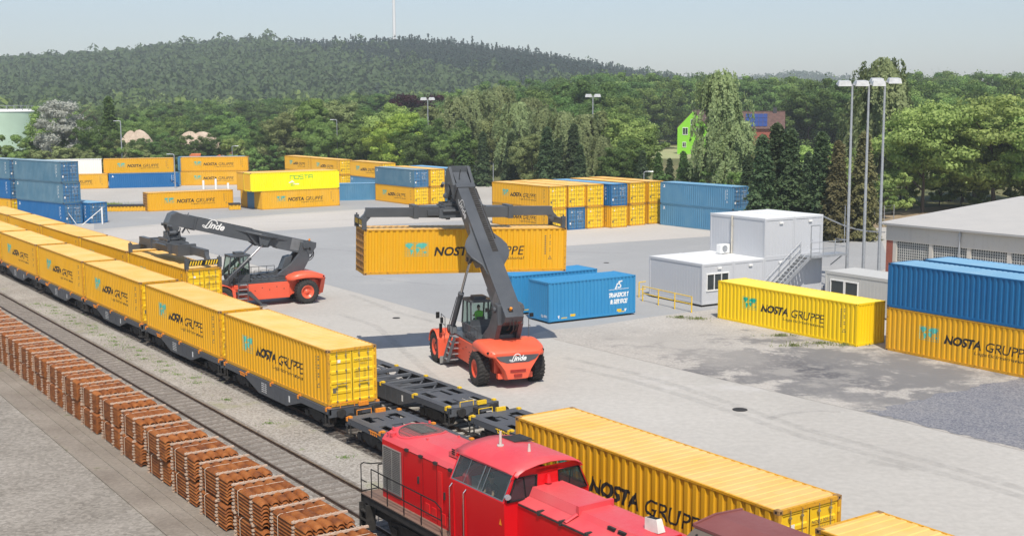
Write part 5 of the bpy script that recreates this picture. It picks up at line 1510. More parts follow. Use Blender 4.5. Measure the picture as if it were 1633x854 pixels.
    shell2(9.15, 13.0, [(-1.04, 1.24), (-1.04, 2.72), (-.60, 2.90), (.60, 2.90), (1.04, 2.72), (1.04, 1.24)], 2.70)
    shell2(9.15, 10.7, [(-.64, 2.895), (-.52, 3.22), (.52, 3.22), (.64, 2.895)], 2.8)
    shell2(10.7, 12.75, [(-.60, 2.895), (-.48, 3.08), (.48, 3.08), (.60, 2.895)], 2.8)
    rh = r.build('rear_hood', [LRED, LRED_T], root)
    d = MB(); d.mat(0)
    for x in (9.9, 10.6, 11.4, 12.4): d.box((x - .03, -1.10, 2.66), (x + .03, -.9, 2.80))
    d.box((9.2, -1.075, 2.68), (13.0, -1.04, 2.71)); d.mat(1).cyl((10.68, -.66, 2.86), (10.68, .66, 2.86 + .3), .0, n=3) if False else None
    for j in range(2):
        for k in range(3): d.box((11.6 + j * .3, -.61, 2.93 + k * .045), (11.8 + j * .3, -.53, 2.95 + k * .045))
    d.build('latch', [GRIME, GRIME], rh)
    ex = MB(); ex.M = Matrix.Translation((12.35, .1, 3.08)) @ Matrix.Rotation(R(-8), 4, 'Y'); ex.mat(0).loft([[(-.19, -.12, 0), (.19, -.12, 0), (.19, .12, 0), (-.19, .12, 0)], [(-.16, -.09, .36), (.16, -.09, .36), (.16, .09, .36), (-.16, .09, .36)]], smooth=False)
    ex.mat(1).box((-.13, -.07, .355), (.13, .07, .37)); ex.build('exhaust_stack', [plain('cream painted stack', (.68, .66, .60), .5), BLACKM], rh)
    ridge = MB(); ridge.box((10.66, -.60, 2.9), (10.74, .60, 3.26)); ridge.tube([(10.7, -1.02, 2.78), (10.7, -.62, 2.98)], .05); ridge.build('roof_rib', LRED_T, rh)
    hl = MB(); hl.cyl((13.0, -.4, 2.3), (13.06, -.4, 2.3), .14, n=16); hl.build('head_lamp', GALV, rh)
    # railings
    rl = MB()
    def rail(pts, r_=.02):
        for a_, b_ in zip(pts[:-1], pts[1:]): rl.cyl(a_, b_, r_, n=6)
    y = -1.44; zt = 2.22
    rail([(.85, y, 1.25), (.85, y, zt), (5.0, y, zt), (5.35, y, 2.1), (5.4, y, 1.25)])
    rail([(.85, y, 1.74), (5.35, y, 1.74)])
    for x in (1.95, 3.05, 4.15): rail([(x, y, 1.25), (x, y, zt)])
    rail([(.12, y, .35), (.12, y, 2.22), (.3, y, 2.32), (.55, -1.3, 2.32), (.62, -.9, 2.30)]); rail([(.12, y, 1.3), (.12, -.8, 1.3)])
    rail([(.14, -.8, 1.25), (.14, -.8, 2.1), (.14, .9, 2.1), (.14, .9, 1.25)]); rail([(.12, y, 1.7), (.5, y, 1.7)])
    rail([(.14, 1.44, 1.25), (.14, 1.44, 2.2), (.8, 1.44, 2.2), (5.0, 1.44, 2.2), (5.0, 1.44, 1.25)])
    rail([(9.4, y, 1.25), (9.4, y, 2.15), (13.3, y, 2.15), (13.3, y, 1.25)]); rail([(11.3, y, 1.25), (11.3, y, 2.15)])
    rl.build('hand_rail', BLACKM, root)
    # body heights and lengths as measured: piecewise-linear fit of the drawing above
    def pw(x, P):
        if x <= P[0][0]: return x + P[0][1] - P[0][0]
        for (a, A), (b_, B) in zip(P[:-1], P[1:]):
            if x <= b_: return A + (B - A) * (x - a) / (b_ - a)
        return x + P[-1][1] - P[-1][0]
    ZB = [(.9, .9), (1.2, 1.44), (3.2, 3.47), (3.6, 3.84)]
    ZC = [(.9, .9), (1.24, 1.48), (2.86, 3.46), (3.86, 4.26), (4.17, 4.50)]; XC = [(5.75, 5.95), (9.15, 8.85)]
    ZR = [(.9, .9), (1.24, 1.48), (2.72, 3.42), (2.90, 3.54), (3.22, 3.78)]; XR = [(9.15, 8.86), (13.0, 14.3)]
    def walk(o, fam):
        if o.type == 'MESH' and fam != 'none':
            for v in o.data.vertices:
                c_ = v.co
                if fam == 'base': c_.z = pw(c_.z, ZB)
                elif fam == 'cab':
                    z0_ = c_.z; c_.z = pw(c_.z, ZC); c_.x = pw(c_.x, XC)
                    if z0_ > 2.86: c_.y *= 1 - .10 * min(1, (z0_ - 2.86))
                else: c_.z = pw(c_.z, ZR); c_.x = pw(c_.x, XR)
        for ch in kids(o): walk(ch, fam)
    for ch in kids(root):
        nm_ = ch.name.split('.')[0]
        walk(ch, {'cab': 'cab', 'rear_hood': 'rear', 'bogie': 'none', 'buffer': 'none', 'battery_box': 'none', 'steps': 'none'}.get(nm_, 'base'))
    return root
locomotive()
dr = person('driver in a dark top seen through the side window of the red locomotive', uvp(-36.4 + 7.2, 19.95 - .80, 2.92), TH - R(95), plain('dark red work jacket', (.10, .02, .02), .8))

# brown roofed wagon behind the locomotive
bw = empty('covered_wagon', uvp(-21.3, 19.95, .32), TH, 'covered freight wagon with a reddish brown roof behind the locomotive', 'rail wagon')
b = MB(); P = [(-1.42, 1.1), (-1.46, 3.0), (-1.25, 3.35), (-.05, 4.02)]
b.add([(x, y, z) for x in (0, 13) for y, z in P], [(i, i + 1, i + 5, i + 4) for i in range(3)])
b.add([(x, y, z) for x in (0, 13) for y, z in ((1.42, 1.1), (1.46, 3.6), (1.44, 4.06))], [(0, 1, 4, 3), (1, 2, 5, 4)])
b.add([(0, y, z) for y, z in P + [(.6, 4.12), (1.44, 4.06), (1.46, 3.6), (1.42, 1.1)]], [tuple(range(8))])
b.build('wagon_body', BROWN, bw)
b = MB(); b.add([(-.06, -.12, 4.03), (13, -.12, 4.03), (13, .6, 4.14), (-.06, .6, 4.14), (13, 1.50, 4.10), (-.06, 1.50, 4.10)], [(0, 1, 2, 3), (3, 2, 4, 5)])
b.bar((-.05, -.12, 4.03), (-.05, .6, 4.14), .06, .08); b.bar((-.05, .6, 4.14), (-.05, 1.50, 4.10), .06, .08); b.bar((-.05, -.12, 4.02), (13, -.12, 4.02), .05, .07)
b.build('roof', BROWNR, bw)
b = MB()
for k in range(9):
    for j in range(3):
        t = (j + .4) / 3; y = -1.25 + 1.2 * t; z = 3.35 + .67 * t; b.cyl((.25 + k * 1.5, y, z), (.25 + k * 1.5, y - .01, z + .03), .03, n=8)
b.build('rivets', GRIME, bw)
b = MB(); b.box((0, -1.3, .85), (13, 1.3, 1.1)); b.build('underframe', GRIME, bw)
for xb in (2.2, 10.8):
    bg_ = bogie(bw, xb); bg_.location.z = -.32

# ================================================================== site offices
OFF = paint('pale grey office panel', (.50, .515, .54), rough=.5, fade=(.6, .6, .6), fade_amt=.1, rust=(.3, .3, .3), rust_lo=.9, streak=False, tone=.015)
OFFR = paint('white office roof', (.74, .75, .75), rough=.5, fade=(.6, .6, .6), fade_amt=.25, rust=(.4, .4, .38), rust_lo=.8, streak=False, tone=.02)
OFF_K = paint('beige grey office panel', (.50, .50, .48), rough=.6, fade=(.6, .6, .58), fade_amt=.1, rust=(.3, .3, .3), rust_lo=.9, streak=False, tone=.0)
o_o = Vector((10.36, 92.46, 0)); o_a = -1.010; UW, UH, ULn = 2.985, 2.93, 6.06
def office(label, loc, a, L=ULn, W=UW, H=UH, feet=.15, panel=None, group=None, windows=(), door=None, wside=()):
    r = empty('site_office', loc, a, label, 'site office', group)
    pm = panel or OFF
    w = MB()
    for (x, y, nx) in ((0, 0, 0), (L, 0, 0), (0, W, 0), (L, W, 0)):
        w.box((x + (.0 if x == 0 else -.14), y + (0 if y == 0 else -.14), feet), (x + (.14 if x == 0 else 0), y + (.14 if y == 0 else 0), H + feet))
    for z in (feet, H + feet - .16):
        for y in (0, W - .12): w.box((.14, y, z), (L - .14, y + .12, z + .16))
        for x in (0, L - .12): w.box((x, .14, z), (x + .12, W - .14, z + .16))
    w.build('frame', pm, r, bevel=.01)
    p = MB()
    z0, z1 = feet + .16, H + feet - .16
    def ribs(n, f):
        for k in range(n): f(k)
    # ribbed panels just inside the frame
    def side(a0, a1, mk):
        n = int((a1 - a0) / .30); pts = []
        for k in range(n + 1):
            s_ = a0 + (a1 - a0) * k / n
            pts += [(s_, 0), (min(a1, s_ + .025), .012), (min(a1, s_ + .05), 0)] if k < n else [(s_, 0)]
        P = []
        for s_, d in pts: P += [mk(s_, d, z0), mk(s_, d, z1)]
        p.add(P, [(2 * i, 2 * i + 2, 2 * i + 3, 2 * i + 1) for i in range(len(pts) - 1)], False)
    side(.14, L - .14, lambda s_, d, z: (s_, .03 + d, z)); side(.14, L - .14, lambda s_, d, z: (s_, W - .03 - d, z))
    side(.14, W - .14, lambda s_, d, z: (L - .03 - d, s_, z)); side(.14, W - .14, lambda s_, d, z: (.03 + d, s_, z))
    p.build('wall_panel', pm, r)
    rf = MB(); rf.box((.02, .02, H + feet - .02), (L - .02, W - .02, H + feet + .03)); rf.box((.0, .0, H + feet - .01), (L, .1, H + feet + .05)); rf.box((0, W - .1, H + feet - .01), (L, W, H + feet + .05))
    rf.build('roof', OFFR if not panel else pm, r)
    f = MB()
    for x in (.1, L - .3):
        for y in (.1, W - .3): f.box((x, y, 0), (x + .2, y + .2, feet))
    f.build('foot', GRIME, r)
    for (face, a0, a1, b0, b1, n) in windows:
        g_ = MB(); fr = MB()
        def P(s_, z, d): return (L - .02 + d, s_, z) if face == 'end' else (s_, .02 - d, z)
        g_.add([P(a0, b0, 0), P(a1, b0, 0), P(a1, b1, 0), P(a0, b1, 0)], [(0, 1, 2, 3)])
        wo = g_.build('window', GLASS_D, r)
        xs = [a0 + (a1 - a0) * k / n for k in range(n + 1)]
        for x in xs: fr.bar(P(x, b0 - .04, .02), P(x, b1 + .04, .02), .09, .05) if face != 'end' else fr.bar(P(x, b0 - .04, .02), P(x, b1 + .04, .02), .05, .09)
        for z in (b0, b1): fr.bar(P(a0 - .04, z, .02), P(a1 + .04, z, .02), .06, .09)
        fr.build('window_frame', WHITE, wo)
    if door:
        d = MB(); a0, a1 = door; d.box((L - .02, a0, feet + .1), (L + .02, a1, feet + 2.15)); do = d.build('door', pm, r)
        q = MB()
        for y in (a0, a1): q.bar((L + .01, y, feet + .1), (L + .01, y, feet + 2.2), .04, .06)
        q.bar((L + .01, a0, feet + 2.18), (L + .01, a1, feet + 2.18), .04, .06); q.cyl((L + .02, a0 + .1, feet + 1.1), (L + .08, a0 + .1, feet + 1.1), .02, n=6); q.build('door_frame', GALV, do)
    l = MB(); l.box((L, W / 2 - .05, H + feet - .42), (L + .08, W / 2 + .28, H + feet - .28)); l.build('wall_lamp', WHITE, r)
    return r
gO = 'grey site offices stacked beside the yellow container'
def oloc(k, lev): return o_o + na(o_a) * (k * (UW + .015)) + Vector((0, 0, lev * (UH + .15)))
office('ground floor grey site office with the three-pane window, nearest the yellow railing', oloc(0, 0), o_a, group=gO, windows=[('end', .45, 2.5, 1.15, 2.35, 3)])
office('ground floor grey site office carrying the air conditioner on its roof', oloc(1, 0), o_a, group=gO)
office('ground floor grey site office behind the foot of the outside stairs', oloc(2, 0), o_a, group=gO)
office('ground floor grey site office under the stair landing, farthest right', oloc(3, 0), o_a, group=gO)
office('upper grey site office with blank end wall, left of the one with a door', oloc(2, 1), o_a, feet=.0, group=gO)
office('upper grey site office with a door onto the landing', oloc(3, 1), o_a, feet=.0, group=gO, door=(1.75, 2.65))
ac = empty('air_conditioner', gp(1153, 404, UH + .2), o_a, 'white air conditioning unit standing on the lower office roof', 'air conditioner')
b = MB(); b.box((-.25, -.45, .06), (.25, .45, .72)); b.box((-.2, -.4, 0), (.2, -.3, .06)); b.box((-.2, .3, 0), (.2, .4, .06)); b.build('housing', WHITE, ac, bevel=.02)
b = MB(); b.lathe([(.0, .258), (.24, .258), (.26, .27), (.26, .25)], (0, -.05, .40), 'x', 20)
for k in range(6): b.bar((.262, -.30, .22 + k * .07), (.262, .20, .22 + k * .07), .012)
b.build('fan_grille', GALV, ac)
dp = MB(); q = oloc(2, 1); dpo = empty('drain_pipe', q + ea(o_a) * 2.55 - na(o_a) * .07, o_a, 'beige pipe running up the side of the upper site office', 'drain pipe')
dp.cyl((0, 0, -.0), (0, 0, UH + .02), .07, n=10); dp.box((-.09, -.02, 1.0), (.09, .08, 1.06)); dp.box((-.09, -.02, 2.2), (.09, .08, 2.26)); dp.build('pipe', plain('beige pipe', (.50, .47, .40), .6), dpo)
# outside stairs with landing
sr = empty('outside_stairs', oloc(0, 0) + ea(o_a) * (ULn + .02), o_a, 'galvanised steel stairs and landing on the end wall of the site offices', 'stairs')
ZP = UH + .22; ya, yb_ = 5.3, 9.55
b = MB(); b.box((.05, yb_, ZP - .06), (1.25, 13.3, ZP)); b.box((.05, yb_, ZP - .18), (.12, 13.3, ZP - .06)); b.box((1.18, yb_, ZP - .18), (1.25, 13.3, ZP - .06))
for y in (yb_ + .1, 11.2, 13.2): b.bar((.05, y, ZP - .12), (1.25, y, ZP - .12), .08); 
b.bar((.0, 12.9, ZP - 1.0), (1.15, 12.9, ZP - .15), .07); b.bar((.6, 12.0, .0), (.6, 12.0, ZP - .1), .09) if False else None
b.build('landing', GALV, sr)
for x in (.12, 1.12):
    b = MB(); b.bar((x, ya, .02), (x, yb_, ZP - .08), .05, .24); b.build('stringer', GALV, sr)
n = 15
for k in range(n):
    b = MB(); t = (k + .5) / n; y = ya + (yb_ - ya) * t; z = ZP * t; b.box((.14, y - .13, z), (1.10, y + .13, z + .035)); b.build('tread', GALV, sr)
b = MB()
for x in (.12, 1.14):
    for dz in (.5, 1.0): b.cyl((x, ya, dz), (x, yb_, ZP + dz), .024, n=6)
    for k in range(5):
        t = k / 4; y = ya + (yb_ - ya) * t; b.cyl((x, y, ZP * t), (x, y, ZP * t + 1.0), .024, n=6)
for dz in (.5, 1.0):
    b.cyl((1.22, yb_, ZP + dz), (1.22, 13.28, ZP + dz), .024, n=6); b.cyl((1.22, 13.28, ZP + dz), (.08, 13.28, ZP + dz), .024, n=6)
for y in (yb_, 10.8, 12.0, 13.28): b.cyl((1.22, y, ZP), (1.22, y, ZP + 1.0), .024, n=6)
b.cyl((.08, 13.28, ZP), (.08, 13.28, ZP + 1), .024, n=6)
b.build('hand_rail', GALV, sr)
# yellow pipe railing
P = [gp(1024.9, 480), gp(1049.8, 486.4), gp(1075.9, 492.6), gp(1102.9, 498.3)]
rr_ = empty('pipe_railing', P[0], 0, 'yellow pipe railing in front of the lower site office', 'railing')
b = MB()
for p in P: q = p - P[0]; b.cyl(q, q + Vector((0, 0, 1.15)), .045, n=8)
b.build('posts', YSTEEL, rr_)
b = MB()
for z in (1.12, .6): b.cyl(P[0] - P[0] + Vector((-.0, 0, z)), P[3] - P[0] + Vector((0, 0, z)), .035, n=8)
b.build('rails', YSTEEL, rr_)
P = [gp(1019, 474), gp(1029.5, 472.5)]
rr_ = empty('pipe_railing', P[0], 0, 'short piece of yellow railing between the blue container and the office', 'railing')
b = MB()
for z in (.6, 1.15): b.cyl(Vector((0, 0, z)), P[1] - P[0] + Vector((0, 0, z)), .035, n=8)
b.cyl((0, 0, 0), (0, 0, 1.15), .045, n=8); b.build('rails', YSTEEL, rr_)
# low office behind the yellow container
office('low beige grey site office with two tilted windows, half hidden by the blue container', Vector((22.1, 86.3, 0)), -1.0, L=8.5, W=3.0, H=2.6, feet=.12, panel=OFF_K, windows=[('side', .55, 1.75, 1.2, 2.2, 1), ('side', 1.85, 3.0, 1.2, 2.2, 1)])

# ================================================================== warehouse
WA = -.963; w0 = Vector((30.45, 99.75, 0))
WALLC = paint('weathered concrete fascia', (.56, .53, .48), rough=.85, fade=(.62, .55, .44), fade_amt=.5, rust=(.22, .19, .15), rust_lo=.62, tone=0)
ROOFC = paint('dusty corrugated cement roof', (.40, .395, .385), rough=.85, fade=(.46, .45, .43), fade_amt=.5, rust=(.3, .29, .26), rust_lo=.7, streak=False, tone=0)
def brick_mat():
    mt, n, b = nmat('red brick')
    br = node(n, 'ShaderNodeTexBrick'); c = coords(n); mp = node(n, 'ShaderNodeMapping'); mp.inputs['Rotation'].default_value = (R(90), 0, 0)
    n.links.new(c, mp.inputs[0]); n.links.new(mp.outputs[0], br.inputs[0])
    br.inputs['Color1'].default_value = (.36, .085, .045, 1); br.inputs['Color2'].default_value = (.28, .06, .035, 1); br.inputs['Mortar'].default_value = (.34, .28, .24, 1)
    br.inputs['Scale'].default_value = 4; br.inputs['Mortar Size'].default_value = .012
    n.links.new(br.outputs[0], b.inputs['Base Color']); b.inputs['Roughness'].default_value = .85
    return mt
BRICK = brick_mat()
wh = empty('warehouse', w0, WA, 'low warehouse with a corrugated roof and glass block windows at the right edge', 'warehouse')
WL_, WD_ = 46, 38.4
b = MB(); b.box((0, .0, 0), (.62, .5, 3.42)); b.box((0, .5, 0), (.3, WD_, 4.4)); b.build('brick_wall', BRICK, wh)
b = MB(); b.box((.0, -.06, 3.42), (WL_, .30, 4.75)); b.box((.62, .02, 0), (WL_, .30, 1.75))
for k in range(13): b.box((.65 + k * 3.42, .0, 1.7), (.98 + k * 3.42, .34, 3.42))
b.add([(.02, .0, 4.75), (.02, WD_, 4.75), (.02, WD_ / 2, 5.98), (WL_, 0, 4.75), (WL_, WD_, 4.75), (WL_, WD_ / 2, 5.98)], [(0, 1, 2), (3, 4, 5)])
b.box((WL_ - .3, .3, 0), (WL_, WD_, 4.75)); b.box((.3, WD_ - .3, 0), (WL_ - .3, WD_, 4.75))
b.build('concrete_fascia', WALLC, wh)
GBL = plain('milky glass block', (.055, .07, .075), .15, var=.3, scale=8)
for k in range(12):
    x0 = 1.0 + k * 3.42; x1 = x0 + 3.05
    g_ = MB(); g_.box((x0, .16, 1.75), (x1, .22, 3.42)); wo = g_.build('glass_block_window', GBL, wh)
    fr = MB(); n = 15; mrow = 8
    for i in range(n + 1): x = x0 + (x1 - x0) * i / n; fr.box((x - .03, .10, 1.75), (x + .03, .165, 3.42))
    for j in range(mrow + 1): z = 1.75 + 1.67 * j / mrow; fr.box((x0, .105, z - .03), (x1, .162, z + .03))
    fr.build('block_joints', plain('pale mortar grid', (.46, .46, .43), .8) if 'pale mortar grid' not in MATS else MATS['pale mortar grid'], wo)
b = MB(); cp = corr_pts(-.5, WL_ + .5, .24, .035)
for (ya_, za, yb2, zb) in ((-.45, 4.84, WD_ / 2, 6.06), (WD_ / 2, 6.06, WD_ + .45, 4.84)):
    P = []
    for x, d in cp: P += [(x, ya_, za - d), (x, yb2, zb - d)]
    b.add(P, [(2 * i, 2 * i + 2, 2 * i + 3, 2 * i + 1) for i in range(len(cp) - 1)])
b.bar((-.5, -.40, 4.76), (WL_ + .5, -.40, 4.76), .08, .14); b.bar((-.48, -.4, 4.78), (-.48, WD_ / 2, 6.0), .06, .12)
b.build('roof', ROOFC, wh)
for x in (6.95, 13.8, 20.6): b = MB(); b.cyl((x, -.16, 0), (x, -.16, 4.7), .07, n=10); b.box((x - .12, -.2, 4.3), (x + .12, -.06, 4.5)); b.build('drain_pipe', GALV, wh)

# ================================================================== poles, masts, lamps
def flood_pole(px, ytop, Y, label, heads=2, group=None, r=.14, ybase=None, hs=1.0):
    t = aty(px, ytop, Y); H_ = t.z
    root = empty('flood_light_pole', (t.x, Y, 0), 0, label, 'light pole', group)
    b = MB(); b.cyl((0, 0, 0), (0, 0, H_), r, r * .55, n=12); b.build('pole', GALV, root)
    for s in ((-1, 1) if heads == 2 else (-1,)):
        h = MB(); h.bar((0, 0, H_ - .05), (s * .35 * hs, 0, H_ + .02), .06)
        h.M = Matrix.Translation((s * .55 * hs, -.1, H_ + .1)) @ Matrix.Rotation(R(12), 4, 'X') @ Matrix.Scale(hs, 4)
        h.loft([[(-.42, -.34, -.16), (.42, -.34, -.16), (.42, .34, -.16), (-.42, .34, -.16)], [(-.36, -.22, .14), (.36, -.22, .14), (.30, .28, .10), (-.30, .28, .10)]], smooth=False)
        h.build('lamp_head', plain('grey lamp housing', (.50, .51, .51), .4) if 'grey lamp housing' not in MATS else MATS['grey lamp housing'], root)
    return root
gP = 'three tall flood light poles behind the low office'
flood_pole(1359.5, 134, 94, 'leftmost of the three tall flood light poles left of the warehouse', 2, gP, hs=1.2)
flood_pole(1386, 134, 95, 'middle one of the three tall flood light poles left of the warehouse', 2, gP, hs=1.2)
flood_pole(1411.5, 130, 95.5, 'rightmost of the three tall flood light poles left of the warehouse', 2, gP, hs=1.2)
flood_pole(682, 158, 250, 'flood light pole rising in front of the dark red beech', 2, r=.2, hs=1.5)
flood_pole(945.5, 153, 215, 'flood light pole standing between the trees above the long container row', 2, r=.17, hs=1.4)
def lamp(px, ytop, Y, label, arm=1, r=.09):
    t = aty(px, ytop, Y); H_ = t.z; root = empty('street_lamp', (t.x, Y, 0), 0, label, 'street lamp')
    b = MB(); b.cyl((0, 0, 0), (0, 0, H_), r, r * .6, n=10); b.tube([(0, 0, H_), (arm * .15, 0, H_ + .12), (arm * .7, 0, H_ + .15)], r * .6); b.build('pole', GALV, root)
    h = MB(); h.loft([[(arm * .6, -.14, H_ + .1), (arm * 1.35, -.12, H_ + .12), (arm * 1.35, .12, H_ + .12), (arm * .6, .14, H_ + .1)], [(arm * .6, -.1, H_ + .24), (arm * 1.3, -.07, H_ + .2), (arm * 1.3, .07, H_ + .2), (arm * .6, .1, H_ + .24)]], smooth=False); h.build('lamp_head', GALV, root)
lamp(192, 194, 243, 'slim street lamp rising above the far container row on the left', -1, .16)
lamp(277.5, 247, 221, 'short curved street lamp between the two far yellow containers', -1, .12)
lamp(370, 234, 250, 'short street lamp in front of the round bush', 1, .1)
lamp(537, 192, 250, 'street lamp standing before the olive green trees', -1, .12)
lamp(786.5, 262, 160, 'plain grey post left of the long container row', 0.01, .07)
lamp(1027, 275, 178, 'short lamp post behind the long container row', 1, .1)
lamp(1348, 330, 128, 'grey post with a green sign by the conifers', .01, .06)
cb = MB(); a_ = oloc(3, 1) + ea(o_a) * ULn + na(o_a) * UW + Vector((0, 0, UH - .1)); b_ = w0 + Vector((-.3, -.5, 4.1))
pts = [a_ + (b_ - a_) * t - Vector((0, 0, .35 * math.sin(PI * t))) for t in [k / 12 for k in range(13)]]
cb.tube(pts, .055, 6)
tag(cb.build('overhead_cable', GALV), 'pale overhead cable from the upper site office to the warehouse', 'cable')
gb = 'white bollards on the far road'
for k, (px, yb, yt) in enumerate(((324.7, 302, 288), (344.5, 302, 285.5), (364, 302, 292))):
    p = gp(px, yb); h_ = (yb - yt) * p.y / F_PX
    r_ = empty('bollard', p, 0, ['leftmost white bollard on the far road', 'middle, tallest white bollard on the far road', 'rightmost, shortest white bollard on the far road'][k], 'bollard', gb)
    b = MB(); b.cyl((0, 0, 0), (0, 0, h_), .20, n=12); b.cyl((0, 0, h_), (0, 0, h_ + .06), .20, .08, n=12); b.build('post', WHITE, r_)
    b = MB(); b.cyl((0, 0, 0), (0, 0, .05), .30, n=12); b.build('base', GALV, r_)
# wire fence with bent posts in front of the left blue stack
fa = gp(105.5, 357.5); fb = gp(163.5, 357)
dv = -E2
fn = empty('wire_fence', fa, 0, 'wire fence with pale posts bent at the top before the left blue stack', 'fence')
for k in range(7):
    b = MB(); q = dv * (k * 3.0)
    b.cyl(q, q + Vector((0, 0, 2.1)), .06, n=8); b.cyl(q + Vector((0, 0, 2.1)), q + Vector((.25, -.3, 2.5)), .05, n=8); b.build('post', GALV, fn)
b = MB(); b.cyl((0, 0, 1.9), (1.7, -1.0, 0), .05, n=8); b.build('brace', GALV, fn)
b = MB()
for z in (.5, 1.2, 1.9): b.cyl((0, 0, z), dv * 18 + Vector((0, 0, z)), .012, n=4)
b.build('wire', GALV, fn)
fn = empty('wire_fence', fb, 0, 'braced white end post of the fence right of the left blue stack', 'fence')
b = MB(); b.cyl((0, 0, 0), (0, 0, 2.1), .10, n=8); b.build('post', WHITE, fn)
b = MB(); b.cyl((0, 0, 1.95), (-2.2, -.9, 0), .05, n=8); b.build('brace', WHITE, fn)
# manhole covers and road marks
for k, (px, py, lb) in enumerate(((1180, 653, 'dark manhole cover in the concrete road'), (632, 507, 'small rusty cover plate by the concrete edge'), (967, 419, 'small drain cover on the grey asphalt'))):
    p = gp(px, py); b = MB(); b.cyl((0, 0, .012), (0, 0, .030), .36 if k == 0 else .26, n=20); o = b.build('manhole_cover', GRIME); o.location = p; tag(o, lb, 'manhole cover')
# parked car glimpsed behind the low office
car = empty('parked_car', (25.6, 91.6, 0), R(20), 'dark blue car whose roof shows behind the low office', 'car')
b = MB(); b.prism([(-2.1, .35), (2.1, .35), (2.15, .75), (1.3, .95), (.6, 1.42), (-1.2, 1.46), (-1.9, 1.0), (-2.15, .9)], -.85, .85); b.build('body', plain('dark blue car paint', (.02, .035, .08), .2), car, bevel=.08)
b = MB()
for s in (-1, 1): b.add([(1.15, s * .86, .98), (.55, s * .86, 1.36), (-1.1, s * .86, 1.38), (-1.6, s * .86, 1.0)], [(0, 1, 2, 3)])
b.build('window', GLASS_D, car)
for x in (-1.3, 1.3):
    for s in (-1, 1): b = MB(); b.cyl((x, s * .7, .33), (x, s * .88, .33), .33, n=18); b.build('wheel', TYRE, car)
# ================================================================== plants
def leaf_mat(name, c0, c1, c2=None, isl=.45):
    mt, n, b = nmat(name)
    oi = node(n, 'ShaderNodeObjectInfo'); ge = node(n, 'ShaderNodeNewGeometry')
    c = coords(n)
    a = noise(n, c, 2.2, 3, .6)
    col = ramp(n, a, [(.3, c0), (.7, c1)])
    col = mix(n, isl, col, ramp(n, ge.outputs['Random Per Island'], [(0, c0), (1, c2 or c1)]))
    hv = node(n, 'ShaderNodeHueSaturation'); mr = node(n, 'ShaderNodeMapRange'); mr.inputs[3].default_value = .82; mr.inputs[4].default_value = 1.2
    n.links.new(oi.outputs['Random'], mr.inputs[0]); n.links.new(mr.outputs[0], hv.inputs['Value'])
    mr2 = node(n, 'ShaderNodeMapRange'); mr2.inputs[3].default_value = .485; mr2.inputs[4].default_value = .512
    n.links.new(oi.outputs['Random'], mr2.inputs[0]); n.links.new(mr2.outputs[0], hv.inputs['Hue']); n.links.new(col, hv.inputs['Color'])
    n.links.new(hv.outputs[0], b.inputs['Base Color']); b.inputs['Roughness'].default_value = .6; b.inputs['Specular IOR Level'].default_value = .25
    tl = node(n, 'ShaderNodeBsdfTranslucent'); n.links.new(hv.outputs[0], tl.inputs[0]); ms = node(n, 'ShaderNodeMixShader'); ms.inputs[0].default_value = .42
    n.links.new(b.outputs[0], ms.inputs[1]); n.links.new(tl.outputs[0], ms.inputs[2]); n.links.new(ms.outputs[0], n.nodes['Material Output'].inputs[0])
    return mt
LF = {
    'dark': leaf_mat('dark green foliage', (0.065, 0.130, 0.035), (0.163, 0.268, 0.073), (0.227, 0.342, 0.098)),
    'mid': leaf_mat('mid green foliage', (0.109, 0.194, 0.047), (0.265, 0.389, 0.109), (0.358, 0.482, 0.139)),
    'light': leaf_mat('fresh green foliage', (0.187, 0.292, 0.073), (0.422, 0.568, 0.162), (0.585, 0.700, 0.243)),
    'bright': leaf_mat('vivid yellow green foliage', (0.228, 0.360, 0.048), (0.456, 0.624, 0.120), (0.600, 0.700, 0.180)),
    'olive': leaf_mat('olive foliage', (0.140, 0.183, 0.063), (0.308, 0.364, 0.140), (0.435, 0.476, 0.211)),
    'silver': leaf_mat('silvery grey foliage', (0.336, 0.360, 0.288), (0.600, 0.624, 0.552), (0.700, 0.700, 0.672)),
    'purple': leaf_mat('dark red beech foliage', (.025, .008, .014), (.06, .018, .028), (.09, .028, .035)),
    'spruce': leaf_mat('dark spruce needles', (0.035, 0.077, 0.035), (0.115, 0.185, 0.078), (0.228, 0.298, 0.140)),
    'birch': leaf_mat('drooping birch foliage', (0.149, 0.203, 0.081), (0.351, 0.419, 0.189), (0.486, 0.553, 0.270)),
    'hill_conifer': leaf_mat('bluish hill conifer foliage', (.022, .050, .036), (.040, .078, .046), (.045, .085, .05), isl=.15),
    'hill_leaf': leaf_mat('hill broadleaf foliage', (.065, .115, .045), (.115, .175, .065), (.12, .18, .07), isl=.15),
    'brownish': leaf_mat('browning foliage', (0.120, 0.120, 0.054), (0.240, 0.228, 0.096), (0.336, 0.300, 0.144)),
}
BARK = plain('grey brown bark', (.10, .075, .055), .9, var=.4, scale=4)
BARKB = plain('white birch bark', (.50, .48, .44), .8, var=.4, scale=5)
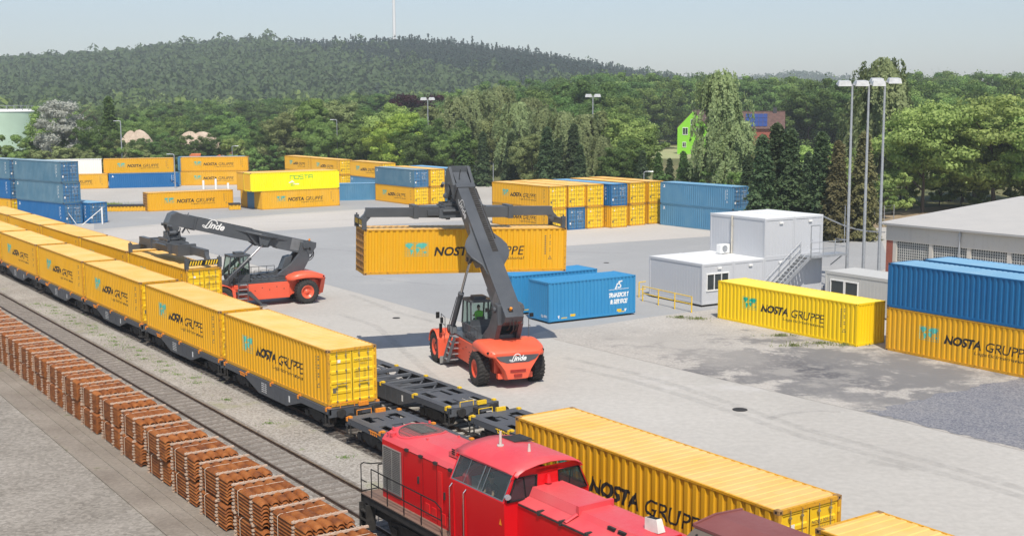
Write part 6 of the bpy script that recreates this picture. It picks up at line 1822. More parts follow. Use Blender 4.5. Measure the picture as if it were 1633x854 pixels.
def quads_mesh(name, C, X, Y, mats, mi=None):
    """one quad per centre; C, X, Y are (n,3) arrays"""
    n = len(C)
    V = np.empty((n, 4, 3), np.float32)
    V[:, 0] = C - X - Y; V[:, 1] = C + X - Y * .6; V[:, 2] = C + X * .8 + Y; V[:, 3] = C - X * .6 + Y * .9
    me = bpy.data.meshes.new(name)
    me.vertices.add(n * 4); me.loops.add(n * 4); me.polygons.add(n)
    me.vertices.foreach_set('co', V.ravel())
    me.loops.foreach_set('vertex_index', np.arange(n * 4, dtype=np.int32))
    me.polygons.foreach_set('loop_start', np.arange(0, n * 4, 4, dtype=np.int32)); me.polygons.foreach_set('loop_total', np.full(n, 4, np.int32))
    for q in mats: me.materials.append(q)
    if mi is not None: me.polygons.foreach_set('material_index', mi.astype(np.int32))
    me.update(calc_edges=True)
    return me
def rand_frames(rs, n, size, nrm=None, bias=.0):
    d = rs.normal(size=(n, 3)); 
    if nrm is not None: d = d * (1 - bias) + nrm * bias * 1.6
    d /= np.linalg.norm(d, axis=1, keepdims=True) + 1e-9
    a = rs.normal(size=(n, 3)); x = np.cross(d, a); x /= np.linalg.norm(x, axis=1, keepdims=True) + 1e-9
    y = np.cross(d, x)
    s = size * rs.uniform(.6, 1.3, size=(n, 1)) if np.isscalar(size) else size[:, None] * rs.uniform(.6, 1.3, size=(n, 1))
    return x * s, y * s * rs.uniform(.5, .9, size=(n, 1))
def crown_points(rs, kind, n_leaf):
    """unit crown: height about 1 (z 0..1), radius about .38; returns centres, size, normals"""
    cs = []; 
    if kind in ('round', 'oak', 'bush'):
        ncl = 95 if kind != 'bush' else 34
        rad = .40 if kind != 'bush' else .55
        z0, z1 = (.10, 1.0) if kind != 'bush' else (.05, 1.0)
        cl = []
        lobes = [(rs.uniform(-.20, .20), rs.uniform(-.20, .20), rs.uniform(.25, .80), rs.uniform(.16, .27)) for _ in range(12)] + [(0, 0, .55, .36), (0, 0, .35, .30)]
        while len(cl) < ncl:
            L = lobes[rs.integers(len(lobes))]
            d = rs.normal(size=3); d /= np.linalg.norm(d); r = L[3] * rs.uniform(.72, 1.0)
            p = np.array([L[0] + d[0] * r, L[1] + d[1] * r, L[2] + d[2] * r * .92])
            if p[2] < z0 + .03 or p[2] > .97: continue
            cl.append((p, rs.uniform(.04, .10)))
        C = []; N = []
        for p, r in cl:
            m_ = n_leaf // ncl
            d = rs.normal(size=(m_, 3)); d /= np.linalg.norm(d, axis=1, keepdims=True)
            rr_ = r * rs.uniform(.5, 1.05, size=(m_, 1)); q = p + d * rr_ * np.array([1.15, 1.15, .75])
            C.append(q); out = d + .5 * (p - np.array([0, 0, .5])) ; N.append(out)
        C = np.concatenate(C); N = np.concatenate(N)
        k = rs.random(len(C)) < .06; C[k] += rs.normal(size=(k.sum(), 3)) * .03
        return C, N
    if kind == 'tall':
        C = []; N = []
        for i in range(52):
            z = rs.uniform(.16, .98); rmax = .26 * (math.sin(PI * min(1, (z - .05) / .95)) ** .6) + .03
            a = rs.uniform(0, 2 * PI); r = rmax * rs.uniform(.45, 1.0); p = np.array([r * math.cos(a), r * math.sin(a), z]); rc = rs.uniform(.045, .085)
            m_ = n_leaf // 52; d = rs.normal(size=(m_, 3)); d /= np.linalg.norm(d, axis=1, keepdims=True)
            C.append(p + d * rc * rs.uniform(.5, 1.1, size=(m_, 1)) * np.array([1.1, 1.1, .9])); N.append(d + np.array([math.cos(a), math.sin(a), .3]) * .5)
        return np.concatenate(C), np.concatenate(N)
    if kind == 'weep':
        C = []; N = []; ns = 260; m_ = n_leaf // ns
        for i in range(ns):
            z = .24 + .74 * rs.random() ** .9; a = rs.uniform(0, 2 * PI); rm = (.27 * math.sin(PI * min(1, (z - .12) / .93)) ** .75 + .02) * (.75 + .35 * math.sin(3 * a + 5 * z))
            r = rm * rs.uniform(.25, 1); ln = rs.uniform(.10, .24) * (1 if z > .4 else .6)
            t = np.linspace(0, 1, m_)[:, None]
            base = np.array([r * math.cos(a), r * math.sin(a), z]); outv = np.array([math.cos(a), math.sin(a), 0]) * .05
            q = base + outv * t ** .5 + np.array([0, 0, -1]) * ln * t ** 1.3 + rs.normal(size=(m_, 3)) * .009
            C.append(q); N.append(np.tile(np.array([math.cos(a), math.sin(a), .4]), (m_, 1)))
        return np.concatenate(C), np.concatenate(N)
    if kind == 'conifer':
        C = []; N = []; levels = 21; per = n_leaf // (levels * 9)
        for l in range(levels):
            z = .06 + .92 * (l / levels) ; rl = .215 * (1 - z) ** .95 + .010
            nb = 9
            for k in range(nb):
                a = 2 * PI * (k + rs.random() * .9) / nb + l; L = rl * rs.uniform(.5, 1.3)
                t = rs.random(per) ** .7; w = .02 + .035 * (1 - t) * (1 - z)
                side = rs.normal(size=per) * w
                x = math.cos(a) * L * t - math.sin(a) * side; y = math.sin(a) * L * t + math.cos(a) * side
                zz = z - .13 * t ** 1.4 * (1 - z) * (1.0 + .3 * math.sin(k * 2.3)) - np.abs(side) * .8 + rs.normal(size=per) * .006
                C.append(np.stack([x, y, zz], 1)); N.append(np.tile(np.array([math.cos(a) * .5, math.sin(a) * .5, .8]), (per, 1)))
        return np.concatenate(C), np.concatenate(N)
TP = {}
def tree_proto(kind, col, seed, n_leaf=9000, leaf=.018, wide=1.0, bark=None):
    rs = np.random.default_rng(seed)
    C, N = crown_points(rs, kind, n_leaf)
    C[:, :2] *= wide
    N = N / (np.linalg.norm(N, axis=1, keepdims=True) + 1e-9)
    X, Y = rand_frames(rs, len(C), leaf, N, .66 if kind != 'conifer' else .6)
    if kind == 'weep': Y[:, 2] *= 1.6; X *= .7
    names = {'conifer': 'conifer_tree', 'weep': 'weeping_tree', 'bush': 'bush'}
    root = empty(names.get(kind, 'broadleaf_tree'))
    me = quads_mesh('crown', C, X, Y, [LF[col]])
    o = bpy.data.objects.new('crown', me); COL.objects.link(o); o.parent = root
    t = MB(); rr_ = .017 if kind != 'conifer' else .012
    top = .9 if kind == 'conifer' else .6
    pts = [Vector((0, 0, -.01))]; 
    for k in range(1, 6): pts.append(Vector((rs.normal() * .008, rs.normal() * .008, top * k / 5)))
    for k in range(5): t.cyl(pts[k], pts[k + 1], rr_ * (1 - k / 5.6), rr_ * (1 - (k + 1) / 5.6), n=8, caps=False)
    if kind != 'conifer':
        for k in range(11):
            a = rs.uniform(0, 2 * PI); z = rs.uniform(.18, .58); L = rs.uniform(.16, .30) * wide * (.55 if kind == 'weep' else 1)
            b0 = Vector((0, 0, z)); b1 = b0 + Vector((math.cos(a) * L * .55, math.sin(a) * L * .55, L * .55)); b2 = b1 + Vector((math.cos(a) * L * .5, math.sin(a) * L * .5, L * .35))
            t.cyl(b0, b1, .0085, .006, n=6, caps=False); t.cyl(b1, b2, .006, .002, n=5, caps=False)
    t.build('trunk', bark or BARK, root)
    return root
def T(key, px, ytop, Y, label, group=None, zb=0.0, h=None, rot=None, sx=1.0):
    """a tree whose top is at the height measured in the photo"""
    kind, col = key[:2]; seed = key[2] if len(key) > 2 else 1
    k = (kind, col, seed)
    if k not in TP:
        r = tree_proto(kind, col, 100 + seed * 7 + hash(kind + col) % 1 + len(kind) * 3 + len(col), n_leaf={'bush': 8000, 'conifer': 18500, 'weep': 23400}.get(kind, 26000), leaf={'bush': .022, 'conifer': .0125, 'weep': .0098}.get(kind, .0110), wide={'oak': 1.25}.get(kind, 1.0), bark=BARKB if kind == 'weep' else None)
        TP[k] = [r, tree_of(r), False]
    p = TP[k]
    if not p[2]: r = p[0]; p[2] = True
    else: r = clone(p[1])
    t = aty(px, ytop, Y); H_ = (t.z - zb) if h is None else h
    r.location = (t.x, Y, zb); r.rotation_euler = (0, 0, RT.uniform(0, 6.28) if rot is None else rot)
    w = H_ * sx * RT.uniform(.92, 1.08)
    r.scale = (w, w, H_)
    r['label'] = label; r['category'] = {'conifer': 'conifer', 'bush': 'bush'}.get(kind, 'tree')
    if group: r['group'] = group
    return r
RT = random.Random(5)
# --- trees one can point at
T(('conifer', 'spruce', 1), 1217, 205, 132, 'dark spruce, leftmost of the row behind the site offices')
T(('conifer', 'spruce', 2), 1240, 186, 136, 'dark spruce with the tallest pointed top behind the site offices')
T(('conifer', 'spruce', 3), 1262, 194, 134, 'dark spruce second from the right behind the upper site offices')
T(('conifer', 'spruce', 1), 1194, 240, 142, 'shorter dark spruce beside the steel blue container pair')
T(('conifer', 'spruce', 2), 1312, 200, 132, 'slim dark spruce just left of the tall light poles')
T(('conifer', 'brownish', 1), 1338, 215, 130, 'brownish spruce behind the leftmost tall light pole')
T(('conifer', 'brownish', 2), 1380, 200, 131, 'brownish spruce between the tall light poles')
T(('conifer', 'spruce', 3), 1290, 235, 150, 'short dark spruce behind the gap of the spruce row')
T(('oak', 'light', 1), 1478, 150, 163, 'big fresh green broadleaf tree behind the left end of the warehouse', sx=1.15)
T(('oak', 'light', 2), 1592, 145, 165, 'big fresh green broadleaf tree at the right picture edge', sx=1.2)
T(('oak', 'mid', 1), 1540, 185, 180, 'mid green tree between the two big fresh green ones')
T(('round', 'light', 1), 1440, 205, 185, 'fresh green tree behind the rightmost tall light pole')
T(('oak', 'light', 1), 1680, 160, 160, 'fresh green tree beyond the right picture edge')
T(('weep', 'birch', 1), 1150, 108, 165, 'tall drooping birch beside the bright green house', sx=.80)
T(('weep', 'birch', 2), 1408, 88, 175, 'tall ragged birch rising above the flood light poles')
T(('weep', 'birch', 2), 1178, 190, 160, 'smaller drooping birch left of the spruces')
T(('round', 'light', 2), 625, 163, 246, 'vivid yellow green tree behind the far containers') ['category']
T(('round', 'bright', 1), 640, 176, 240, 'bright yellow green tree in the middle of the far tree line')
T(('round', 'bright', 1), 615, 190, 243, 'small bright yellow green tree left of the bigger bright one')
T(('oak', 'purple', 1), 665, 140, 330, 'dark red beech rising above the middle tree line')
T(('oak', 'silver', 1), 105, 148, 250, 'silvery grey poplar at the left near the pale tank')
T(('round', 'light', 1), 78, 165, 262, 'light green tree peeping out beside the silvery poplar')
T(('conifer', 'dark', 1), 172, 146, 256, 'dark green pointed tree right of the silvery poplar')
T(('round', 'dark', 1), 150, 190, 245, 'dark bushy tree below the silvery poplar')
T(('bush', 'dark', 1), 280, 222, 252, 'dark green bush between the two heaps of sand', sx=.9)
T(('bush', 'light', 1), 376, 213, 262, 'round pale green bush right of the orange machine', sx=.9)
T(('bush', 'mid', 1), 405, 232, 250, 'green bush behind the right end of the far container row', sx=1.1)
T(('bush', 'dark', 2), 435, 225, 252, 'dark bush left of the far containers before the trees', sx=1.1)
gU = 'undergrowth below the big trees at the right'
for i, (px_, yt, Y, c_) in enumerate([(1425, 262, 160, 'light'), (1455, 285, 168, 'mid'), (1500, 270, 175, 'light'), (1535, 262, 172, 'mid'), (1565, 280, 170, 'light'), (1620, 262, 172, 'mid'), (1650, 270, 168, 'light'), (1410, 282, 155, 'mid')]):
    T(('bush', c_, 1), px_, yt, Y, 'leafy bush below the big fresh green trees behind the warehouse', gU)
for (px_, yt, Y, c_, s_) in [(1450, 178, 178, 'light', 2), (1520, 172, 182, 'light', 1), (1560, 160, 190, 'light', 2), (1640, 158, 178, 'light', 1)]:
    T(('round', c_, s_), px_, yt, Y, 'fresh green tree filling the row behind the warehouse', gU + ' trees')
# --- the line behind the containers, left part
gA = 'trees of the line behind the far containers'
for i, (px, yt, Y, k) in enumerate([(430, 195, 275, ('round', 'dark', 1)), (458, 176, 262, ('round', 'olive', 1)), (478, 168, 268, ('round', 'olive', 2)), (500, 158, 262, ('tall', 'mid', 1)), (522, 152, 280, ('round', 'olive', 1)),
        (520, 190, 250, ('round', 'mid', 2)), (548, 165, 285, ('round', 'olive', 2)), (560, 188, 250, ('round', 'mid', 1)), (580, 178, 262, ('tall', 'dark', 1)), (590, 195, 250, ('conifer', 'dark', 2)),
        (660, 188, 240, ('round', 'mid', 2)), (690, 165, 262, ('round', 'olive', 1)), (676, 205, 232, ('round', 'dark', 2)), (706, 188, 232, ('round', 'dark', 1)), (730, 150, 250, ('weep', 'birch', 2)),
        (722, 205, 226, ('round', 'mid', 2)), (755, 140, 255, ('weep', 'birch', 1)), (742, 195, 224, ('conifer', 'dark', 2)), (775, 142, 258, ('weep', 'birch', 2)), (770, 205, 222, ('conifer', 'spruce', 2)),
        (795, 134, 262, ('weep', 'birch', 1)), (800, 170, 228, ('round', 'olive', 2))]):
    T(k, px, yt, Y, {'conifer': 'dark conifer', 'weep': 'drooping pale birch', 'tall': 'tall narrow tree', 'round': 'leafy tree'}[k[0]] + ' of the line behind the far containers, left of the boom head', gA + ' ' + k[0])
gB2 = 'trees of the line behind the long container row'
for i, (px, yt, Y, k) in enumerate([(815, 205, 198, ('conifer', 'spruce', 1)), (825, 160, 220, ('weep', 'birch', 2)), (845, 152, 225, ('weep', 'birch', 1)), (850, 210, 194, ('round', 'olive', 1)), (868, 168, 205, ('weep', 'birch', 2)), (872, 195, 190, ('conifer', 'spruce', 2)),
        (900, 175, 198, ('weep', 'birch', 1)), (890, 215, 188, ('conifer', 'spruce', 3)), (915, 190, 192, ('conifer', 'spruce', 1)), (935, 180, 200, ('weep', 'birch', 2)), (925, 225, 184, ('conifer', 'spruce', 2)), (955, 175, 205, ('round', 'olive', 2)),
        (960, 215, 186, ('weep', 'birch', 1)), (985, 168, 214, ('round', 'mid', 1)), (1000, 185, 196, ('round', 'light', 1)), (985, 222, 184, ('round', 'dark', 1)), (1018, 205, 192, ('round', 'mid', 2)), (1025, 235, 182, ('conifer', 'spruce', 3)),
        (1050, 238, 180, ('conifer', 'dark', 1)), (1068, 248, 178, ('conifer', 'spruce', 1)), (1090, 236, 176, ('conifer', 'dark', 2)), (1110, 246, 172, ('round', 'dark', 1)), (1130, 230, 170, ('conifer', 'spruce', 2)), (1150, 232, 168, ('conifer', 'dark', 1)), (1172, 240, 165, ('round', 'mid', 1)), (1100, 268, 166, ('bush', 'dark', 1)), (1140, 262, 160, ('bush', 'dark', 2)),
        (1180, 262, 155, ('bush', 'mid', 1)), (1060, 272, 172, ('bush', 'dark', 2)), (1220, 275, 150, ('bush', 'mid', 1)), (1250, 265, 152, ('bush', 'light', 1)), (1290, 250, 155, ('bush', 'mid', 1)), (1325, 262, 150, ('bush', 'light', 1)), (1350, 250, 152, ('round', 'light', 2)), (1300, 225, 165, ('round', 'light', 1))]):
    T(k, px, yt, Y, {'conifer': 'dark conifer', 'weep': 'drooping pale birch', 'bush': 'bush', 'round': 'leafy tree'}[k[0]] + ' of the line behind the long container row and the offices', gB2 + ' ' + k[0])
gC = 'bushes on the bank at the left'
for i, (px, yt, Y, k) in enumerate([(10, 222, 245, ('bush', 'mid', 1)), (35, 215, 250, ('bush', 'mid', 2)), (60, 205, 255, ('bush', 'mid', 1)), (85, 195, 258, ('round', 'mid', 2)), (-15, 215, 250, ('bush', 'mid', 2)), (110, 205, 250, ('bush', 'mid', 1)), (95, 226, 240, ('bush', 'olive', 1)), (130, 228, 240, ('bush', 'olive', 1)),
        (60, 232, 240, ('bush', 'olive', 1)), (165, 228, 243, ('bush', 'light', 1)), (180, 215, 250, ('bush', 'olive', 1)), (205, 222, 250, ('bush', 'olive', 1)), (200, 235, 243, ('bush', 'mid', 2)), (222, 238, 245, ('bush', 'olive', 1)), (245, 240, 248, ('bush', 'mid', 1)), (150, 242, 238, ('bush', 'olive', 1)), (30, 240, 238, ('bush', 'mid', 2)), (0, 244, 236, ('bush', 'mid', 1))]):
    T(k, px, yt, Y, 'bush on the bank behind the left containers' if k[0] == 'bush' else 'small tree on the bank behind the left containers', gC, sx=1.25)
# --- the woods behind: individual crowns, two belts
gD = 'crowns of the wood behind the tree line'
def prof(px, pts):
    for (a, ya), (b, yb) in zip(pts[:-1], pts[1:]):
        if a <= px <= b: return ya + (yb - ya) * (px - a) / (b - a)
    return pts[0][1] if px < pts[0][0] else pts[-1][1]
front = [(-40, 222), (0, 215), (180, 205), (215, 182), (300, 178), (420, 176), (480, 168), (560, 160), (600, 168), (700, 165), (800, 158), (860, 128), (900, 122), (1000, 124), (1060, 128), (1130, 124), (1200, 126), (1290, 128), (1380, 126), (1480, 126), (1560, 128), (1640, 124)]
back = [(-40, 178), (100, 168), (200, 165), (300, 160), (420, 158), (520, 150), (640, 146), (740, 138), (840, 126), (900, 118), (1000, 112), (1090, 110), (1170, 116), (1260, 118), (1340, 124), (1420, 112), (1500, 106), (1560, 110), (1640, 112)]
keys = [('oak', 'dark', 1), ('oak', 'dark', 2), ('round', 'dark', 1), ('round', 'dark', 2), ('oak', 'mid', 2), ('oak', 'dark', 1), ('round', 'mid', 1)]
px = -30
while px < 1690:
    Y = RT.uniform(300, 340); yt = prof(px, front) + RT.uniform(-5, 16)
    H_ = aty(px, yt, Y).z
    if H_ < 6: yt -= 20
    if not (1060 < px < 1120 and True): T(keys[RT.randrange(7)], px, yt, Y if px < 1000 or px > 1260 else RT.uniform(395, 420), 'dark leafy tree in the front of the wood', gD)
    px += RT.uniform(13, 19)
px = -30
while px < 1690:
    Y = RT.uniform(270, 298); yt = prof(px, front) + RT.uniform(22, 40)
    if (px > 190 and px < 460) or px > 1440 or 850 < px < 985: T(keys[RT.randrange(7)], px, yt, Y, 'dark leafy tree at the foot of the wood', gD)
    px += RT.uniform(16, 24)
px = -30
while px < 1690:
    Y = RT.uniform(430, 480); yt = prof(px, back) + RT.uniform(-3, 9)
    T(keys[RT.randrange(7)], px, yt, Y, 'dark leafy tree farther back in the wood', gD + ' far')
    px += RT.uniform(11, 16)

# ================================================================== hill with its forest
prof_h = [(-2400, 30), (-900, 46), (-622, 54), (-508, 62), (-393, 71), (-293, 76), (-226, 74), (-134, 77), (-58, 72), (26, 63), (102, 52), (180, 38), (256, 22), (380, 6), (560, 0), (2400, 0)]
def hill_h(x, y):
    v = np.interp(x * 1500 / np.maximum(y, 900), [p[0] for p in prof_h], [p[1] for p in prof_h])
    t = np.clip((y - 560) / 900, 0, 1); t = t * t * (3 - 2 * t)
    rip = 2.4 * np.sin(x / 90 + y / 140) + 1.5 * np.sin(x / 47 - y / 80)
    far = np.interp(x * 2600 / np.maximum(y, 1500), [-3000, 300, 520, 600, 700, 800, 3000], [0, 0, 45, 58, 45, 20, 0]) * np.clip((y - 1900) / 600, 0, 1)
    return v * t + rip * t * (v > 5) + far
nx, ny = 160, 90
xs = np.linspace(-2400, 2400, nx); ys = np.linspace(520, 3000, ny)
GX, GY = np.meshgrid(xs, ys); GZ = hill_h(GX, GY) - .5
V = np.stack([GX, GY, GZ], -1).reshape(-1, 3)
Fc = [(j * nx + i, j * nx + i + 1, (j + 1) * nx + i + 1, (j + 1) * nx + i) for j in range(ny - 1) for i in range(nx - 1)]
me = bpy.data.meshes.new('hills'); me.from_pydata(V.tolist(), [], Fc); me.materials.append(ground_mat('forest floor', [(.3, (.03, .05, .02)), (.7, (.07, .09, .035))], .02, .3, .3))
me.polygons.foreach_set('use_smooth', [True] * len(Fc))
o = bpy.data.objects.new('hills', me); COL.objects.link(o); tag(o, kind='structure')
rs = np.random.default_rng(4)
def forest(name, label, n, yr, xr, hs, leafs, conif, mats, keep=None, zf=hill_h):
    y = rs.uniform(yr[0], yr[1], n * 4) ; x = rs.uniform(-1, 1, n * 4) * 1
    x = (xr[0] + (xr[1] - xr[0]) * (x * .5 + .5)) * y
    if keep is not None:
        k = keep(x, y); x = x[k]; y = y[k]
    x = x[:n]; y = y[:n]; n = len(x)
    h = rs.uniform(hs[0], hs[1], n) * (1 + .18 * rs.normal(size=n)).clip(.6, 1.5); patch = np.sin(x / 130 + 1.7) + np.sin(y / 170 + x / 300) + rs.normal(size=n) * .35
    con = (patch > .1) if conif else np.zeros(n, bool)
    h = np.where(con, h * .82, h)
    z = zf(x, y) - 3
    t = rs.random((n, leafs)); a = rs.uniform(0, 2 * PI, (n, leafs))
    rc = np.where(con[:, None], (1 - t) * .21 * h[:, None] + .2, np.sqrt(np.clip(1 - (2 * t - .9) ** 2 * .9, .02, 1)) * .36 * h[:, None]) * rs.uniform(.7, 1.05, (n, leafs))
    zz = np.where(con[:, None], t, .35 + .65 * t) * h[:, None]
    C = np.stack([x[:, None] + rc * np.cos(a), y[:, None] + rc * np.sin(a), z[:, None] + zz], -1).reshape(-1, 3)
    N = np.stack([np.cos(a), np.sin(a), .7 + 0 * a], -1).reshape(-1, 3)
    sz = np.repeat(np.where(con, .058, .068) * h * (40 / leafs) ** .3, leafs)
    X, Y = rand_frames(rs, len(C), sz, N, .72)
    mi = np.repeat(np.where(con, 0, np.where(rs.random(n) < .3, 2, 1)), leafs)
    me = quads_mesh(name, C, X, Y, [LF[q] for q in mats], mi)
    o = bpy.data.objects.new(name, me); COL.objects.link(o); tag(o, label, 'forest', kind='stuff'); return o
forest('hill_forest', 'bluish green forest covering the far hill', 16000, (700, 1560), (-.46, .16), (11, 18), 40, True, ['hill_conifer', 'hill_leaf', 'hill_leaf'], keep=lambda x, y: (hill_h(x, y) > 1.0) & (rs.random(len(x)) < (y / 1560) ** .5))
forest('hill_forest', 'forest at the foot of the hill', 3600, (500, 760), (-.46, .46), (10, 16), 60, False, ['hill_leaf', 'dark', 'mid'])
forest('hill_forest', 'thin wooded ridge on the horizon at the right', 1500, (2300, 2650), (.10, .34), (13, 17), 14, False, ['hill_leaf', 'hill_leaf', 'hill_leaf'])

# ================================================================== far buildings, tank, heaps, mast
r = empty('wind_turbine', aty(629, 66, 1480), 0, 'white wind turbine tower rising from the hill ridge', 'wind turbine')
r.location.z = 80
b = MB(); b.cyl((0, 0, 0), (0, 0, 130), 2.1, 1.25, n=20); b.build('tower', WHITE, r)
b = MB(); b.box((-1.8, -5, 129), (1.8, 5, 133)); b.build('nacelle', WHITE, r, bevel=.5)
for k in range(3):
    t = R(90 + 120 * k); b = MB(); d_ = Vector((math.cos(t), 0, math.sin(t))); c0 = Vector((0, -6.0, 131))
    b.loft([[c0 + d_ * s + Vector((-math.sin(t), 0, math.cos(t))) * w * q + Vector((0, e_, 0)) for q, e_ in ((-1, 0), (0, -.3), (1, 0), (0, .3))] for s, w in ((0, .8), (8, 1.5), (20, 1.0), (36, .2))], smooth=False); b.build('blade', WHITE, r)
b = MB(); b.cyl((0, -7.2, 131), (0, -4.8, 131), .6, 1.3, n=14); b.build('hub', WHITE, r)
TANKM = plain('pale mint tank paint', (.50, .66, .52), .5, var=.06, scale=.3)
tc = aty(-22, 200, 300); tk = empty('storage_tank', (tc.x, 300, 0), 0, 'pale mint green storage tank at the left picture edge', 'storage tank')
zt = aty(0, 178, 300).z
b = MB(); b.cyl((0, 0, 0), (0, 0, zt), 12.6, n=64); b.build('shell', TANKM, tk)
b = MB(); b.cyl((0, 0, zt), (0, 0, zt + .6), 12.75, 12.3, n=64)
b.build('roof', WHITE, tk)
b = MB()
for k in range(40):
    t = 2 * PI * k / 40; p = Vector((12.5 * math.cos(t), 12.5 * math.sin(t), zt + .3)); q = Vector((12.5 * math.cos(t + PI / 20), 12.5 * math.sin(t + PI / 20), zt + .3))
    b.cyl(p, p + Vector((0, 0, 1.1)), .06, n=5); b.cyl(p + Vector((0, 0, 1.1)), q + Vector((0, 0, 1.1)), .06, n=5)
b.build('railing', GALV, tk)
SAND = ground_mat('pale sand', [(.3, (.40, .31, .23)), (.6, (.52, .42, .33)), (.8, (.60, .50, .41))], .3, 2.0, .3)
def heap(px0, px1, ytop, Y, label, zb=0, seed=1):
    c = aty((px0 + px1) / 2, ytop, Y); W_ = (px1 - px0) / F_PX * Y / 2; Hh = c.z
    rs2 = np.random.default_rng(seed); mb = MB(); n = 40; rings = []
    for k in range(11):
        t = k / 10; ring = []
        for i in range(n):
            a = 2 * PI * i / n; rr_ = math.cos(t * PI / 2) ** 1.25 * (1 + .10 * math.sin(3 * a + seed) + .05 * math.sin(7 * a + 2 * t)); ring.append((W_ * rr_ * math.cos(a), W_ * .7 * rr_ * math.sin(a), Hh * math.sin(t * PI / 2) ** 1.3 * (1 + .22 * math.sin(2 * a + seed) * math.sin(PI * t) + .08 * math.sin(5 * a + 3 * t) * (1 - t))))
        rings.append(ring)
    mb.loft(rings, caps=False); o = mb.build('sand_heap', SAND); o.location = (c.x, Y, 0); tag(o, label, 'sand heap')
heap(262, 362, 213, 285, 'broad heap of pale sand behind the orange machine', seed=1)
heap(176, 252, 211, 290, 'heap of pale sand right of the bushes on the bank', seed=2)
om = empty('screening_machine', aty(325, 240, 262), R(15), 'orange screening machine in front of the sand heap', 'machine'); om.location.z = 0
ORM = plain('orange machine paint', (.62, .17, .05), .5, var=.2)
b = MB(); b.box((-3.4, -1.2, 1.0), (3.0, 1.2, 3.2)); b.prism([(-3.8, 3.2), (-1.0, 3.2), (-.6, 4.6), (-4.2, 4.6)], -1.3, 1.3); b.build('hopper', ORM, om, bevel=.05)
b = MB(); b.bar((2.0, 0, 2.0), (6.0, 0, 4.8), .9, .4); b.bar((-3, 0, 1.6), (3.4, 0, 4.2), 1.0, .3); b.build('conveyor', ORM, om)
b = MB()
for x in (-2.4, 2.2):
    for s in (-1, 1): b.cyl((x, s * 1.3, .6), (x, s * .9, .6), .6, n=16)
b.build('wheels', TYRE, om)
# bright green gabled house
LIME = plain('bright lime render', (.26, .66, .03), .7, var=.04, scale=.3)
TILE = plain('brown roof tiles', (.11, .06, .05), .8, var=.3, scale=1.5)
hx = aty(1080, 246, 362); hs_ = empty('gabled_house', (hx.x, 362, 0), R(-24), 'bright lime green gabled house among the trees', 'house')
b = MB(); b.prism([(0, 0), (9.0, 0), (9.0, 7.6), (4.5, 12.2), (0, 7.6)], 0, 12); b.build('wall', LIME, hs_)
b = MB()
for (a_, c_) in (((-.35, 7.3), (4.5, 12.45)), ((9.35, 7.3), (4.5, 12.45))): b.add([(a_[0], .25, a_[1]), (c_[0], .25, c_[1]), (c_[0], 12.4, c_[1]), (a_[0], 12.4, a_[1]), (a_[0], .25, a_[1] + .25), (c_[0], .25, c_[1] + .25), (c_[0], 12.4, c_[1] + .25), (a_[0], 12.4, a_[1] + .25)], [(0, 1, 2, 3), (4, 5, 6, 7), (0, 1, 5, 4), (1, 2, 6, 5), (2, 3, 7, 6), (3, 0, 4, 7)])
b.build('roof', TILE, hs_)
for (x, z, w, h_) in ((1.6, 5.6, 1.5, 2.0), (4.0, 8.4, 1.2, 1.6), (5.6, 5.6, 1.4, 1.8), (1.6, 2.0, 1.0, 1.4), (5.6, 2.0, 1.4, 1.8)):
    b = MB(); b.box((x, -.02, z), (x + w, .02, z + h_)); wo = b.build('window', GLASS_D, hs_)
    b = MB()
    for xx in (x, x + w / 2, x + w): b.bar((xx, -.05, z), (xx, -.05, z + h_), .16, .08)
    for zz in (z, z + h_): b.bar((x - .08, -.05, zz), (x + w + .08, -.05, zz), .08, .16)
    b.build('window_frame', WHITE, wo)
hx = aty(1185, 205, 300); h2_ = empty('brick_house', (hx.x, 300, 0), R(-12), 'house with a tiled roof carrying solar panels behind the trees', 'house')
zr_ = aty(1200, 179, 300).z; ze = aty(1200, 204, 300).z
b = MB(); b.box((0, 0, 0), (9.5, 9, ze)); b.prism([(0, ze), (9, ze), (4.5, zr_)], 0, 9.5, 'yz'); b.build('wall', BRICK, h2_)
b = MB(); b.add([(-.4, -.5, ze - .2), (9.9, -.5, ze - .2), (9.9, 4.5, zr_ + .1), (-.4, 4.5, zr_ + .1), (9.9, 9.5, ze - .2), (-.4, 9.5, ze - .2)], [(0, 1, 2, 3), (3, 2, 4, 5)]); b.bar((-.4, 4.5, zr_ + .1), (9.9, 4.5, zr_ + .1), .3)
b.build('roof', TILE, h2_)
b = MB(); d_ = Vector((0, 5, zr_ - ze + .3)).normalized(); nn_ = Vector((0, -d_.z, d_.y)) * .12
b2 = MB()
for i in range(5):
    for j in range(3):
        p = Vector((.5 + i * 1.05, -.5, ze - .2)) + d_ * (.8 + j * 1.6) + nn_; x_ = Vector((.98, 0, 0)); y_ = d_ * 1.5; b.add([p, p + x_, p + x_ + y_, p + y_], [(0, 1, 2, 3)])
b.build('solar_panels', plain('blue solar cells', (.03, .06, .20), .15), h2_)
b = MB(); b.box((7.0, 4.0, zr_ - .6), (7.9, 4.9, zr_ + 1.1)); b.build('chimney', plain('dark slate chimney', (.05, .05, .06), .8), h2_)
# pale meadow patches and the verge by the fence
sheet('ground', [Vector((20, 330, 0)), Vector((75, 330, 0)), Vector((80, 430, 0)), Vector((25, 430, 0))], .01, ground_mat('pale meadow', [(.3, (.26, .30, .12)), (.7, (.40, .40, .22))], .05, 1.5, .3))
sheet('ground', G((1330, 372), (1410, 362), (1500, 352), (1700, 340), (1700, 325), (1480, 330), (1320, 350)), .015, ground_mat('dry verge', [(.3, (.20, .15, .09)), (.6, (.34, .26, .17)), (.8, (.30, .27, .12))], .4, 3, .4))
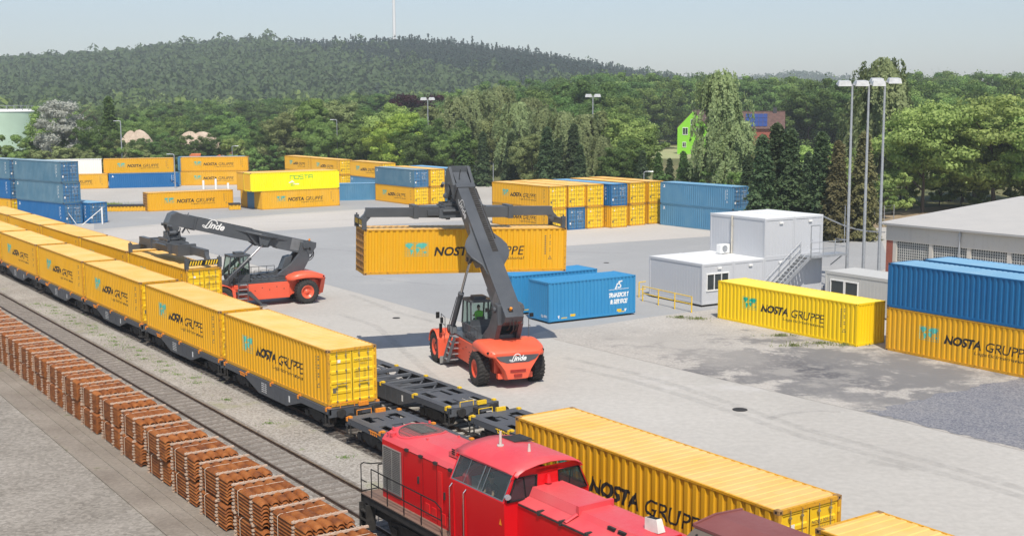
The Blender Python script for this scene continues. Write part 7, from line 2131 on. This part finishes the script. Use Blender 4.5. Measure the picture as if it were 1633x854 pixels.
# fence of wire mesh by the verge
pA, pB = gp(1328, 366), gp(1425, 352)
fn = empty('wire_fence', pA, 0, 'wire mesh fence with thin posts below the spruces', 'fence')
n = 6
for k in range(n + 1): b = MB(); q = (pB - pA) * k / n; b.cyl(q, q + Vector((0, 0, 2.0)), .05, n=6); b.build('post', GALV, fn)
b = MB()
for z in (.1, .6, 1.1, 1.6, 1.95): b.cyl(Vector((0, 0, z)), pB - pA + Vector((0, 0, z)), .012, n=4)
b.build('wire', GALV, fn)
# weeds: tufts of real blades
def tufts(name, label, spots, n, blade, mats):
    C = []; X = []; Y = []
    for (c, rx, ry) in spots:
        m_ = n
        ang = rs.uniform(0, 2 * PI, m_); rr_ = np.abs(rs.normal(size=m_)) * .7 * (1 + .5 * np.sin(3 * ang + c.x)); px_ = c.x + rx * rr_ * np.cos(ang); py_ = c.y + ry * rr_ * np.sin(ang)
        h = blade * rs.uniform(.4, 1.2, m_); a = rs.uniform(0, PI, m_)
        C.append(np.stack([px_, py_, h * .5 + .02], 1)); X.append(np.stack([np.cos(a) * .018, np.sin(a) * .018, 0 * a], 1)); Y.append(np.stack([rs.normal(size=m_) * .03, rs.normal(size=m_) * .03, h * .5], 1))
    me = quads_mesh(name, np.concatenate(C), np.concatenate(X), np.concatenate(Y), mats)
    o = bpy.data.objects.new(name, me); COL.objects.link(o); tag(o, label, 'weeds', kind='stuff')
tufts('weeds', 'weeds growing along the yellow container and the office', [(gp(1345, 551), 2.2, .5), (gp(1310, 548), 1.4, .4), (gp(1245, 536), 1.2, .3), (gp(1112, 509), 1.0, .35), (gp(1085, 507), .6, .3), (gp(1265, 552), .6, .3)], 190, .15, [LF['olive']])
tufts('weeds', 'low green weeds between the tracks', [(uvp(-57.5, 22.0), .35, .25), (uvp(-52.0, 21.9), .5, .35), (uvp(-45, 22.2), .4, .3)] + [(uvp(-62 - 1.3 * k, 22.1 + .35 * math.sin(k * 1.7)), .8, .5) for k in range(26)], 80, .05, [LF['mid']])
tufts('weeds', 'grass patch at the corner behind the lone blue container', [(gp(183, 333), 3, 2.5), (gp(172, 328), 2.5, 2)], 1500, .35, [LF['light']])

# ================================================================== haze
hz = MB(); hz.box((-3200, -120, -1.5), (3200, 2760, 215)); hm, n, bb = nmat('haze air')
pv = node(n, 'ShaderNodeVolumePrincipled'); pv.inputs['Density'].default_value = .00026; pv.inputs['Color'].default_value = (.86, .94, 1.0, 1); pv.inputs['Anisotropy'].default_value = 0
n.nodes.remove(bb); n.links.new(pv.outputs[0], n.nodes['Material Output'].inputs['Volume'])
tag(hz.build('haze', hm), 'thin pale summer haze in the air', 'haze', kind='stuff')
